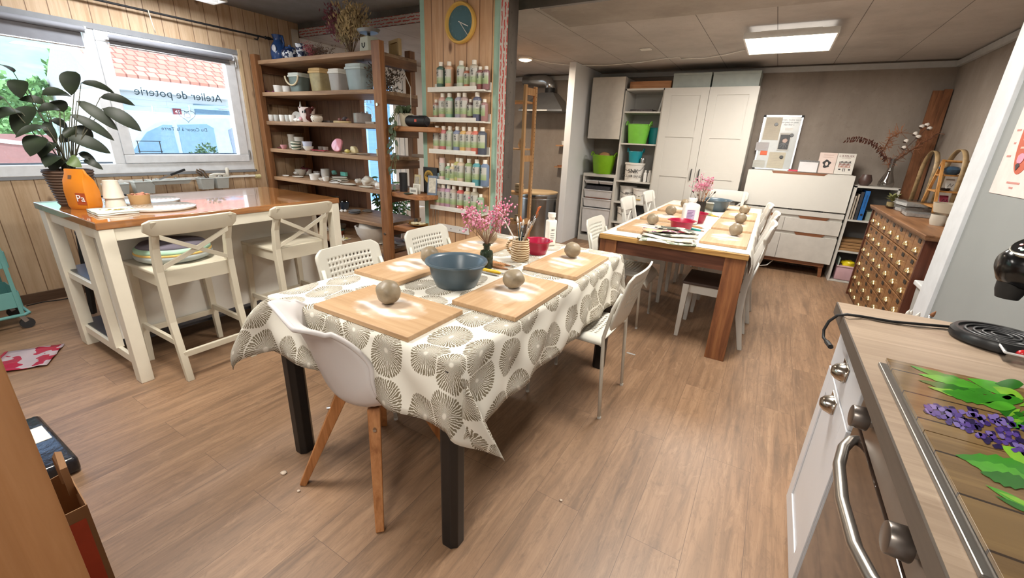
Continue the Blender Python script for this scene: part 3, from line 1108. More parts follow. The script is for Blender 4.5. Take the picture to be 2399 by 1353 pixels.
# flour-dusted boards and clay balls
def floured(name, axis, seed):
    t = NT(name)
    v = t.coord()
    s = {'x': (1.2, 20, 20), 'y': (20, 1.2, 20)}[axis]
    f1 = t.noise(t.mapping(v, s), 1.7, 5, 0.6, 0.5)
    c = t.ramp(f1, [(0.3, '#ad8c69'), (0.52, '#bb9b78'), (0.75, '#c7a987')])
    w = t.new('ShaderNodeTexVoronoi')
    sv = {'x': (0.9, 45, 1), 'y': (45, 0.9, 1)}[axis]
    w.inputs['Scale'].default_value = 1.0
    t.link(t.mapping(v, sv), w.inputs['Vector'])
    sp = t.new('ShaderNodeSeparateColor')
    t.link(w.outputs['Color'], sp.inputs[0])
    c = t.mix(t.math('MULTIPLY', sp.outputs[0], 0.30), c, '#a27c56')
    # smear of white flour: swirled bands inside a soft blob
    ln = t.new('ShaderNodeVectorMath', operation='LENGTH')
    q = t.new('ShaderNodeSeparateXYZ')
    t.link(v, q.inputs[0])
    cb = t.new('ShaderNodeCombineXYZ')
    t.link(q.outputs[0], cb.inputs[0])
    t.link(q.outputs[1], cb.inputs[1])
    t.link(t.mapping(cb.outputs[0], {'x': (6.2, 9.5, 1), 'y': (9.0, 6.4, 1)}[axis]), ln.inputs[0])
    rag = t.noise(t.mapping(v, (1, 1, 0), loc=(seed, seed * 2, 0)), 16, 4, 0.6)
    blob = t.math('SUBTRACT', 1.36, t.math('ADD', ln.outputs['Value'], t.math('MULTIPLY', rag, 0.7)), True)
    wv = t.new('ShaderNodeTexWave', wave_type='RINGS')
    wv.inputs['Scale'].default_value = 3.2
    wv.inputs['Distortion'].default_value = 11.0
    wv.inputs['Detail'].default_value = 3
    t.link(t.mapping(v, (1, 1, 0), loc=(0.1 + 0.04 * seed, 0.06 * seed, 0)), wv.inputs['Vector'])
    band = t.math('POWER', wv.outputs['Fac'], 1.6)
    soft = t.math('MULTIPLY', blob, 2.2, True)
    fac = t.math('MULTIPLY', soft, t.math('ADD', t.math('MULTIPLY', band, 0.95), 0.22), True)
    c = t.mix(fac, c, '#f1ece6')
    t.set(c, t.math('ADD', 0.42, t.math('MULTIPLY', fac, 0.4)), spec=0.35)
    return t.m


CLAY = []
for i in range(3):
    t = NT('stoneware_clay')
    v = t.coord()
    f = t.noise(v, 22, 4, 0.6)
    t.set(t.ramp(f, [(0.3, '#7d705b'), (0.7, '#968770')]), 0.42, spec=0.4)
    t.bump(t.noise(v, 30, 3), 0.25, 0.004)
    CLAY.append(t.m)
FLX = [floured('floured_bamboo', 'x', i) for i in range(1)]
FLY = [floured('floured_bamboo_lengthwise', 'y', i + 2) for i in range(4)]


def board_and_ball(cx, cy, lx, ly, z, m, lab, blab, ballpos, r, group, th=0.019, bgroup=None, seed=0):
    o = MB().box(-lx / 2, lx / 2, -ly / 2, ly / 2, -th, 0).build('modelling_board', m, bevel=0.0025)
    o.location = (cx, cy, z + th)
    tag(o, lab, 'board', group)
    if ballpos:
        rr_ = random.Random(seed)
        b = MB().ball((0, 0, 0), r, rr_.uniform(.97, 1.04), rr_.uniform(.97, 1.04), rr_.uniform(.92, 1.0), 24, 16, 0.10, seed)
        zmin = min(v_.co.z for v_ in b.bm.verts)
        b = b.build('clay_ball', CLAY[seed % 3], smooth='all')
        b.location = (ballpos[0], ballpos[1], z + th - zmin - 0.0015)
        b.rotation_euler = (0, 0, seed)
        tag(b, blab, 'clay', bgroup or group.replace('boards', 'clay balls'))


G1 = 'floured boards on the near table'
def ballxy(u, v, z):
    p = on_z(u, v, z)
    return (p.x, p.y)
bz = CT + 0.019
board_and_ball(-1.110, 1.008, 0.470, 0.285, CT, FLX[0], 'floured bamboo board laid crosswise at front end of near table', 'clay ball on the crosswise front board', (-1.135, 1.035), 0.046, G1, seed=1)
board_and_ball(-0.826, 1.437, 0.290, 0.465, CT, FLY[0], 'floured bamboo board second from front on right side of near table', 'clay ball on the board beside the grey-blue basin, right side', (-0.853, 1.475), 0.045, G1, seed=2)
board_and_ball(-1.430, 1.470, 0.285, 0.470, CT, FLY[1], 'floured bamboo board on left side of near table behind the basin', 'clay ball on the left board just behind the basin', (-1.385, 1.545), 0.045, G1, seed=3)
board_and_ball(-0.840, 2.030, 0.290, 0.475, CT, FLY[2], 'floured bamboo board at far right corner of near table', 'clay ball on the far right board of the near table', (-0.857, 2.115), 0.045, G1, seed=4)
board_and_ball(-1.425, 2.020, 0.290, 0.470, CT, FLY[3], 'floured bamboo board at far left of near table behind pink flowers', 'clay ball partly hidden behind the pink dried flowers', (-1.395, 2.10), 0.045, G1, seed=5)

# ------------------------------------------------------------------ things on the near table
def basin(lab, loc, r, h, m, rz=0.0, water=None, group=None):
    b = thing('basin', lab, 'bowl', loc, rz, group)
    MB().lathe([(r * .62, 0), (r * .66, h * .03), (r * .80, h * .42), (r * .88, h * .86), (r * .90, h * .88), (r * .98, h * .90), (r, h * .94), (r * .985, h), (r * .93, h * .985), (r * .87, h * .9), (r * .77, h * .4), (r * .6, h * .05), (0.001, h * .04)], n=40).build('bowl', m, b, smooth=True)
    for s_ in (-1, 1):
        MB().prism([(s_ * r * .96, -r * .32), (s_ * r * 1.09, -r * .2), (s_ * r * 1.115, 0), (s_ * r * 1.09, r * .2), (s_ * r * .96, r * .32)], h * .92, h * .975).build('handle', m, b, bevel=0.002)
    if water:
        MB().lathe([(0.001, h * .30), (r * .70, h * .30), (0.001, h * .301)], n=32).build('water', water, b)
    return b


t = NT('murky_water')
WATER = t.set('#5d6a70', 0.05, spec=0.6)
BLUEGREY = plain('#4d5d68', 0.3, var=0.02)
RED = plain('#a5133a', 0.3, var=0.02)
p = on_z(1049, 672, CT)
basin('grey-blue plastic basin with water in middle of near table', (-1.105, 1.405, CT), 0.137, 0.114, BLUEGREY, radians(-12), WATER)
basin('red plastic bowl behind the striped brush jug on the near table', (-1.085, 2.130, CT), 0.082, 0.082, RED, 0.5, WATER)

# green glass bottle vase with pink dried gypsophila
t = NT('green_bottle_glass')
GREENGLASS = t.set('#3c4a38', 0.06, spec=0.7, trans=0.55, ior=1.45)
PINKS = [plain('#d98aa6', 0.8), plain('#c9708f', 0.8), plain('#e7a9bd', 0.8)]
STALK = plain('#8a6a52', 0.8)


def pink_vase(lab, loc, glassy, h=0.125, spread=0.105, top=0.33, n=190, seed=1, scale=1.0, vase=True):
    v_ = thing('flower_vase', lab, 'vase', loc)
    if vase:
        MB().lathe([(0.032, 0), (0.0335, 0.004), (0.0335, 0.078), (0.030, 0.088), (0.016, 0.095), (0.0155, 0.113), (0.021, 0.116), (0.021, 0.123), (0.016, 0.125), (0.012, 0.122), (0.012, 0.095), (0.028, 0.085), (0.029, 0.01), (0.001, 0.008)], n=24).build('bottle', glassy, v_, smooth=True)
    rr_ = random.Random(seed)
    st, fl = MB(), [MB(), MB(), MB()]
    tips = []
    for i in range(26):
        a, q = rr_.uniform(0, 2 * pi), sqrt(rr_.random())
        end = Vector((cos(a) * q * spread, sin(a) * q * spread, rr_.uniform(0.62, 0.95) * top))
        st.tube([(0, 0, 0.03), (cos(a) * 0.006, sin(a) * 0.006, h), end * 0.72 + Vector((0, 0, 0.03)), end], 0.0012, 4)
        tips.append(end)
    for i in range(n):
        e = rr_.choice(tips)
        c_ = e + Vector((rr_.gauss(0, 0.02), rr_.gauss(0, 0.02), rr_.gauss(0.005, 0.02)))
        if i % 3 == 0:
            st.tube([e - Vector((0, 0, .03)), c_], 0.0006, 3)
        fl[i % 3].ball(c_, rr_.uniform(0.0035, 0.0062), n=6, m=4)
    st.build('stalks', STALK, v_)
    for k in range(3):
        f_ = fl[k].build('blossoms', PINKS[k], v_)
        f_['kind'] = 'stuff'
    v_.scale = (scale,) * 3
    return v_


pink_vase('dark green glass bottle with pink dried flowers on near table', (-1.150, 1.705, CT), GREENGLASS, n=420)

# striped jug with brushes
t = NT('wrapped_stripe_glaze')
v = t.coord()
w = t.new('ShaderNodeTexWave', bands_direction='Z')
w.inputs['Scale'].default_value = 26
w.inputs['Distortion'].default_value = 5
w.inputs['Detail'].default_value = 2
w.inputs['Detail Scale'].default_value = 0.6
t.link(v, w.inputs['Vector'])
JUG = t.set(t.ramp(w.outputs['Fac'], [(0.15, '#7c5a36'), (0.4, '#c4a478'), (0.75, '#e3d2b2')]), 0.25)
t.bump(w.outputs['Fac'], 0.4, 0.004)
jl = Vector((-1.085, 1.935, CT))
jg = thing('brush_jug', 'striped pottery jug holding paint brushes on the near table', 'jug', jl)
MB().lathe([(0.044, 0), (0.049, 0.006), (0.052, 0.06), (0.047, 0.085), (0.046, 0.118), (0.042, 0.118), (0.043, 0.085), (0.046, 0.06), (0.042, 0.01), (0.001, 0.008)], n=28).build('body', JUG, jg, smooth=True)
hd = [(-0.044, -0.012, 0.105)] + [(-0.052 - 0.022 * sin(pi * k / 6), -0.014 - 0.006 * sin(pi * k / 6), 0.108 - 0.072 * k / 6) for k in range(7)] + [(-0.046, -0.012, 0.034)]
MB().tube(hd, 0.0075, 8).build('handle', JUG, jg, smooth='all')

FERRULE = STEEL
HANDLES = {'teal': plain('#27454a', 0.35), 'white': plain('#e2ded6', 0.4), 'tan': plain('#b07a48', 0.45), 'orange': plain('#b9632d', 0.5), 'black': plain('#232325', 0.4), 'clear': plain('#c8b9a8', 0.35)}
HAIR = {'orange': plain('#c0622e', 0.8), 'dark': plain('#3a2c26', 0.8), 'white': plain('#e8e2d8', 0.8), 'brown': plain('#8a5a3a', 0.8)}


def brush(base, tip, hcol, hair, ln=0.24, lab='', fan=False, head=0.03, hw=0.006, group=None, up=True, r=0.0032):
    """a paint brush from its handle end to its hair tip"""
    base, tip = Vector(base), Vector(tip)
    d_ = (tip - base).normalized()
    b = thing('paint_brush', lab, 'brush', base, 0, group, rot=d_.to_track_quat('Z', 'Y').to_euler())
    MB().tube([(0, 0, 0), (0, 0, ln * .3), (0, 0, ln * .62), (0, 0, ln * .7)], [r * .55, r * 1.15, r * 1.1, r * .8], 8).build('handle', HANDLES[hcol], b, smooth='all')
    MB().tube([(0, 0, ln * .69), (0, 0, ln * .84)], [r * .95, r * 1.05], 8).build('ferrule', FERRULE, b, smooth='all')
    if fan:
        MB().prism([(-r, ln * .84), (r, ln * .84), (0.022, ln * .84 + head), (0.006, ln * .84 + head * .93), (0, ln * .84 + head * 1.05), (-0.01, ln * .84 + head * .92), (-0.022, ln * .84 + head)], -0.0015, 0.0015, 'y').build('bristles', HAIR[hair], b)
    else:
        MB().tube([(0, 0, ln * .84), (0, 0, ln * .84 + head * .5), (0, 0, ln * .84 + head)], [r * 1.05, hw, 0.0008], 8).build('bristles', HAIR[hair], b, smooth='all')
    return b


gb = 'paint brushes in the striped jug'
for i, (tx, ty, tz, hc, hr, lab, fan) in enumerate((
        (-0.135, -0.05, 0.30, 'white', 'orange', 'long brush leaning far left out of the striped jug', False),
        (-0.028, 0.00, 0.235, 'teal', 'white', 'teal-handled brush upright in the striped jug, left one', False),
        (-0.014, 0.01, 0.240, 'teal', 'orange', 'teal-handled orange-tipped brush upright in the striped jug', False),
        (0.000, 0.02, 0.220, 'white', 'dark', 'thin white-handled brush in middle of the striped jug', False),
        (0.016, -0.01, 0.225, 'teal', 'white', 'teal-handled brush upright in the striped jug, right one', False),
        (0.040, 0.01, 0.225, 'black', 'white', 'short black-handled brush leaning right in the striped jug', False),
        (0.060, 0.02, 0.255, 'clear', 'dark', 'pale clay tool leaning right out of the striped jug', False),
        (0.095, 0.01, 0.300, 'clear', 'orange', 'orange fan brush leaning right out of the striped jug', True),
        (0.110, -0.02, 0.285, 'tan', 'brown', 'tan round brush leaning furthest right out of the striped jug', False))):
    s_ = Vector((-tx * 0.22, -ty * 0.3 + 0.012 * ((i % 3) - 1), 0.012))
    e_ = Vector((tx, ty, tz))
    brush(jl + s_, jl + e_, hc, hr, (e_ - s_).length / 0.98, lab, fan, 0.045 if fan else 0.034, group=gb)

# white squeeze bottle
def square_bottle(name, lab, loc, w, h, neck, m, rz=0, capm=None, labelm=None, group=None):
    b = thing(name, lab, 'bottle', loc, rz, group)
    MB().box(-w / 2, w / 2, -w * .36, w * .36, 0, h * .80).build('body', m, b, bevel=w * 0.16, seg=3, smooth=True)
    MB().lathe([(w * .30, h * .79), (neck, h * .85), (neck, h * .88), (neck * 1.15, h * .88), (neck * 1.15, h), (0.001, h)], n=20).build('cap', capm or m, b, smooth=True)
    if labelm:
        q = MB().box(-w * .34, w * .34, -w * .366, -w * .36, h * .16, h * .60).build('label', PAPER, b)
        words('label_print', labelm, INK, w * .24, (0, -w * .37, h * .5), (pi / 2, 0, 0), q)
        for k in range(4):
            MB().box(-w * .28, w * .2, -w * .37, -w * .366, h * (.38 - .055 * k), h * (.395 - .055 * k)).build('label_text_line', INK, q)
    return b


square_bottle('squeeze_bottle', 'white plastic squeeze bottle standing at the back of near table', (-1.115, 2.365, CT), 0.062, 0.205, 0.021, plain('#ece7dc', 0.35), radians(62), labelm='BIO')

# tools beside the basin
def stick_tool(name, lab, cat, p, q, r, m, parts=(), z=None, group=None, r2=None):
    p, q = Vector(p), Vector(q)
    d_ = q - p
    b = thing(name, lab, cat, p, 0, group, rot=d_.to_track_quat('Z', 'Y').to_euler())
    L = d_.length
    MB().tube([(0, 0, 0), (0, 0, L * .1), (0, 0, L * .8), (0, 0, L)], [r * .7, r, r * 1.05, (r2 if r2 else r * .6)], 10).build('handle', m, b, smooth='all')
    for nm, mm, a0, a1, rr_ in parts:
        MB().tube([(0, 0, L * a0), (0, 0, L * a1)], rr_, 8).build(nm, mm, b, smooth='all')
    return b


TW = plain('#9a6a47', 0.5)
zt_ = CT + 0.007
def T(u, v, dz=0.007):
    q = on_z(u, v, CT + dz)
    return q
gt = 'clay modelling tools by the basin'
stick_tool('clay_knife', 'yellow-handled clay knife lying beside the basin', 'knife', T(1126, 629), T(1173, 639), 0.008, plain('#e5b81f', 0.35), (('blade', STEEL, 1.0, 1.35, 0.0025),), group=gt)
stick_tool('modelling_tool', 'grey metal clay tool lying in front of the yellow knife', 'tool', T(1118, 634, .005), T(1165, 645, .005), 0.005, plain('#8b8580', 0.4), (('blade', STEEL, .95, 1.1, 0.003),), group=gt)
stick_tool('modelling_tool', 'brown wooden clay tool lying behind the yellow knife', 'tool', T(1118, 617, .006), T(1190, 630, .006), 0.006, TW, (('loop', STEEL, 1.0, 1.12, 0.002),), group=gt)
stick_tool('modelling_tool', 'long wooden wire-loop tool next to the ribbed paddle', 'tool', T(1128, 611, .006), T(1196, 622, .006), 0.006, TW, (('loop', STEEL, 1.0, 1.15, 0.003),), group=gt)
m_ = MB()
a, b_ = T(1124, 607, .008), T(1181, 621, .008)
pd = thing('texture_paddle', 'ribbed wooden texture paddle lying beside the basin', 'paddle', a, 0, None, rot=(0, 0, atan2((b_ - a).y, (b_ - a).x)))
L = (b_ - a).length
MB().box(0, L, -0.016, 0.016, -0.008, 0.004).build('body', plain('#c39567', 0.5), pd, bevel=0.002)
m_ = MB()
for k in range(15):
    m_.box(0.006 + k * L / 15, 0.006 + k * L / 15 + 0.006, -0.015, 0.015, 0.004, 0.0065)
m_.build('ribs', plain('#b88557', 0.5), pd)
tag(MB().cyl(T(1213, 596, .006), T(1231, 603, .006), 0.006).build('wooden_dowel', plain('#b58d63', 0.5)), 'short wooden dowel lying on cloth right of the striped jug', 'dowel')
tag(MB().cyl(T(1248, 584, .009), T(1262, 590, .009), 0.009).build('wooden_roller', plain('#c08d5e', 0.5)), 'stubby wooden roller lying right of the red bowl', 'roller')

# ------------------------------------------------------------------ far table
FZT = 0.752
ft = thing('farm_table', 'far solid wood table with square timber legs', 'table', (-0.505, 4.27, 0))
OAK = wood('rustic_oak_top', '#b98f52', '#8a6433', 'x', 1, 0.5, light='#cfa768')
ACA = wood('acacia_leg', '#8c5a38', '#693f27', 'z', 1, 0.5, light='#a9754a', knots=True)
ACAX = wood('acacia_rail', '#6e4330', '#553122', 'x', 1, 0.5, light='#82533a')
MB().box(-0.485, 0.487, -1.335, 1.335, FZT - 0.036, FZT).build('tabletop', OAK, ft, bevel=0.004)
MB().box(-0.40, 0.40, -1.31, -1.285, FZT - 0.13, FZT - 0.036).build('front_rail', ACAX, ft)
MB().box(-0.40, 0.40, 1.285, 1.31, FZT - 0.13, FZT - 0.036).build('back_rail', ACAX, ft)
for s_ in (-1, 1):
    MB().box(s_ * 0.44 - 0.012, s_ * 0.44 + 0.012, -1.2, 1.2, FZT - 0.13, FZT - 0.036).build('side_rail', ACAX, ft)
for sx in (-1, 1):
    for y in (-1.27, 1.27):
        MB().box(sx * 0.418 - 0.062, sx * 0.418 + 0.062, y - 0.052, y + 0.052, 0, FZT - 0.036).build('leg', ACA, ft, bevel=0.003)
tag(drape('tablecloth', -0.985, -0.022, 2.950, 5.56, FZT + 0.002, (0.17, 0.15, 0.0, 0.1), CLOTH2, 0.4, 4, 0.03),
    'pale gill-patterned cloth running along the far table', 'tablecloth')
CF = FZT + 0.0038
G2 = 'floured boards on the far table'
bl_ = ['front', 'middle', 'rear']
for i, (cy, by) in enumerate(((3.37, 3.46), (4.02, 4.12), (4.68, 4.80))):
    board_and_ball(-0.755, cy, 0.33, 0.52, CF, FLY[i], f'floured board on left side of far table, {bl_[i]} one of three', f'clay ball on the {bl_[i]} left board of the far table', (-0.745 + .01 * i, by), 0.046, G2, seed=7 + i)
    board_and_ball(-0.190, cy - 0.02, 0.29, 0.54, CF, FLY[3 - i], f'floured board on right side of far table, {bl_[i]} one in front of a ball', f'clay ball on the {bl_[i]} right board of the far table', (-0.145 - .01 * i, by - 0.02), 0.046, G2, seed=11 + i)
board_and_ball(-0.265, 5.235, 0.27, 0.40, CF, FLY[2], 'bare floured board at far right end of far table', '', None, 0, G2)

basin('red plastic bowl in front of the white bottle on the far table', tuple(on_z(1594, 541, CF)), 0.096, 0.088, RED, 0.3, WATER)
basin('red plastic bowl half hidden behind the white bottle on far table', tuple(on_z(1631, 521, CF)), 0.085, 0.088, RED, 1.0, WATER)
basin('grey-blue plastic basin near far end of the far table', tuple(on_z(1675, 493, CF)), 0.145, 0.12, BLUEGREY, 0.2, WATER)
q = on_z(1613, 524, CF)
square_bottle('glue_bottle', 'white plastic bottle with lilac label on the far table', (q.x, q.y, CF), 0.125, 0.215, 0.030, plain('#e9e6e2', 0.35), radians(28))
lb = MB().box(-0.046, 0.02, -0.0465, -0.0455, 0.03, 0.125).build('label', plain('#b9a3c4', 0.6), bpy.data.objects['glue_bottle'])
for k in range(7):
    MB().box(-0.042, 0.012 - 0.008 * (k % 3), -0.0475, -0.0465, 0.115 - 0.012 * k, 0.119 - 0.012 * k).build('label_text_line', plain('#6e5580', 0.6), lb)
q = on_z(1637, 503, CF)
tin = thing('brush_tin', 'dark tin holding brushes and pink dried flowers on far table', 'tin', (q.x, q.y, CF))
MB().lathe([(0.046, 0), (0.048, 0.13), (0.045, 0.13), (0.043, 0.006), (0.001, 0.006)]).build('tin', plain('#3a3634', 0.3, 0.6), tin, smooth=True)
pink_vase('spray of pink dried flowers standing in the dark brush tin', (q.x - 0.012, q.y + 0.006, CF + 0.008), None, h=0.10, spread=0.075, top=0.36, n=330, seed=4, vase=False)
gb2 = 'brushes in the dark tin on the far table'
for i, (tx, tz, hc, hr) in enumerate(((-0.10, 0.235, 'black', 'dark'), (-0.045, 0.20, 'black', 'dark'), (0.03, 0.22, 'tan', 'brown'), (0.075, 0.34, 'tan', 'brown'), (0.055, 0.345, 'clear', 'brown'), (0.09, 0.25, 'black', 'white'), (0.115, 0.245, 'clear', 'dark'))):
    s_ = Vector((-tx * .2, 0.015 * ((i % 3) - 1), 0.012))
    e_ = Vector((tx, 0.01 * (i % 2), tz))
    brush(Vector((q.x, q.y, CF)) + s_, Vector((q.x, q.y, CF)) + e_, hc, hr, (e_ - s_).length / .98, ['black brush leaning far left out of the dark tin', 'short black brush at left in the dark tin', 'tan brush in middle of the dark tin', 'tall tan round brush rising from the dark tin', 'tall pale brush rising beside the pink flowers', 'black white-tipped brush leaning right in the dark tin', 'pale brush leaning furthest right in the dark tin'][i], group=gb2, hw=0.008)
q = on_z(1656, 504, CF)
gbx = thing('glass_box', 'clear glass jar with white rim beside the brush tin', 'jar', (q.x, q.y, CF), 0.2)
MB().box(-0.04, 0.04, -0.03, -0.027, 0, 0.12).box(-0.04, 0.04, 0.027, 0.03, 0, 0.12).box(-0.04, -0.037, -0.027, 0.027, 0, 0.12).box(0.037, 0.04, -0.027, 0.027, 0, 0.12).box(-0.037, 0.037, -0.027, 0.027, 0, 0.004).build('walls', glass('clear_jar_glass', '#eef4f2', 0.02, 0.12), gbx)
MB().box(-0.042, 0.042, -0.032, -0.028, 0.118, 0.123).box(-0.042, 0.042, 0.028, 0.032, 0.118, 0.123).box(-0.042, -0.038, -0.028, 0.028, 0.118, 0.123).box(0.038, 0.042, -0.028, 0.028, 0.118, 0.123).build('rim', WHITE, gbx)
def F2(u, v, dz=.006):
    return on_z(u, v, CF + dz)
gt2 = 'tools lying on the far table'
stick_tool('modelling_tool', 'teal-handled tool lying right of the front red bowl', 'tool', F2(1618, 536), F2(1642, 540), 0.009, plain('#1f8c86', 0.4), (('shaft', TW, .9, 1.3, .004),), group=gt2)
stick_tool('modelling_tool', 'wooden tool lying behind the teal-handled tool', 'tool', F2(1620, 529), F2(1645, 534), 0.009, plain('#b98a5c', 0.5), (('loop', STEEL, 1, 1.2, .003),), group=gt2)
stick_tool('modelling_tool', 'yellow tool lying in front of the blue basin', 'tool', F2(1655, 502), F2(1680, 507), 0.008, plain('#d9b24a', 0.4), (('shaft', TW, .9, 1.2, .004),), group=gt2)
stick_tool('modelling_tool', 'pale wooden tool lying just behind the yellow one', 'tool', F2(1648, 499), F2(1670, 502), 0.008, plain('#c9a06a', 0.5), group=gt2)

# loose newspapers
NEWS = []
for i, (a, b_, c_) in enumerate((('#ddd5c5', '#b9ad9a', '#e9e2d4'), ('#4d5148', '#b7b3a5', '#d8d2c4'), ('#d9b48a', '#8a5d78', '#e6d7c2'), ('#dcd8cc', '#77806c', '#e4dfd2'))):
    t = NT('newsprint')
    v = t.coord()
    f = t.noise(v, 14, 3)
    NEWS.append(t.set(t.ramp(f, [(0.38, a), (0.5, b_), (0.62, c_)], 'CONSTANT'), 0.8))
for i, (u, v, w, h, rz, m, lab) in enumerate(((1560, 566, .36, .17, .25, 3, 'bottom newspaper of the loose pile at front of far table'), (1563, 562, .34, .16, -.1, 0, 'second newspaper up in the loose pile on far table'), (1572, 557, .33, .15, .12, 1, 'grey printed newspaper sheet high in the pile on far table'), (1545, 552, .24, .11, .35, 2, 'orange and purple magazine page on top of the newspapers'), (1582, 553, .26, .10, -.2, 1, 'dark photo page on top right of the newspapers'))):
    q = on_z(u, v, CF)
    g = []
    for j in range(7):
        g.append([(w * (k / 8 - .5) + .012 * sin(j + i), h * (j / 6 - .5) + .01 * sin(k * .9 + i), 0.004 * sin(k * .8 + i) + .003 * sin(j * 1.1) + 0.011 * i + .008) for k in range(9)])
    o = MB().sheet(g).build('newspaper', NEWS[m], smooth='all', solid=0.004)
    o.location = (q.x, q.y, CF)
    o.rotation_euler = (0, 0, rz)
    tag(o, lab, 'newspaper', 'loose newspapers on the far table')
# ------------------------------------------------------------------ bar stools at the island
def cross_chair(name, lab, cat, loc, rz, seat_h, top_h, w, dpt, m, seatm=None, bar=True, group=None):
    """cross-back chair facing +Y, back at -Y; origin under the seat centre"""
    c = thing(name, lab, cat, loc, rz, group)
    hw, hd = w / 2, dpt / 2
    lg = 0.036
    sp = MB()
    sp.hexa([(-hw, -hd, seat_h - .022), (hw, -hd, seat_h - .022), (hw + .012, hd + .015, seat_h - .022), (-hw - .012, hd + .015, seat_h - .022), (-hw, -hd, seat_h), (hw, -hd, seat_h), (hw + .012, hd + .015, seat_h), (-hw - .012, hd + .015, seat_h)])
    sp.build('seat', seatm or m, c, bevel=0.007, seg=3, smooth=True)
    for s_ in (-1, 1):
        # rear post: leg and back upright in one, raked backwards
        m_ = MB()
        sect = [(-hd - .085 if bar else -hd - .075, 0, .030), (-hd - .022, seat_h * .55, .040), (-hd - .012, seat_h, .044), (-hd - .03, seat_h + (top_h - seat_h) * .45, .038), (-hd - .095, top_h - .01, .026)]
        rings = []
        for y, z, th in sect:
            x = s_ * (hw - .018)
            rings.append([(x - .017, y - th / 2, z), (x + .017, y - th / 2, z), (x + .017, y + th / 2, z), (x - .017, y + th / 2, z)])
        m_.ring_surface(rings)
        m_.build('rear_leg', m, c, bevel=0.003)
        MB().bar((s_ * (hw + .004), hd - .005, 0), (s_ * (hw - .012), hd - .012, seat_h - .022), .028, .028, (0, 1, 0), .044, .044).build('front_leg', m, c, bevel=0.003)
        MB().box(s_ * (hw - .018) - .010, s_ * (hw - .018) + .010, -hd - .005, hd - .02, seat_h - .085, seat_h - .02).build('side_rail', m, c)
        if bar:
            MB().bar((s_ * (hw - .008), -hd - .04, .235), (s_ * (hw - .004), hd - .01, .235), .018, .034).build('side_stretcher', m, c, bevel=0.002)
    MB().box(-hw + .02, hw - .02, hd - .03, hd - .01, seat_h - .085, seat_h - .02).build('front_rail', m, c)
    MB().box(-hw + .02, hw - .02, -hd - .02, -hd + .004, seat_h - .085, seat_h - .004).build('back_rail', m, c)
    if bar:
        MB().bar((-hw + .01, hd - .01, .20), (hw - .01, hd - .01, .20), .02, .034).build('foot_rail', m, c, bevel=0.002)
        MB().bar((-hw + .02, -hd - .065, .155), (hw - .02, -hd - .065, .155), .02, .034).build('rear_stretcher', m, c, bevel=0.002)
    # curved top rail
    th = (top_h - seat_h) * (.30 if bar else .27)
    rings = []
    n = 14
    for i in range(n + 1):
        a = -1 + 2 * i / n
        x = a * (hw + .028)
        y = -hd - .075 - .028 * (1 - a * a)
        e = 1 - max(0, abs(a) - .88) / .12 * .30
        z1, z0 = top_h, top_h - th * e
        z1 = top_h - (1 - e) * .05
        rings.append([(x, y - .011 - .012, z1 - .0), (x, y + .011 - .012, z1), (x, y + .011 + .010, z0), (x, y - .011 + .010, z0)])
    MB().ring_surface(rings).build('top_rail', m, c, bevel=0.006, seg=3, smooth=True)
    z0, z1 = seat_h + .02, top_h - th - .005
    for s_ in (-1, 1):
        pts = [Vector((s_ * (hw - .03) * (1 - 2 * k / 8), -hd - .028 - .058 * (k / 8 if s_ > 0 else k / 8) - .014 * sin(pi * k / 8), z0 + (z1 - z0) * k / 8)) for k in range(9)]
        rings = [[p + Vector((0, -.006, -.013)), p + Vector((0, .006, -.013)), p + Vector((0, .006, .013)), p + Vector((0, -.006, .013))] for p in pts]
        MB().ring_surface(rings).build('cross_brace', m, c, bevel=0.002)
    return c


CREAMP = plain('#cfc8b5', 0.35, var=0.02)
WHITEP = plain('#cfccc5', 0.35, var=0.02)
s1 = cross_chair('bar_stool', 'cream cross-back bar stool with round striped cushion at the island', 'stool', (-2.86, 1.045, 0), pi / 2, 0.63, 0.915, 0.385, 0.36, CREAMP)
s2 = cross_chair('bar_stool', 'cream cross-back bar stool with bare seat at the island', 'stool', (-2.87, 1.69, 0), pi / 2, 0.63, 0.915, 0.385, 0.36, CREAMP)
cu = thing('seat_cushion', 'round grey cushion with mint and yellow border on the near bar stool', 'cushion', (-2.895, 1.04, 0.629))
MB().lathe([(.02, .004), (.14, .0), (.178, .02), (.186, .036), (.180, .05)], n=36).build('lower_cover', plain('#a9b0ae', 0.95, bump=0.5), cu, smooth='all')
MB().lathe([(.180, .047), (.184, .054), (.178, .062)], n=36).build('yellow_band', plain('#d9b56a', 0.95), cu, smooth='all')
MB().lathe([(.179, .058), (.180, .074), (.168, .086)], n=36).build('mint_band', plain('#a9cdb4', 0.95, bump=0.6), cu, smooth='all')
MB().lathe([(.170, .083), (.150, .102), (.08, .116), (.001, .119)], n=36).build('top_cover', plain('#6a6470', 0.95, bump=0.4), cu, smooth='all')

# ------------------------------------------------------------------ white shell chair
def bspl(tab, t):
    n = len(tab) - 1
    k = min(int(t * n), n - 1)
    f = t * n - k
    p0, p1, p2, p3 = (tab[max(0, min(n, k + d))] for d in (-1, 0, 1, 2))
    return tuple(.5 * (2 * b + (c - a) * f + (2 * a - 5 * b + 4 * c - d) * f * f + (3 * b - a - 3 * c + d) * f ** 3) for a, b, c, d in zip(p0, p1, p2, p3))


SHELL = plain('#d2cdcc', 0.35, var=0.01)
sc = thing('shell_chair', 'white moulded shell chair on splayed beech legs at the table end', 'chair', (-1.18, 0.985, 0), radians(2))
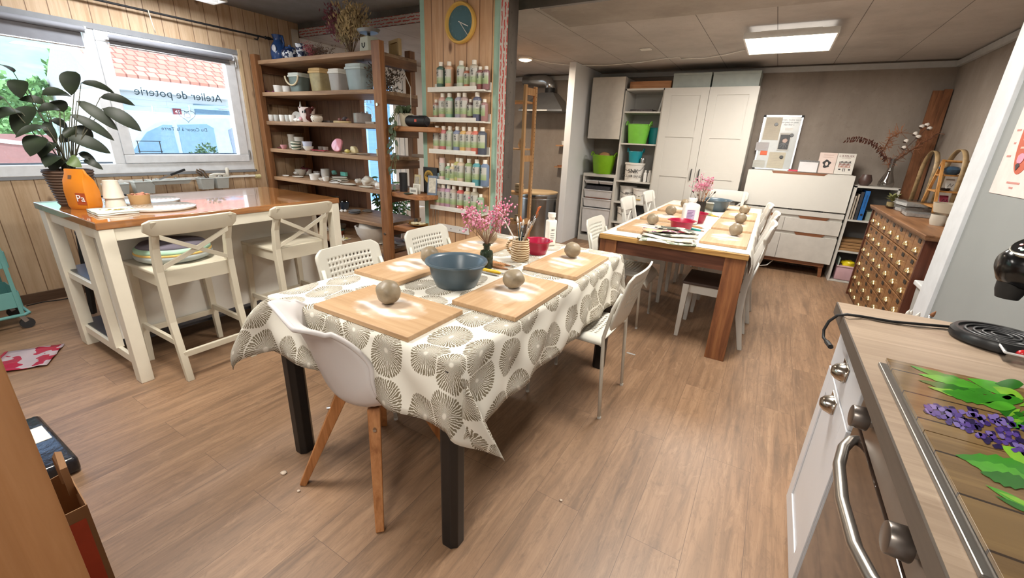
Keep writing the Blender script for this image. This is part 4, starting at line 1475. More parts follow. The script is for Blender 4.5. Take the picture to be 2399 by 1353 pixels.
# along the centre line: (y, z, half width, rim rise, rim forward shift)
tab = [(.235, .425, .185, .000, .0), (.20, .435, .205, .010, .0), (.10, .425, .228, .035, .0), (-.02, .412, .238, .070, .005), (-.10, .415, .240, .100, .02), (-.158, .455, .236, .118, .055), (-.188, .54, .225, .095, .085), (-.212, .63, .208, .055, .085), (-.242, .72, .194, .024, .065), (-.285, .785, .180, .006, .045), (-.318, .812, .140, -.004, .02)]
rows = []
NR, NCc = 40, 24
for i in range(NR + 1):
    y, z, hw, rise, fw = bspl(tab, i / NR)
    y2, z2 = bspl(tab, min(1, i / NR + .02))[:2]
    y1, z1 = bspl(tab, max(0, i / NR - .02))[:2]
    row = []
    for j in range(NCc + 1):
        a = -1 + 2 * j / NCc
        k = abs(a) ** 2.4
        row.append((a * hw * (1 - .06 * k), y + fw * k + (.012 * (1 - a * a) if i > NR * .8 else 0), z + rise * k - (.012 * k if i > NR * .85 else 0)))
    rows.append(row)
so = MB().sheet(rows).build('shell', SHELL, sc, smooth='all', solid=0.012)
so.rotation_euler = (0, 0, radians(-19))
rim = [Vector(r[0]) for r in rows] + [Vector(p_) for p_ in rows[-1][1:]] + [Vector(r[-1]) for r in rows[::-1][1:]] + [Vector(p_) for p_ in rows[0][::-1][1:]]
ro = MB().tube(rim, 0.009, 8).build('rim', SHELL, so, smooth='all')
BEECH = wood('beech_leg', '#b87f4e', '#9a6437', 'z', 1.4, 0.4, light='#c9925f')
for sx in (-1, 1):
    for sy in (-1, 1):
        MB().bar((sx * .215, sy * .225, 0), (sx * .085, sy * .095, .405), .030, .026, (sx, sy, 0), .046, .046).build('leg', BEECH, sc, bevel=0.004)
        MB().cyl((sx * .118, sy * .128, .345), (sx * .128, sy * .138, .345), .006).build('bolt', STEEL, sc)
m_ = MB()
m_.bar((-.10, -.11, .398), (.10, .11, .398), .028, .01).bar((-.10, .11, .3975), (.10, -.11, .3975), .028, .01)
m_.build('under_frame', MATBLACK, sc)

# ------------------------------------------------------------------ white perforated stacking chairs
ADDE = plain('#d2cfc4', 0.35, var=0.01)


def perforated(mb, P, us, vs, hu, hv, hole):
    """one seamless grid sheet; every 2 x 2 block of cells from column hu, row hv on carries an opening"""
    b = mb.bm
    V = [[b.verts.new(P(u, v)) for u in us] for v in vs]
    done = set()
    for j in range(hv[0], hv[1], 2):
        for i in range(hu[0], hu[1], 2):
            o = [V[j][i], V[j][i + 1], V[j][i + 2], V[j + 1][i + 2], V[j + 2][i + 2], V[j + 2][i + 1], V[j + 2][i], V[j + 1][i]]
            h = [b.verts.new(P(us[i + 1] + hole * cos(q), vs[j + 1] + hole * sin(q))) for q in [pi + pi / 4 * (k + 1) for k in range(8)]]
            for k in range(8):
                b.faces.new((o[k], o[(k + 1) % 8], h[(k + 1) % 8], h[k]))
            done |= {(i, j), (i + 1, j), (i, j + 1), (i + 1, j + 1)}
    for v_ in [V[j + 1][i + 1] for j in range(hv[0], hv[1], 2) for i in range(hu[0], hu[1], 2)]:
        b.verts.remove(v_)
    for j in range(len(vs) - 1):
        for i in range(len(us) - 1):
            if (i, j) not in done:
                b.faces.new((V[j][i], V[j][i + 1], V[j + 1][i + 1], V[j + 1][i]))


def stacking_chair(lab, loc, rz, group):
    c = thing('stacking_chair', lab, 'chair', loc, rz, group)
    r = .0095
    for s_ in (-1, 1):
        x = s_ * .195
        MB().tube([(x, -.235, 0), (x, -.215, .30), (x, -.205, .46), (x * .99, -.235, .62), (x * .96, -.265, .70)], r, 10).build('rear_leg', ADDE, c, smooth='all')
        MB().tube([(x * .98, .20, 0), (x, .18, .38), (x, .165, .415), (x * .96, .14, .427), (x * .9, -.18, .415), (x * .97, -.205, .413)], r, 10).build('front_leg', ADDE, c, smooth='all')
        MB().cyl((x, -.235, -.0), (x, -.235, .012), .0105).cyl((x * .98, .20, 0), (x * .98, .20, .012), .0105).build('foot_cap', plain('#d0cec8', 0.5), c)

    def seat(u, v):
        return (u, v, .447 - .016 * max(0, 1 - (u / .2) ** 2) * .8 - (.055 * ((v - .13) / .09) ** 2 if v > .13 else 0) - .03 * max(0, abs(u) - .17) / .03)
    m_ = MB()
    us = [-.20, -.185, -.17, -.15] + [-.132 + .012 * k for k in range(23)] + [.15, .17, .185, .20]
    vs = [-.205, -.19, -.17] + [-.150 + .012 * k for k in range(23)] + [.13, .15, .17, .19, .21, .2325]
    perforated(m_, seat, us, vs, (4, 26), (3, 25), .0078)
    m_.build('seat', ADDE, c, smooth='all', solid=0.007)

    def wdt(v):
        if v > .755:
            return .205 - .045 * ((v - .755) / .04) ** 2
        if v < .56:
            return .205 - .03 * ((.56 - v) / .06) ** 2
        return .205

    def back(u, v):
        t_ = (v - .50) / .29
        u = u * wdt(v) / .205
        return (u, -.225 - .075 * t_ - .020 * (1 - (u / .2) ** 2), v)
    m_ = MB()
    us = [-.205, -.19, -.165] + [-.144 + .012 * k for k in range(25)] + [.165, .19, .205]
    vs = [.50, .52, .54, .56, .586] + [.612 + .01375 * k for k in range(11)] + [.765, .775, .785, .792, .795]
    perforated(m_, back, us, vs, (3, 27), (5, 15), .0070)
    m_.build('backrest', ADDE, c, smooth='all', solid=0.010)
    return c


ga = 'white perforated stacking chairs'
st1 = stacking_chair('white perforated stacking chair on right side of near table', (-0.755, 2.06, 0), pi / 2, ga)
dup(st1, (-1.585, 1.455, 0), -pi / 2, 'white perforated stacking chair tucked in left of near table, nearer one', ga)
dup(st1, (-1.595, 2.085, 0), -pi / 2, 'white perforated stacking chair tucked in left of near table, farther one', ga)
dup(st1, (-0.875, 3.33, 0), -pi / 2, 'white perforated stacking chair at the near left corner of far table', ga)

# ------------------------------------------------------------------ white cross-back chairs at the far table
gi = 'white cross-back chairs at the far table'
BROWNSEAT = plain('#4a3a33', 0.6)
c1 = cross_chair('dining_chair', 'white cross-back chair with brown seat at near right of far table', 'chair', (-0.205, 3.395, 0), pi / 2, 0.44, 0.905, 0.37, 0.37, WHITEP, BROWNSEAT, False, gi)
c2 = cross_chair('dining_chair', 'white cross-back chair at right of far table, second from the front', 'chair', (-0.185, 3.99, 0), pi / 2, 0.44, 0.905, 0.37, 0.37, WHITEP, None, False, gi)
dup(c2, (-0.235, 4.62, 0), pi / 2 + .05, 'white cross-back chair at right of far table, farthest from the front', gi)
dup(c2, (-0.855, 4.05, 0), -pi / 2, 'white cross-back chair at left of far table, nearer of two', gi)
dup(c2, (-0.845, 4.80, 0), -pi / 2, 'white cross-back chair at left of far table, farther of two', gi)
dup(c2, (-0.42, 5.57, 0), pi - .06, 'white cross-back chair at far end of far table before the wardrobe', gi)
# ------------------------------------------------------------------ kitchen island with shelves
CAB = plain('#e3ddcc', 0.45, var=0.02)
OAKTOP = wood('island_oak_top', '#a8713f', '#87552c', 'y', 1.2, 0.10, stripe=0.04, light='#cf9355', spec=1.0)
OAKTOP.node_tree.nodes['Principled BSDF'].inputs['Coat Weight'].default_value = 0.7
isl = thing('kitchen_island', 'cream kitchen island with shiny oiled oak top under the window', 'island', (-3.235, 1.395, 0))
MB().box(-0.475, 0.475, -0.695, 0.695, 0.862, 0.900).build('worktop', OAKTOP, isl, bevel=0.004)
for x0, x1 in ((-0.43, -0.33), (0.415, 0.490)):
    for y0, y1 in ((-0.69, -0.63), (0.63, 0.69)):
        MB().box(x0 if x0 < 0 else 0.40, x1 if x0 < 0 else 0.472, y0, y1, 0, 0.862).build('leg', CAB, isl, bevel=0.003)
for y0, y1 in ((-0.685, -0.645), (0.645, 0.685)):
    MB().box(0.10, 0.19, y0, y1, 0.13, 0.862).build('end_post', CAB, isl, bevel=0.002)
    MB().box(-0.33, 0.40, y0 + .01, y1 - .01, 0.085, 0.135).build('end_rail', CAB, isl, bevel=0.002)
    MB().box(-0.33, 0.10, y0 + .01, y1 - .01, 0.455, 0.495).build('end_rail', CAB, isl, bevel=0.002)
    MB().box(-0.33, 0.40, y0 + .01, y1 - .01, 0.80, 0.862).build('end_rail', CAB, isl, bevel=0.002)
MB().box(0.165, 0.185, -0.645, 0.645, 0.175, 0.862).build('front_panel', plain('#d9d7d0', 0.5, var=0.02), isl)
SLAT = plain('#3c3f45', 0.3, 0.6)
for z in (0.125, 0.485):
    MB().box(-0.43, 0.16, -0.66, 0.66, z, z + 0.018).build('shelf', SLAT, isl)
MB().box(0.40, 0.465, -0.63, 0.63, 0.80, 0.862).build('front_rail', CAB, isl)

# black folding stool behind the island
bs = thing('black_stool', 'black stool behind the island seen through its open end', 'stool', (-3.98, 1.10, 0))
MB().box(-0.16, 0.16, -0.17, 0.17, 0.60, 0.63).build('seat', MATBLACK, bs, bevel=0.006)
for sx in (-1, 1):
    for sy in (-1, 1):
        MB().bar((sx * .2, sy * .19, 0), (sx * .14, sy * .15, .60), .03, .03).build('leg', MATBLACK, bs)
MB().box(-.18, -.155, -.17, .17, .72, .86).build('back_rail', MATBLACK, bs, bevel=0.004)
for sy in (-1, 1):
    MB().bar((-.155, sy * .15, .60), (-.17, sy * .15, .86), .026, .02).build('back_post', MATBLACK, bs)

IZ = 0.900
# leafy plant in a ribbed pot
pl = thing('leafy_plant', 'dark broad-leaved plant in ribbed brown pot on the island', 'plant', (-3.44, 0.825, IZ))
prof = [(0.070, 0)]
for k in range(12):
    z = 0.012 + k * 0.0155
    r = 0.074 + 0.032 * (z / 0.2)
    prof += [(r, z), (r + 0.005, z + 0.005), (r + 0.005, z + 0.009), (r, z + 0.0135)]
prof += [(0.107, 0.2), (0.098, 0.2), (0.09, 0.17), (0.001, 0.165)]
MB().lathe(prof, n=36).build('pot', plain('#5a4538', 0.7), pl, smooth=True)
MB().lathe([(0.001, 0.168), (0.09, 0.172), (0.001, 0.176)], n=20).build('soil', plain('#2e241d', 0.95), pl)
t = NT('dark_leaf')
v = t.coord()
DLEAF = t.set(t.ramp(t.noise(v, 9, 3), [(0.3, '#171d17'), (0.7, '#28331f')]), 0.5)
LLEAF = plain('#5c7040', 0.5)
stalks = MB()


def leaf_blade(mb, p, q, wd, droop=0.02, up=(0, 0, 1), n=9):
    p, q = Vector(p), Vector(q)
    d_ = q - p
    s_ = d_.cross(Vector(up))
    s_ = s_.normalized() if s_.length > 1e-5 else Vector((0, 1, 0))
    nn = s_.cross(d_).normalized()
    g = []
    for i in range(n + 1):
        k = i / n
        wk = wd * (sin(pi * min(1, k * 1.01) ** 0.92) ** 0.6 if 0 < k < 1 else 0.02)
        c_ = p + d_ * k + nn * (droop * 4 * k * (1 - k)) - Vector((0, 0, droop * k * k))
        g.append([c_ - s_ * wk + nn * wk * .25, c_, c_ + s_ * wk + nn * wk * .25])
    mb.sheet(g)


org = Vector(pl.location)
leaves = [  # stem end, tip (pixels of the photo on the plant's own depth), half width, depth offset
    ((32, 170, 0), (-55, 140, .1), .035), ((55, 188, .02), (45, 222, .04), .036), ((7, 227, .1), (-30, 240, .1), .03),
    ((178, 168, .05), (165, 215, .06), .040), ((190, 194, .08), (268, 212, .1), .020), ((98, 222, .03), (166, 218, .04), .026),
    ((110, 245, .02), (40, 225, .0), .020), ((82, 250, .04), (36, 310, .06), .040), ((50, 262, .06), (-20, 275, .1), .026),
    ((140, 256, .1), (84, 254, .1), .022), ((150, 262, .0), (130, 226, -.02), .034), ((180, 236, .06), (275, 298, .12), .027),
    ((235, 228, .1), (315, 240, .14), .024), ((240, 254, .1), (330, 300, .16), .034), ((165, 268, .06), (266, 322, .1), .024),
    ((110, 298, .1), (33, 314, .12), .018), ((105, 284, .06), (132, 322, .08), .020), ((118, 282, .0), (158, 300, -.02), .024),
    ((172, 296, .02), (214, 330, .04), .040), ((106, 322, .1), (68, 358, .12), .042), ((130, 335, .06), (92, 362, .1), .034),
    ((140, 334, .0), (185, 322, -.02), .028), ((160, 322, .06), (258, 352, .1), .032), ((185, 358, .02), (226, 376, .06), .018),
    ((195, 375, .04), (240, 390, .08), .018), ((140, 365, .08), (104, 384, .12), .035), ((150, 372, .04), (118, 395, .06), .035),
    ((160, 375, .1), (190, 384, .14), .028), ((150, 300, .04), (170, 316, .04), .03)]
for i, (a, b_, wd) in enumerate(leaves):
    p_ = on_x(a[0], a[1], org.x + a[2] * 1.2 - .06) - org
    q_ = on_x(b_[0], b_[1], org.x + b_[2] * 1.2 - .06) - org
    m_ = MB()
    leaf_blade(m_, p_, q_, wd * 1.2, 0.018, (.62, -.48, .55))
    m_.build('leaf', LLEAF if i in (27,) else DLEAF, pl, smooth='all')
    m0 = Vector((0.02 * sin(i * 2.1), 0.02 * cos(i * 1.7), 0.165))
    stalks.tube([m0, (m0 + p_) / 2 + Vector((0, 0, .03)), p_], [.0035, .0028, .0018], 5)
stalks.build('stems', plain('#4b4a3a', 0.6), pl, smooth='all')

# orange paper bag
ob = thing('orange_bag', 'orange rolled-top packet standing before the plant pot', 'bag', (-3.265, 0.815, IZ), radians(28))
ORB = plain('#cc7a1c', 0.42, var=0.05)
rings = []
for z, hx, hy, dx in ((0, .052, .038, 0), (.02, .058, .042, 0), (.10, .060, .043, 0), (.155, .058, .032, -.004), (.19, .055, .012, -.008), (.215, .053, .005, -.012)):
    rings.append([(-hx + dx, -hy, z), (0 + dx, -hy * 1.04, z), (hx + dx, -hy, z), (hx + dx + (.004 if z < .15 else -.006), 0, z), (hx + dx, hy, z), (dx, hy, z), (-hx + dx, hy, z), (-hx + dx - (.004 if z < .15 else -.006), 0, z)])
MB().ring_surface(rings).build('packet', ORB, ob, bevel=0.002, smooth=True)
MB().box(0.004, .058, -.0455, -.0445, .030, .092).build('label', plain('#a8481d', 0.5), ob)
words('lettering', 'Pa', WH, .052, (.03, -.047, .062), (pi / 2, 0, 0), ob)
MB().hexa([(-.030, -.030, .163), (-.010, -.030, .163), (-.010, -.029, .164), (-.030, -.029, .164), (-.032, -.022, .182), (-.012, -.022, .182), (-.012, -.021, .183), (-.032, -.021, .183)]).build('sticker', plain('#6a4a34', 0.5), ob)

# two upside-down cups in a stack
cpm = plain('#cfc8ba', 0.6)
for i, (z, lab) in enumerate(((0, 'lower upside-down white paper cup of the stack by the orange bag'), (0.052, 'upper upside-down white paper cup of the stack by the orange bag'))):
    c_ = MB().lathe([(0.047, 0), (0.049, 0.003), (0.047, 0.006), (0.034, 0.098), (0.031, 0.100), (0.030, 0.097), (0.001, 0.096)], n=28).build('paper_cup', cpm, smooth=True)
    c_.location = (-3.235, 0.935, IZ + z)
    tag(c_, lab, 'cup')
bk = thing('clay_pot', 'small tan pot filled with reddish shards beside the paper cups', 'pot', (-3.20, 1.04, IZ))
MB().lathe([(0.042, 0), (0.048, 0.01), (0.050, 0.045), (0.052, 0.068), (0.047, 0.068), (0.045, 0.045), (0.001, 0.04)], n=24).build('pot', plain('#b08a5d', 0.85), bk, smooth=True)
m_ = MB()
for i in range(16):
    m_.ball((RND.uniform(-.03, .03), RND.uniform(-.03, .03), .06 + RND.uniform(0, .012)), .011, 1.3, .8, .5, 6, 4)
o = m_.build('shards', plain('#c98a72', 0.8), bk)
o['kind'] = 'stuff'
# folded cloth
cl = thing('folded_towel', 'folded pale cloth with a yellow print on the island front edge', 'towel', (-3.035, 0.858, IZ), radians(-3))
for k in range(2):
    MB().sheet([[(-.095 + .19 * i / 8, -.085 + .17 * j / 8, .004 + .009 * k + .002 * sin(i * 1.2 + j)) for i in range(9)] for j in range(9)]).build('fold', plain('#c9cfc6', 0.9), cl, smooth='all', solid=0.008)
m_ = MB()
for i in range(14):
    x, y = RND.gauss(.01, .03), RND.gauss(0, .035)
    m_.cyl((x, y, .0185), (x, y, .0192), RND.uniform(.004, .009), n=7)
o = m_.build('print', plain('#b7a24d', 0.9), cl)
o['kind'] = 'stuff'
# round glazed plates
t = NT('swirl_glaze')
v = t.coord()
w = t.new('ShaderNodeTexWave', wave_type='RINGS', rings_direction='Z')
w.inputs['Scale'].default_value = 14
w.inputs['Distortion'].default_value = 2
t.link(v, w.inputs['Vector'])
SWIRL = t.set(t.ramp(w.outputs['Fac'], [(0.3, '#a9a398'), (0.6, '#c9c4ba')]), 0.10, spec=0.7)
for (x, y, r, lab) in ((-3.375, 1.115, .185, 'round glossy platter on island, the one nearer the window'), (-3.045, 1.085, .165, 'round glossy platter on island, the one nearer the stools')):
    o = MB().lathe([(r * .97, 0), (r, .005), (r, .012), (r * .97, .014), (.001, .013)], n=48).build('round_platter', SWIRL, smooth=True)
    o.location = (x, y, IZ)
    tag(o, lab, 'plate', 'round platters on the island')

# ------------------------------------------------------------------ wall rail with hanging bins under the window
RZ = 0.893
rl = thing('wall_rail', 'long white metal rail under the window carrying hanging bins', 'rail', (WX + 0.035, 2.0, RZ))
MB().box(-.004, .004, -.62, .57, -.012, .012).build('bar', WHITE, rl)
MB().cyl((.014, .20, -.004), (.014, .57, -.004), .006).build('rod', WHITE, rl)
for y in (-.55, 0.22, .5):
    MB().box(-.035, -.004, y - .01, y + .01, -.015, .015).build('bracket', WHITE, rl)
MB().cyl((0, .575, -.008), (0, .625, -.008), .021, .023, n=14).build('end_knob', plain('#d9cf9a', 0.5), rl, smooth=True)
gb = 'grey bins hanging on the rail below the window'
BIN = plain('#c6cbc8', 0.45)


def hang_bin(y, w, h, dp, lab, z=RZ):
    b = thing('hanging_bin', lab, 'bin', (WX + 0.052, y, z), 0, gb)
    t_ = .004
    hw = w / 2
    m_ = MB()
    for (a, c, e, f) in (((0, -hw), (dp, -hw), (dp * .85, -hw * .86), (.006, -hw * .86)), ((dp, -hw), (dp, hw), (dp * .85, hw * .86), (dp * .85, -hw * .86)), ((dp, hw), (0, hw), (.006, hw * .86), (dp * .85, hw * .86)), ((0, hw), (0, -hw), (.006, -hw * .86), (.006, hw * .86))):
        m_.quad((*a, 0), (*c, 0), (*e, -h), (*f, -h))
    m_.quad((dp * .85, -hw * .86, -h), (dp * .85, hw * .86, -h), (.006, hw * .86, -h), (.006, -hw * .86, -h))
    bmesh.ops.remove_doubles(m_.bm, verts=m_.bm.verts, dist=1e-5)
    m_.build('tub', BIN, b, solid=t_)
    MB().box(-.002, dp + .004, -hw - .004, -hw + .004, -.006, .004).box(-.002, dp + .004, hw - .004, hw + .004, -.006, .004).box(dp - .003, dp + .006, -hw, hw, -.006, .004).build('lip', BIN, b, bevel=0.002)
    for s_ in (-.5, .5):
        MB().box(-.024, .002, s_ * hw - .006, s_ * hw + .006, -.002, .012).build('hook', BIN, b)
    return b


ys = [on_x(u, 425, WX + .1).y for u in (268, 333, 397, 481, 517)]
hang_bin(ys[0], .15, .085, .10, 'grey hanging bin at the left end of the rail behind the cups', RZ - .01)
hang_bin(ys[1], .14, .10, .10, 'grey hanging bin holding two wooden sticks')
hang_bin(ys[2], .30, .035, .12, 'wide shallow grey tray hanging in middle of the rail', RZ + .005)
hang_bin(ys[3], .11, .10, .10, 'grey hanging bin holding big brown pliers', RZ + .004)
hang_bin(ys[4], .11, .10, .10, 'grey hanging bin at right end of the rail with bent tool', RZ + .004)
Wd = plain('#7a634f', 0.6)
for (y, z0, lean, lab) in ((ys[1] + .01, -.05, .00, 'left wooden stick standing in the hanging bin'), (ys[1] + .055, -.05, .02, 'right wooden stick standing in the hanging bin')):
    o = MB().bar((WX + .10, y, RZ + z0), (WX + .10, y + lean, RZ + .035), .009, .006).build('wooden_stick', Wd)
    tag(o, lab, 'stick', 'sticks in the hanging bin')
kn = thing('trimming_knife', 'black-handled knife lying across the shallow hanging tray', 'knife', (WX + .11, ys[2] - .05, RZ + .022), 0, None, rot=(radians(20), 0, 0))
MB().box(-.006, .006, .07, .20, -.010, .010).build('handle', MATBLACK, kn, bevel=0.004)
MB().box(-.001, .001, -.03, .072, -.008, .006).build('blade', STEEL, kn)
plr = thing('pliers', 'brown-handled pliers standing in a hanging bin', 'pliers', (WX + .10, ys[3], RZ - .03))
HB = plain('#6b5a4a', 0.5)
MB().tube([(0, .03, -.03), (0, .02, .03), (0, -.02, .09), (0, -.055, .115), (0, -.06, .095), (0, -.02, .06)], .008, 8).build('handle', HB, plr, smooth='all')
MB().tube([(0, .045, -.03), (0, .03, .05), (0, .0, .105), (0, -.03, .118)], .007, 8).build('handle', HB, plr, smooth='all')
bt = tag(MB().tube([(WX + .10, ys[4] - .05, RZ - .01), (WX + .10, ys[4] + .0, RZ + .045), (WX + .10, ys[4] + .045, RZ - .005)], .006, 6).build('bent_tool', plain('#54453c', 0.5)), 'dark bent tool hooked over the right hanging bin', 'tool')
cb = []
for i in range(60):
    a = i * .62
    cb.append((WX + .125 + .012 * cos(a * .5), ys[4] - .02 + .085 * cos(a), RZ + .012 + .018 * sin(a) + .0003 * i))
tag(MB().tube(cb, .0035, 5).build('coiled_cord', plain('#e1ddd0', 0.6), smooth='all'), 'coiled white cord lying over the two right hanging bins', 'cord')
tag(MB().lathe([(.012, -.03), (.017, -.02), (.017, .03), (.012, .045), (.001, .047)], (WX + .04, 2.30, RZ + .045), 14).build('radiator_valve', plain('#e8e4d6', 0.5), smooth=True), 'small white thermostat knob above the rail under the window', 'valve')

# curtain rod above the window with a scrap of string
CRZ = 2.245
cr = thing('curtain_rod', 'black iron curtain rod above the window', 'rod', (WX + .07, 2.0, CRZ))
MB().cyl((0, -2.2, 0), (0, .86, 0), .0085, n=10).build('rod', MATBLACK, cr, smooth=True)
MB().tube([(0, .86, 0), (0, .875, 0), (0, .88, 0), (0, .90, 0), (0, .93, 0), (0, .935, 0), (0, .99, 0)], [.009, .018, .009, .016, .012, .008, .005], 10).build('finial', MATBLACK, cr, smooth='all')
for y in (-1.5, .80):
    MB().tube([(-.07, y, -.02), (-.02, y, -.03), (0, y, -.008)], .006, 6).build('bracket', MATBLACK, cr)
sy = on_x(346, 30, WX + .07).y
tag(MB().tube([(WX + .058, sy + .004, CRZ - .03), (WX + .06, sy, CRZ + .011), (WX + .082, sy + .002, CRZ + .008), (WX + .084, sy + .006, CRZ - .04), (WX + .084, sy + .012, CRZ - .10), (WX + .08, sy + .022, CRZ - .155)], .004, 6).build('string', plain('#d8cfbd', 0.9), smooth='all'), 'scrap of pale string tied over the curtain rod', 'string')

# ------------------------------------------------------------------ floor things on the left
TEAL = plain('#6fa8a4', 0.4, var=0.03)
tr = thing('utility_trolley', 'teal metal trolley on castors at left edge by the pine wall', 'trolley', (-4.36, 0.37, 0))
for k, z in enumerate((.155, .43, .72)):
    m_ = MB()
    hx, hy, h = .165, .22, .11
    m_.box(-hx, hx, -hy, hy, z, z + .004).box(-hx, -hx + .004, -hy, hy, z, z + h).box(hx - .004, hx, -hy, hy, z, z + h).box(-hx, hx, -hy, -hy + .004, z, z + h).box(-hx, hx, hy - .004, hy, z, z + h)
    m_.build('tray', TEAL, tr, bevel=0.003)
for sx in (-1, 1):
    for sy_ in (-1, 1):
        MB().bar((sx * .172, sy_ * .20, .10), (sx * .172, sy_ * .20, .83), .008, .02).build('upright', TEAL, tr)
        ca = MB().cyl((sx * .16 - .012, sy_ * .21, .036), (sx * .16 + .012, sy_ * .21, .036), .036, n=18).build('castor', plain('#2c2d30', 0.5), tr)
        MB().bar((sx * .16, sy_ * .21, .05), (sx * .16, sy_ * .19, .10), .03, .024).build('castor_fork', STEEL, ca)
MB().tube([(-.17, -.23, .10), (-.17, .21, .10), (-.15, .235, .10), (.15, .235, .10), (.17, .21, .10), (.17, -.23, .10)], .011, 8).build('foot_frame', TEAL, tr, smooth='all')
MB().ball((.05, .10, .86), .10, .9, 1, .5, 14, 10, .35, 3).build('crumpled_wrap', plain('#d7dbd9', 0.3), tr, smooth='all')
t = NT('printed_plastic')
v = t.coord()
PLS = t.set(t.ramp(t.noise(v, 9, 2), [(0.48, '#b8a6ab'), (0.52, '#a51f3f')], 'CONSTANT'), 0.2, spec=0.7)
g = [[(.30 * (i / 10 - .5), .26 * (j / 8 - .5), .012 + .010 * noise.noise(Vector((i * .5, j * .5, 1)))) for i in range(11)] for j in range(9)]
pb = MB().sheet(g).build('plastic_bag', PLS, smooth='all', solid=.003)
pb.location = (-3.60, 0.44, 0)
pb.rotation_euler = (0, 0, radians(-28))
tag(pb, 'clear plastic bag with red print lying flat on the floor', 'bag')
MB().box(-.15, .15, -.132, -.12, .004, .016).build('seam', plain('#9c1d38', 0.3), pb)
pk = thing('parcel', 'black plastic-wrapped parcel with white label on floor', 'parcel', (-2.44, 0.175, 0))
MB().box(-.25, .25, -.13, .13, 0, .075).build('wrap', plain('#222329', 0.22, var=0.2, bump=0.8, scale=30), pk, bevel=0.018, seg=3, smooth=True)
m_ = MB().box(-.12, .02, .01, .11, .075, .0765).build('label', PAPER, pk)
for k in range(9):
    MB().box(-.02 + k * .004, -.018 + k * .004, .02, .06, .0765, .077).build('barcode', INK, m_)
pg = thing('paper_carrier', 'open brown paper carrier bag with orange front on the floor', 'bag', (-1.625, 0.105, 0), radians(-4))
KR = plain('#9b7450', 0.8)
DKR = plain('#4a372a', 0.9)
hx, hy, h = .115, .095, .31
MB().box(-hx, hx, -hy, hy, 0, .004).build('base', KR, pg)
MB().quad((-hx, -hy, 0), (hx, -hy, 0), (hx - .004, -hy + .01, h), (-hx + .004, -hy + .01, h - .03)).build('front_side', KR, pg, solid=.003)
MB().quad((-hx, hy, 0), (hx, hy, 0), (hx - .01, hy, h), (-hx, hy, h)).build('back_side', KR, pg, solid=.003)
MB().quad((hx, -hy, 0), (hx, hy, 0), (hx - .01, hy, h), (hx - .004, -hy + .01, h)).build('gusset', KR, pg, solid=.003)
MB().quad((-hx, -hy, 0), (-hx, hy, 0), (-hx, hy, h), (-hx + .004, -hy + .01, h - .03)).build('gusset', KR, pg, solid=.003)
MB().quad((hx + .0025, -hy + .012, .01), (hx + .0025, hy - .012, .01), (hx - .0070, hy - .010, h - .04), (hx - .001, -hy + .016, h - .035)).build('orange_print', plain('#c2492a', 0.5), pg)
MB().tube([(-.02, hy - .01, h - .03), (-.02, hy - .01, h + .07), (-.06, hy - .01, h + .10), (-.10, hy - .01, h + .07), (-.10, hy - .01, h - .03)], .011, 4).build('handle', KR, pg)
bc = thing('beech_cabinet', 'tall beech cabinet side close at the lower left corner', 'cabinet', (-1.29, -0.14, 0))
BE = wood('beech_panel', '#a97a50', '#8d623c', 'z', .6, 0.35, stripe=0.06, light='#b88a60')
MB().box(.192, .215, -.235, .245, 0, 1.30).build('side_panel', BE, bc, bevel=0.002)
MB().box(-.215, -.192, -.235, .245, 0, 1.30).build('side_panel', BE, bc, bevel=0.002)
for z in (.03, .45, .88, 1.277):
    MB().box(-.192, .192, -.235, .235, z, z + .022).build('shelf', BE, bc)
MB().box(-.192, .192, -.24, -.235, 0, 1.30).build('back_panel', BE, bc)
fc = [on_z(u, v, .004) for u, v in ((62, 716), (100, 707), (140, 702), (185, 694))]
tag(MB().tube(fc, .004, 5).build('floor_cable', MATBLACK, smooth='all'), 'black cable lying along the skirting under the window wall', 'cable')
# ------------------------------------------------------------------ big pine rack with pottery
SHW = wood('rack_shelf_pine', '#a98766', '#82634a', 'x', .8, 0.6, knots=True, light='#bf9f7e')
POSTW = wood('rack_post_pine', '#94653f', '#70482b', 'z', .8, 0.5, knots=True, light='#a87a52')
RUNG = wood('rack_rung_pine', '#704c31', '#543722', 'y', 1, 0.55, light='#835d40')
YF, YR = 2.74, 3.235
SZ = [2.016, 1.723, 1.449, 1.176, 0.884, 0.577, 0.322]
rk = thing('pottery_rack', 'tall pine rack full of pottery in the corner behind the island', 'shelf', (-3.84, 2.99, 0))
ox, oy = 3.84, -2.99
for x0, x1, y0, y1, h in ((-4.76, -4.68, YF - .03, YF + .03, 2.07), (-2.995, -2.90, YF - .04, YF + .015, 2.075), (-4.75, -4.69, YR - .06, YR, 2.06), (-3.085, -3.02, YR - .065, YR, 2.085)):
    MB().box(x0 + ox, x1 + ox, y0 + oy, y1 + oy, 0, h).build('post', POSTW, rk, bevel=0.003)
for i, z in enumerate(SZ):
    xr = -2.995 if i != 5 else -2.655
    sh = MB().box(-4.70 + ox, -2.995 + ox, YF + oy, YR + oy - .005, z - .036, z)
    sh.build('shelf', SHW, rk, bevel=0.004)
    MB().box(-3.02 + ox - .01, -2.945 + ox, YF + .015 + oy, YR - .06 + oy, z - .105, z - .036).build('rung', RUNG, rk)
    MB().box(-4.76 + ox, -4.70 + ox, YF + .03 + oy, YR - .06 + oy, z - .105, z - .036).build('rung', RUNG, rk)
for z in (1.60, 0.50):
    MB().cyl((-2.955 + ox, YF - .04 + oy, z), (-2.955 + ox, YF - .05 + oy, z), .012, n=12).build('bolt', STEEL, rk)
LIVE = wood('live_edge_plank', '#a9744a', '#7d512f', 'x', 1, 0.6, light='#c1905f')
gl_ = 'rough planks between rack and pillar'
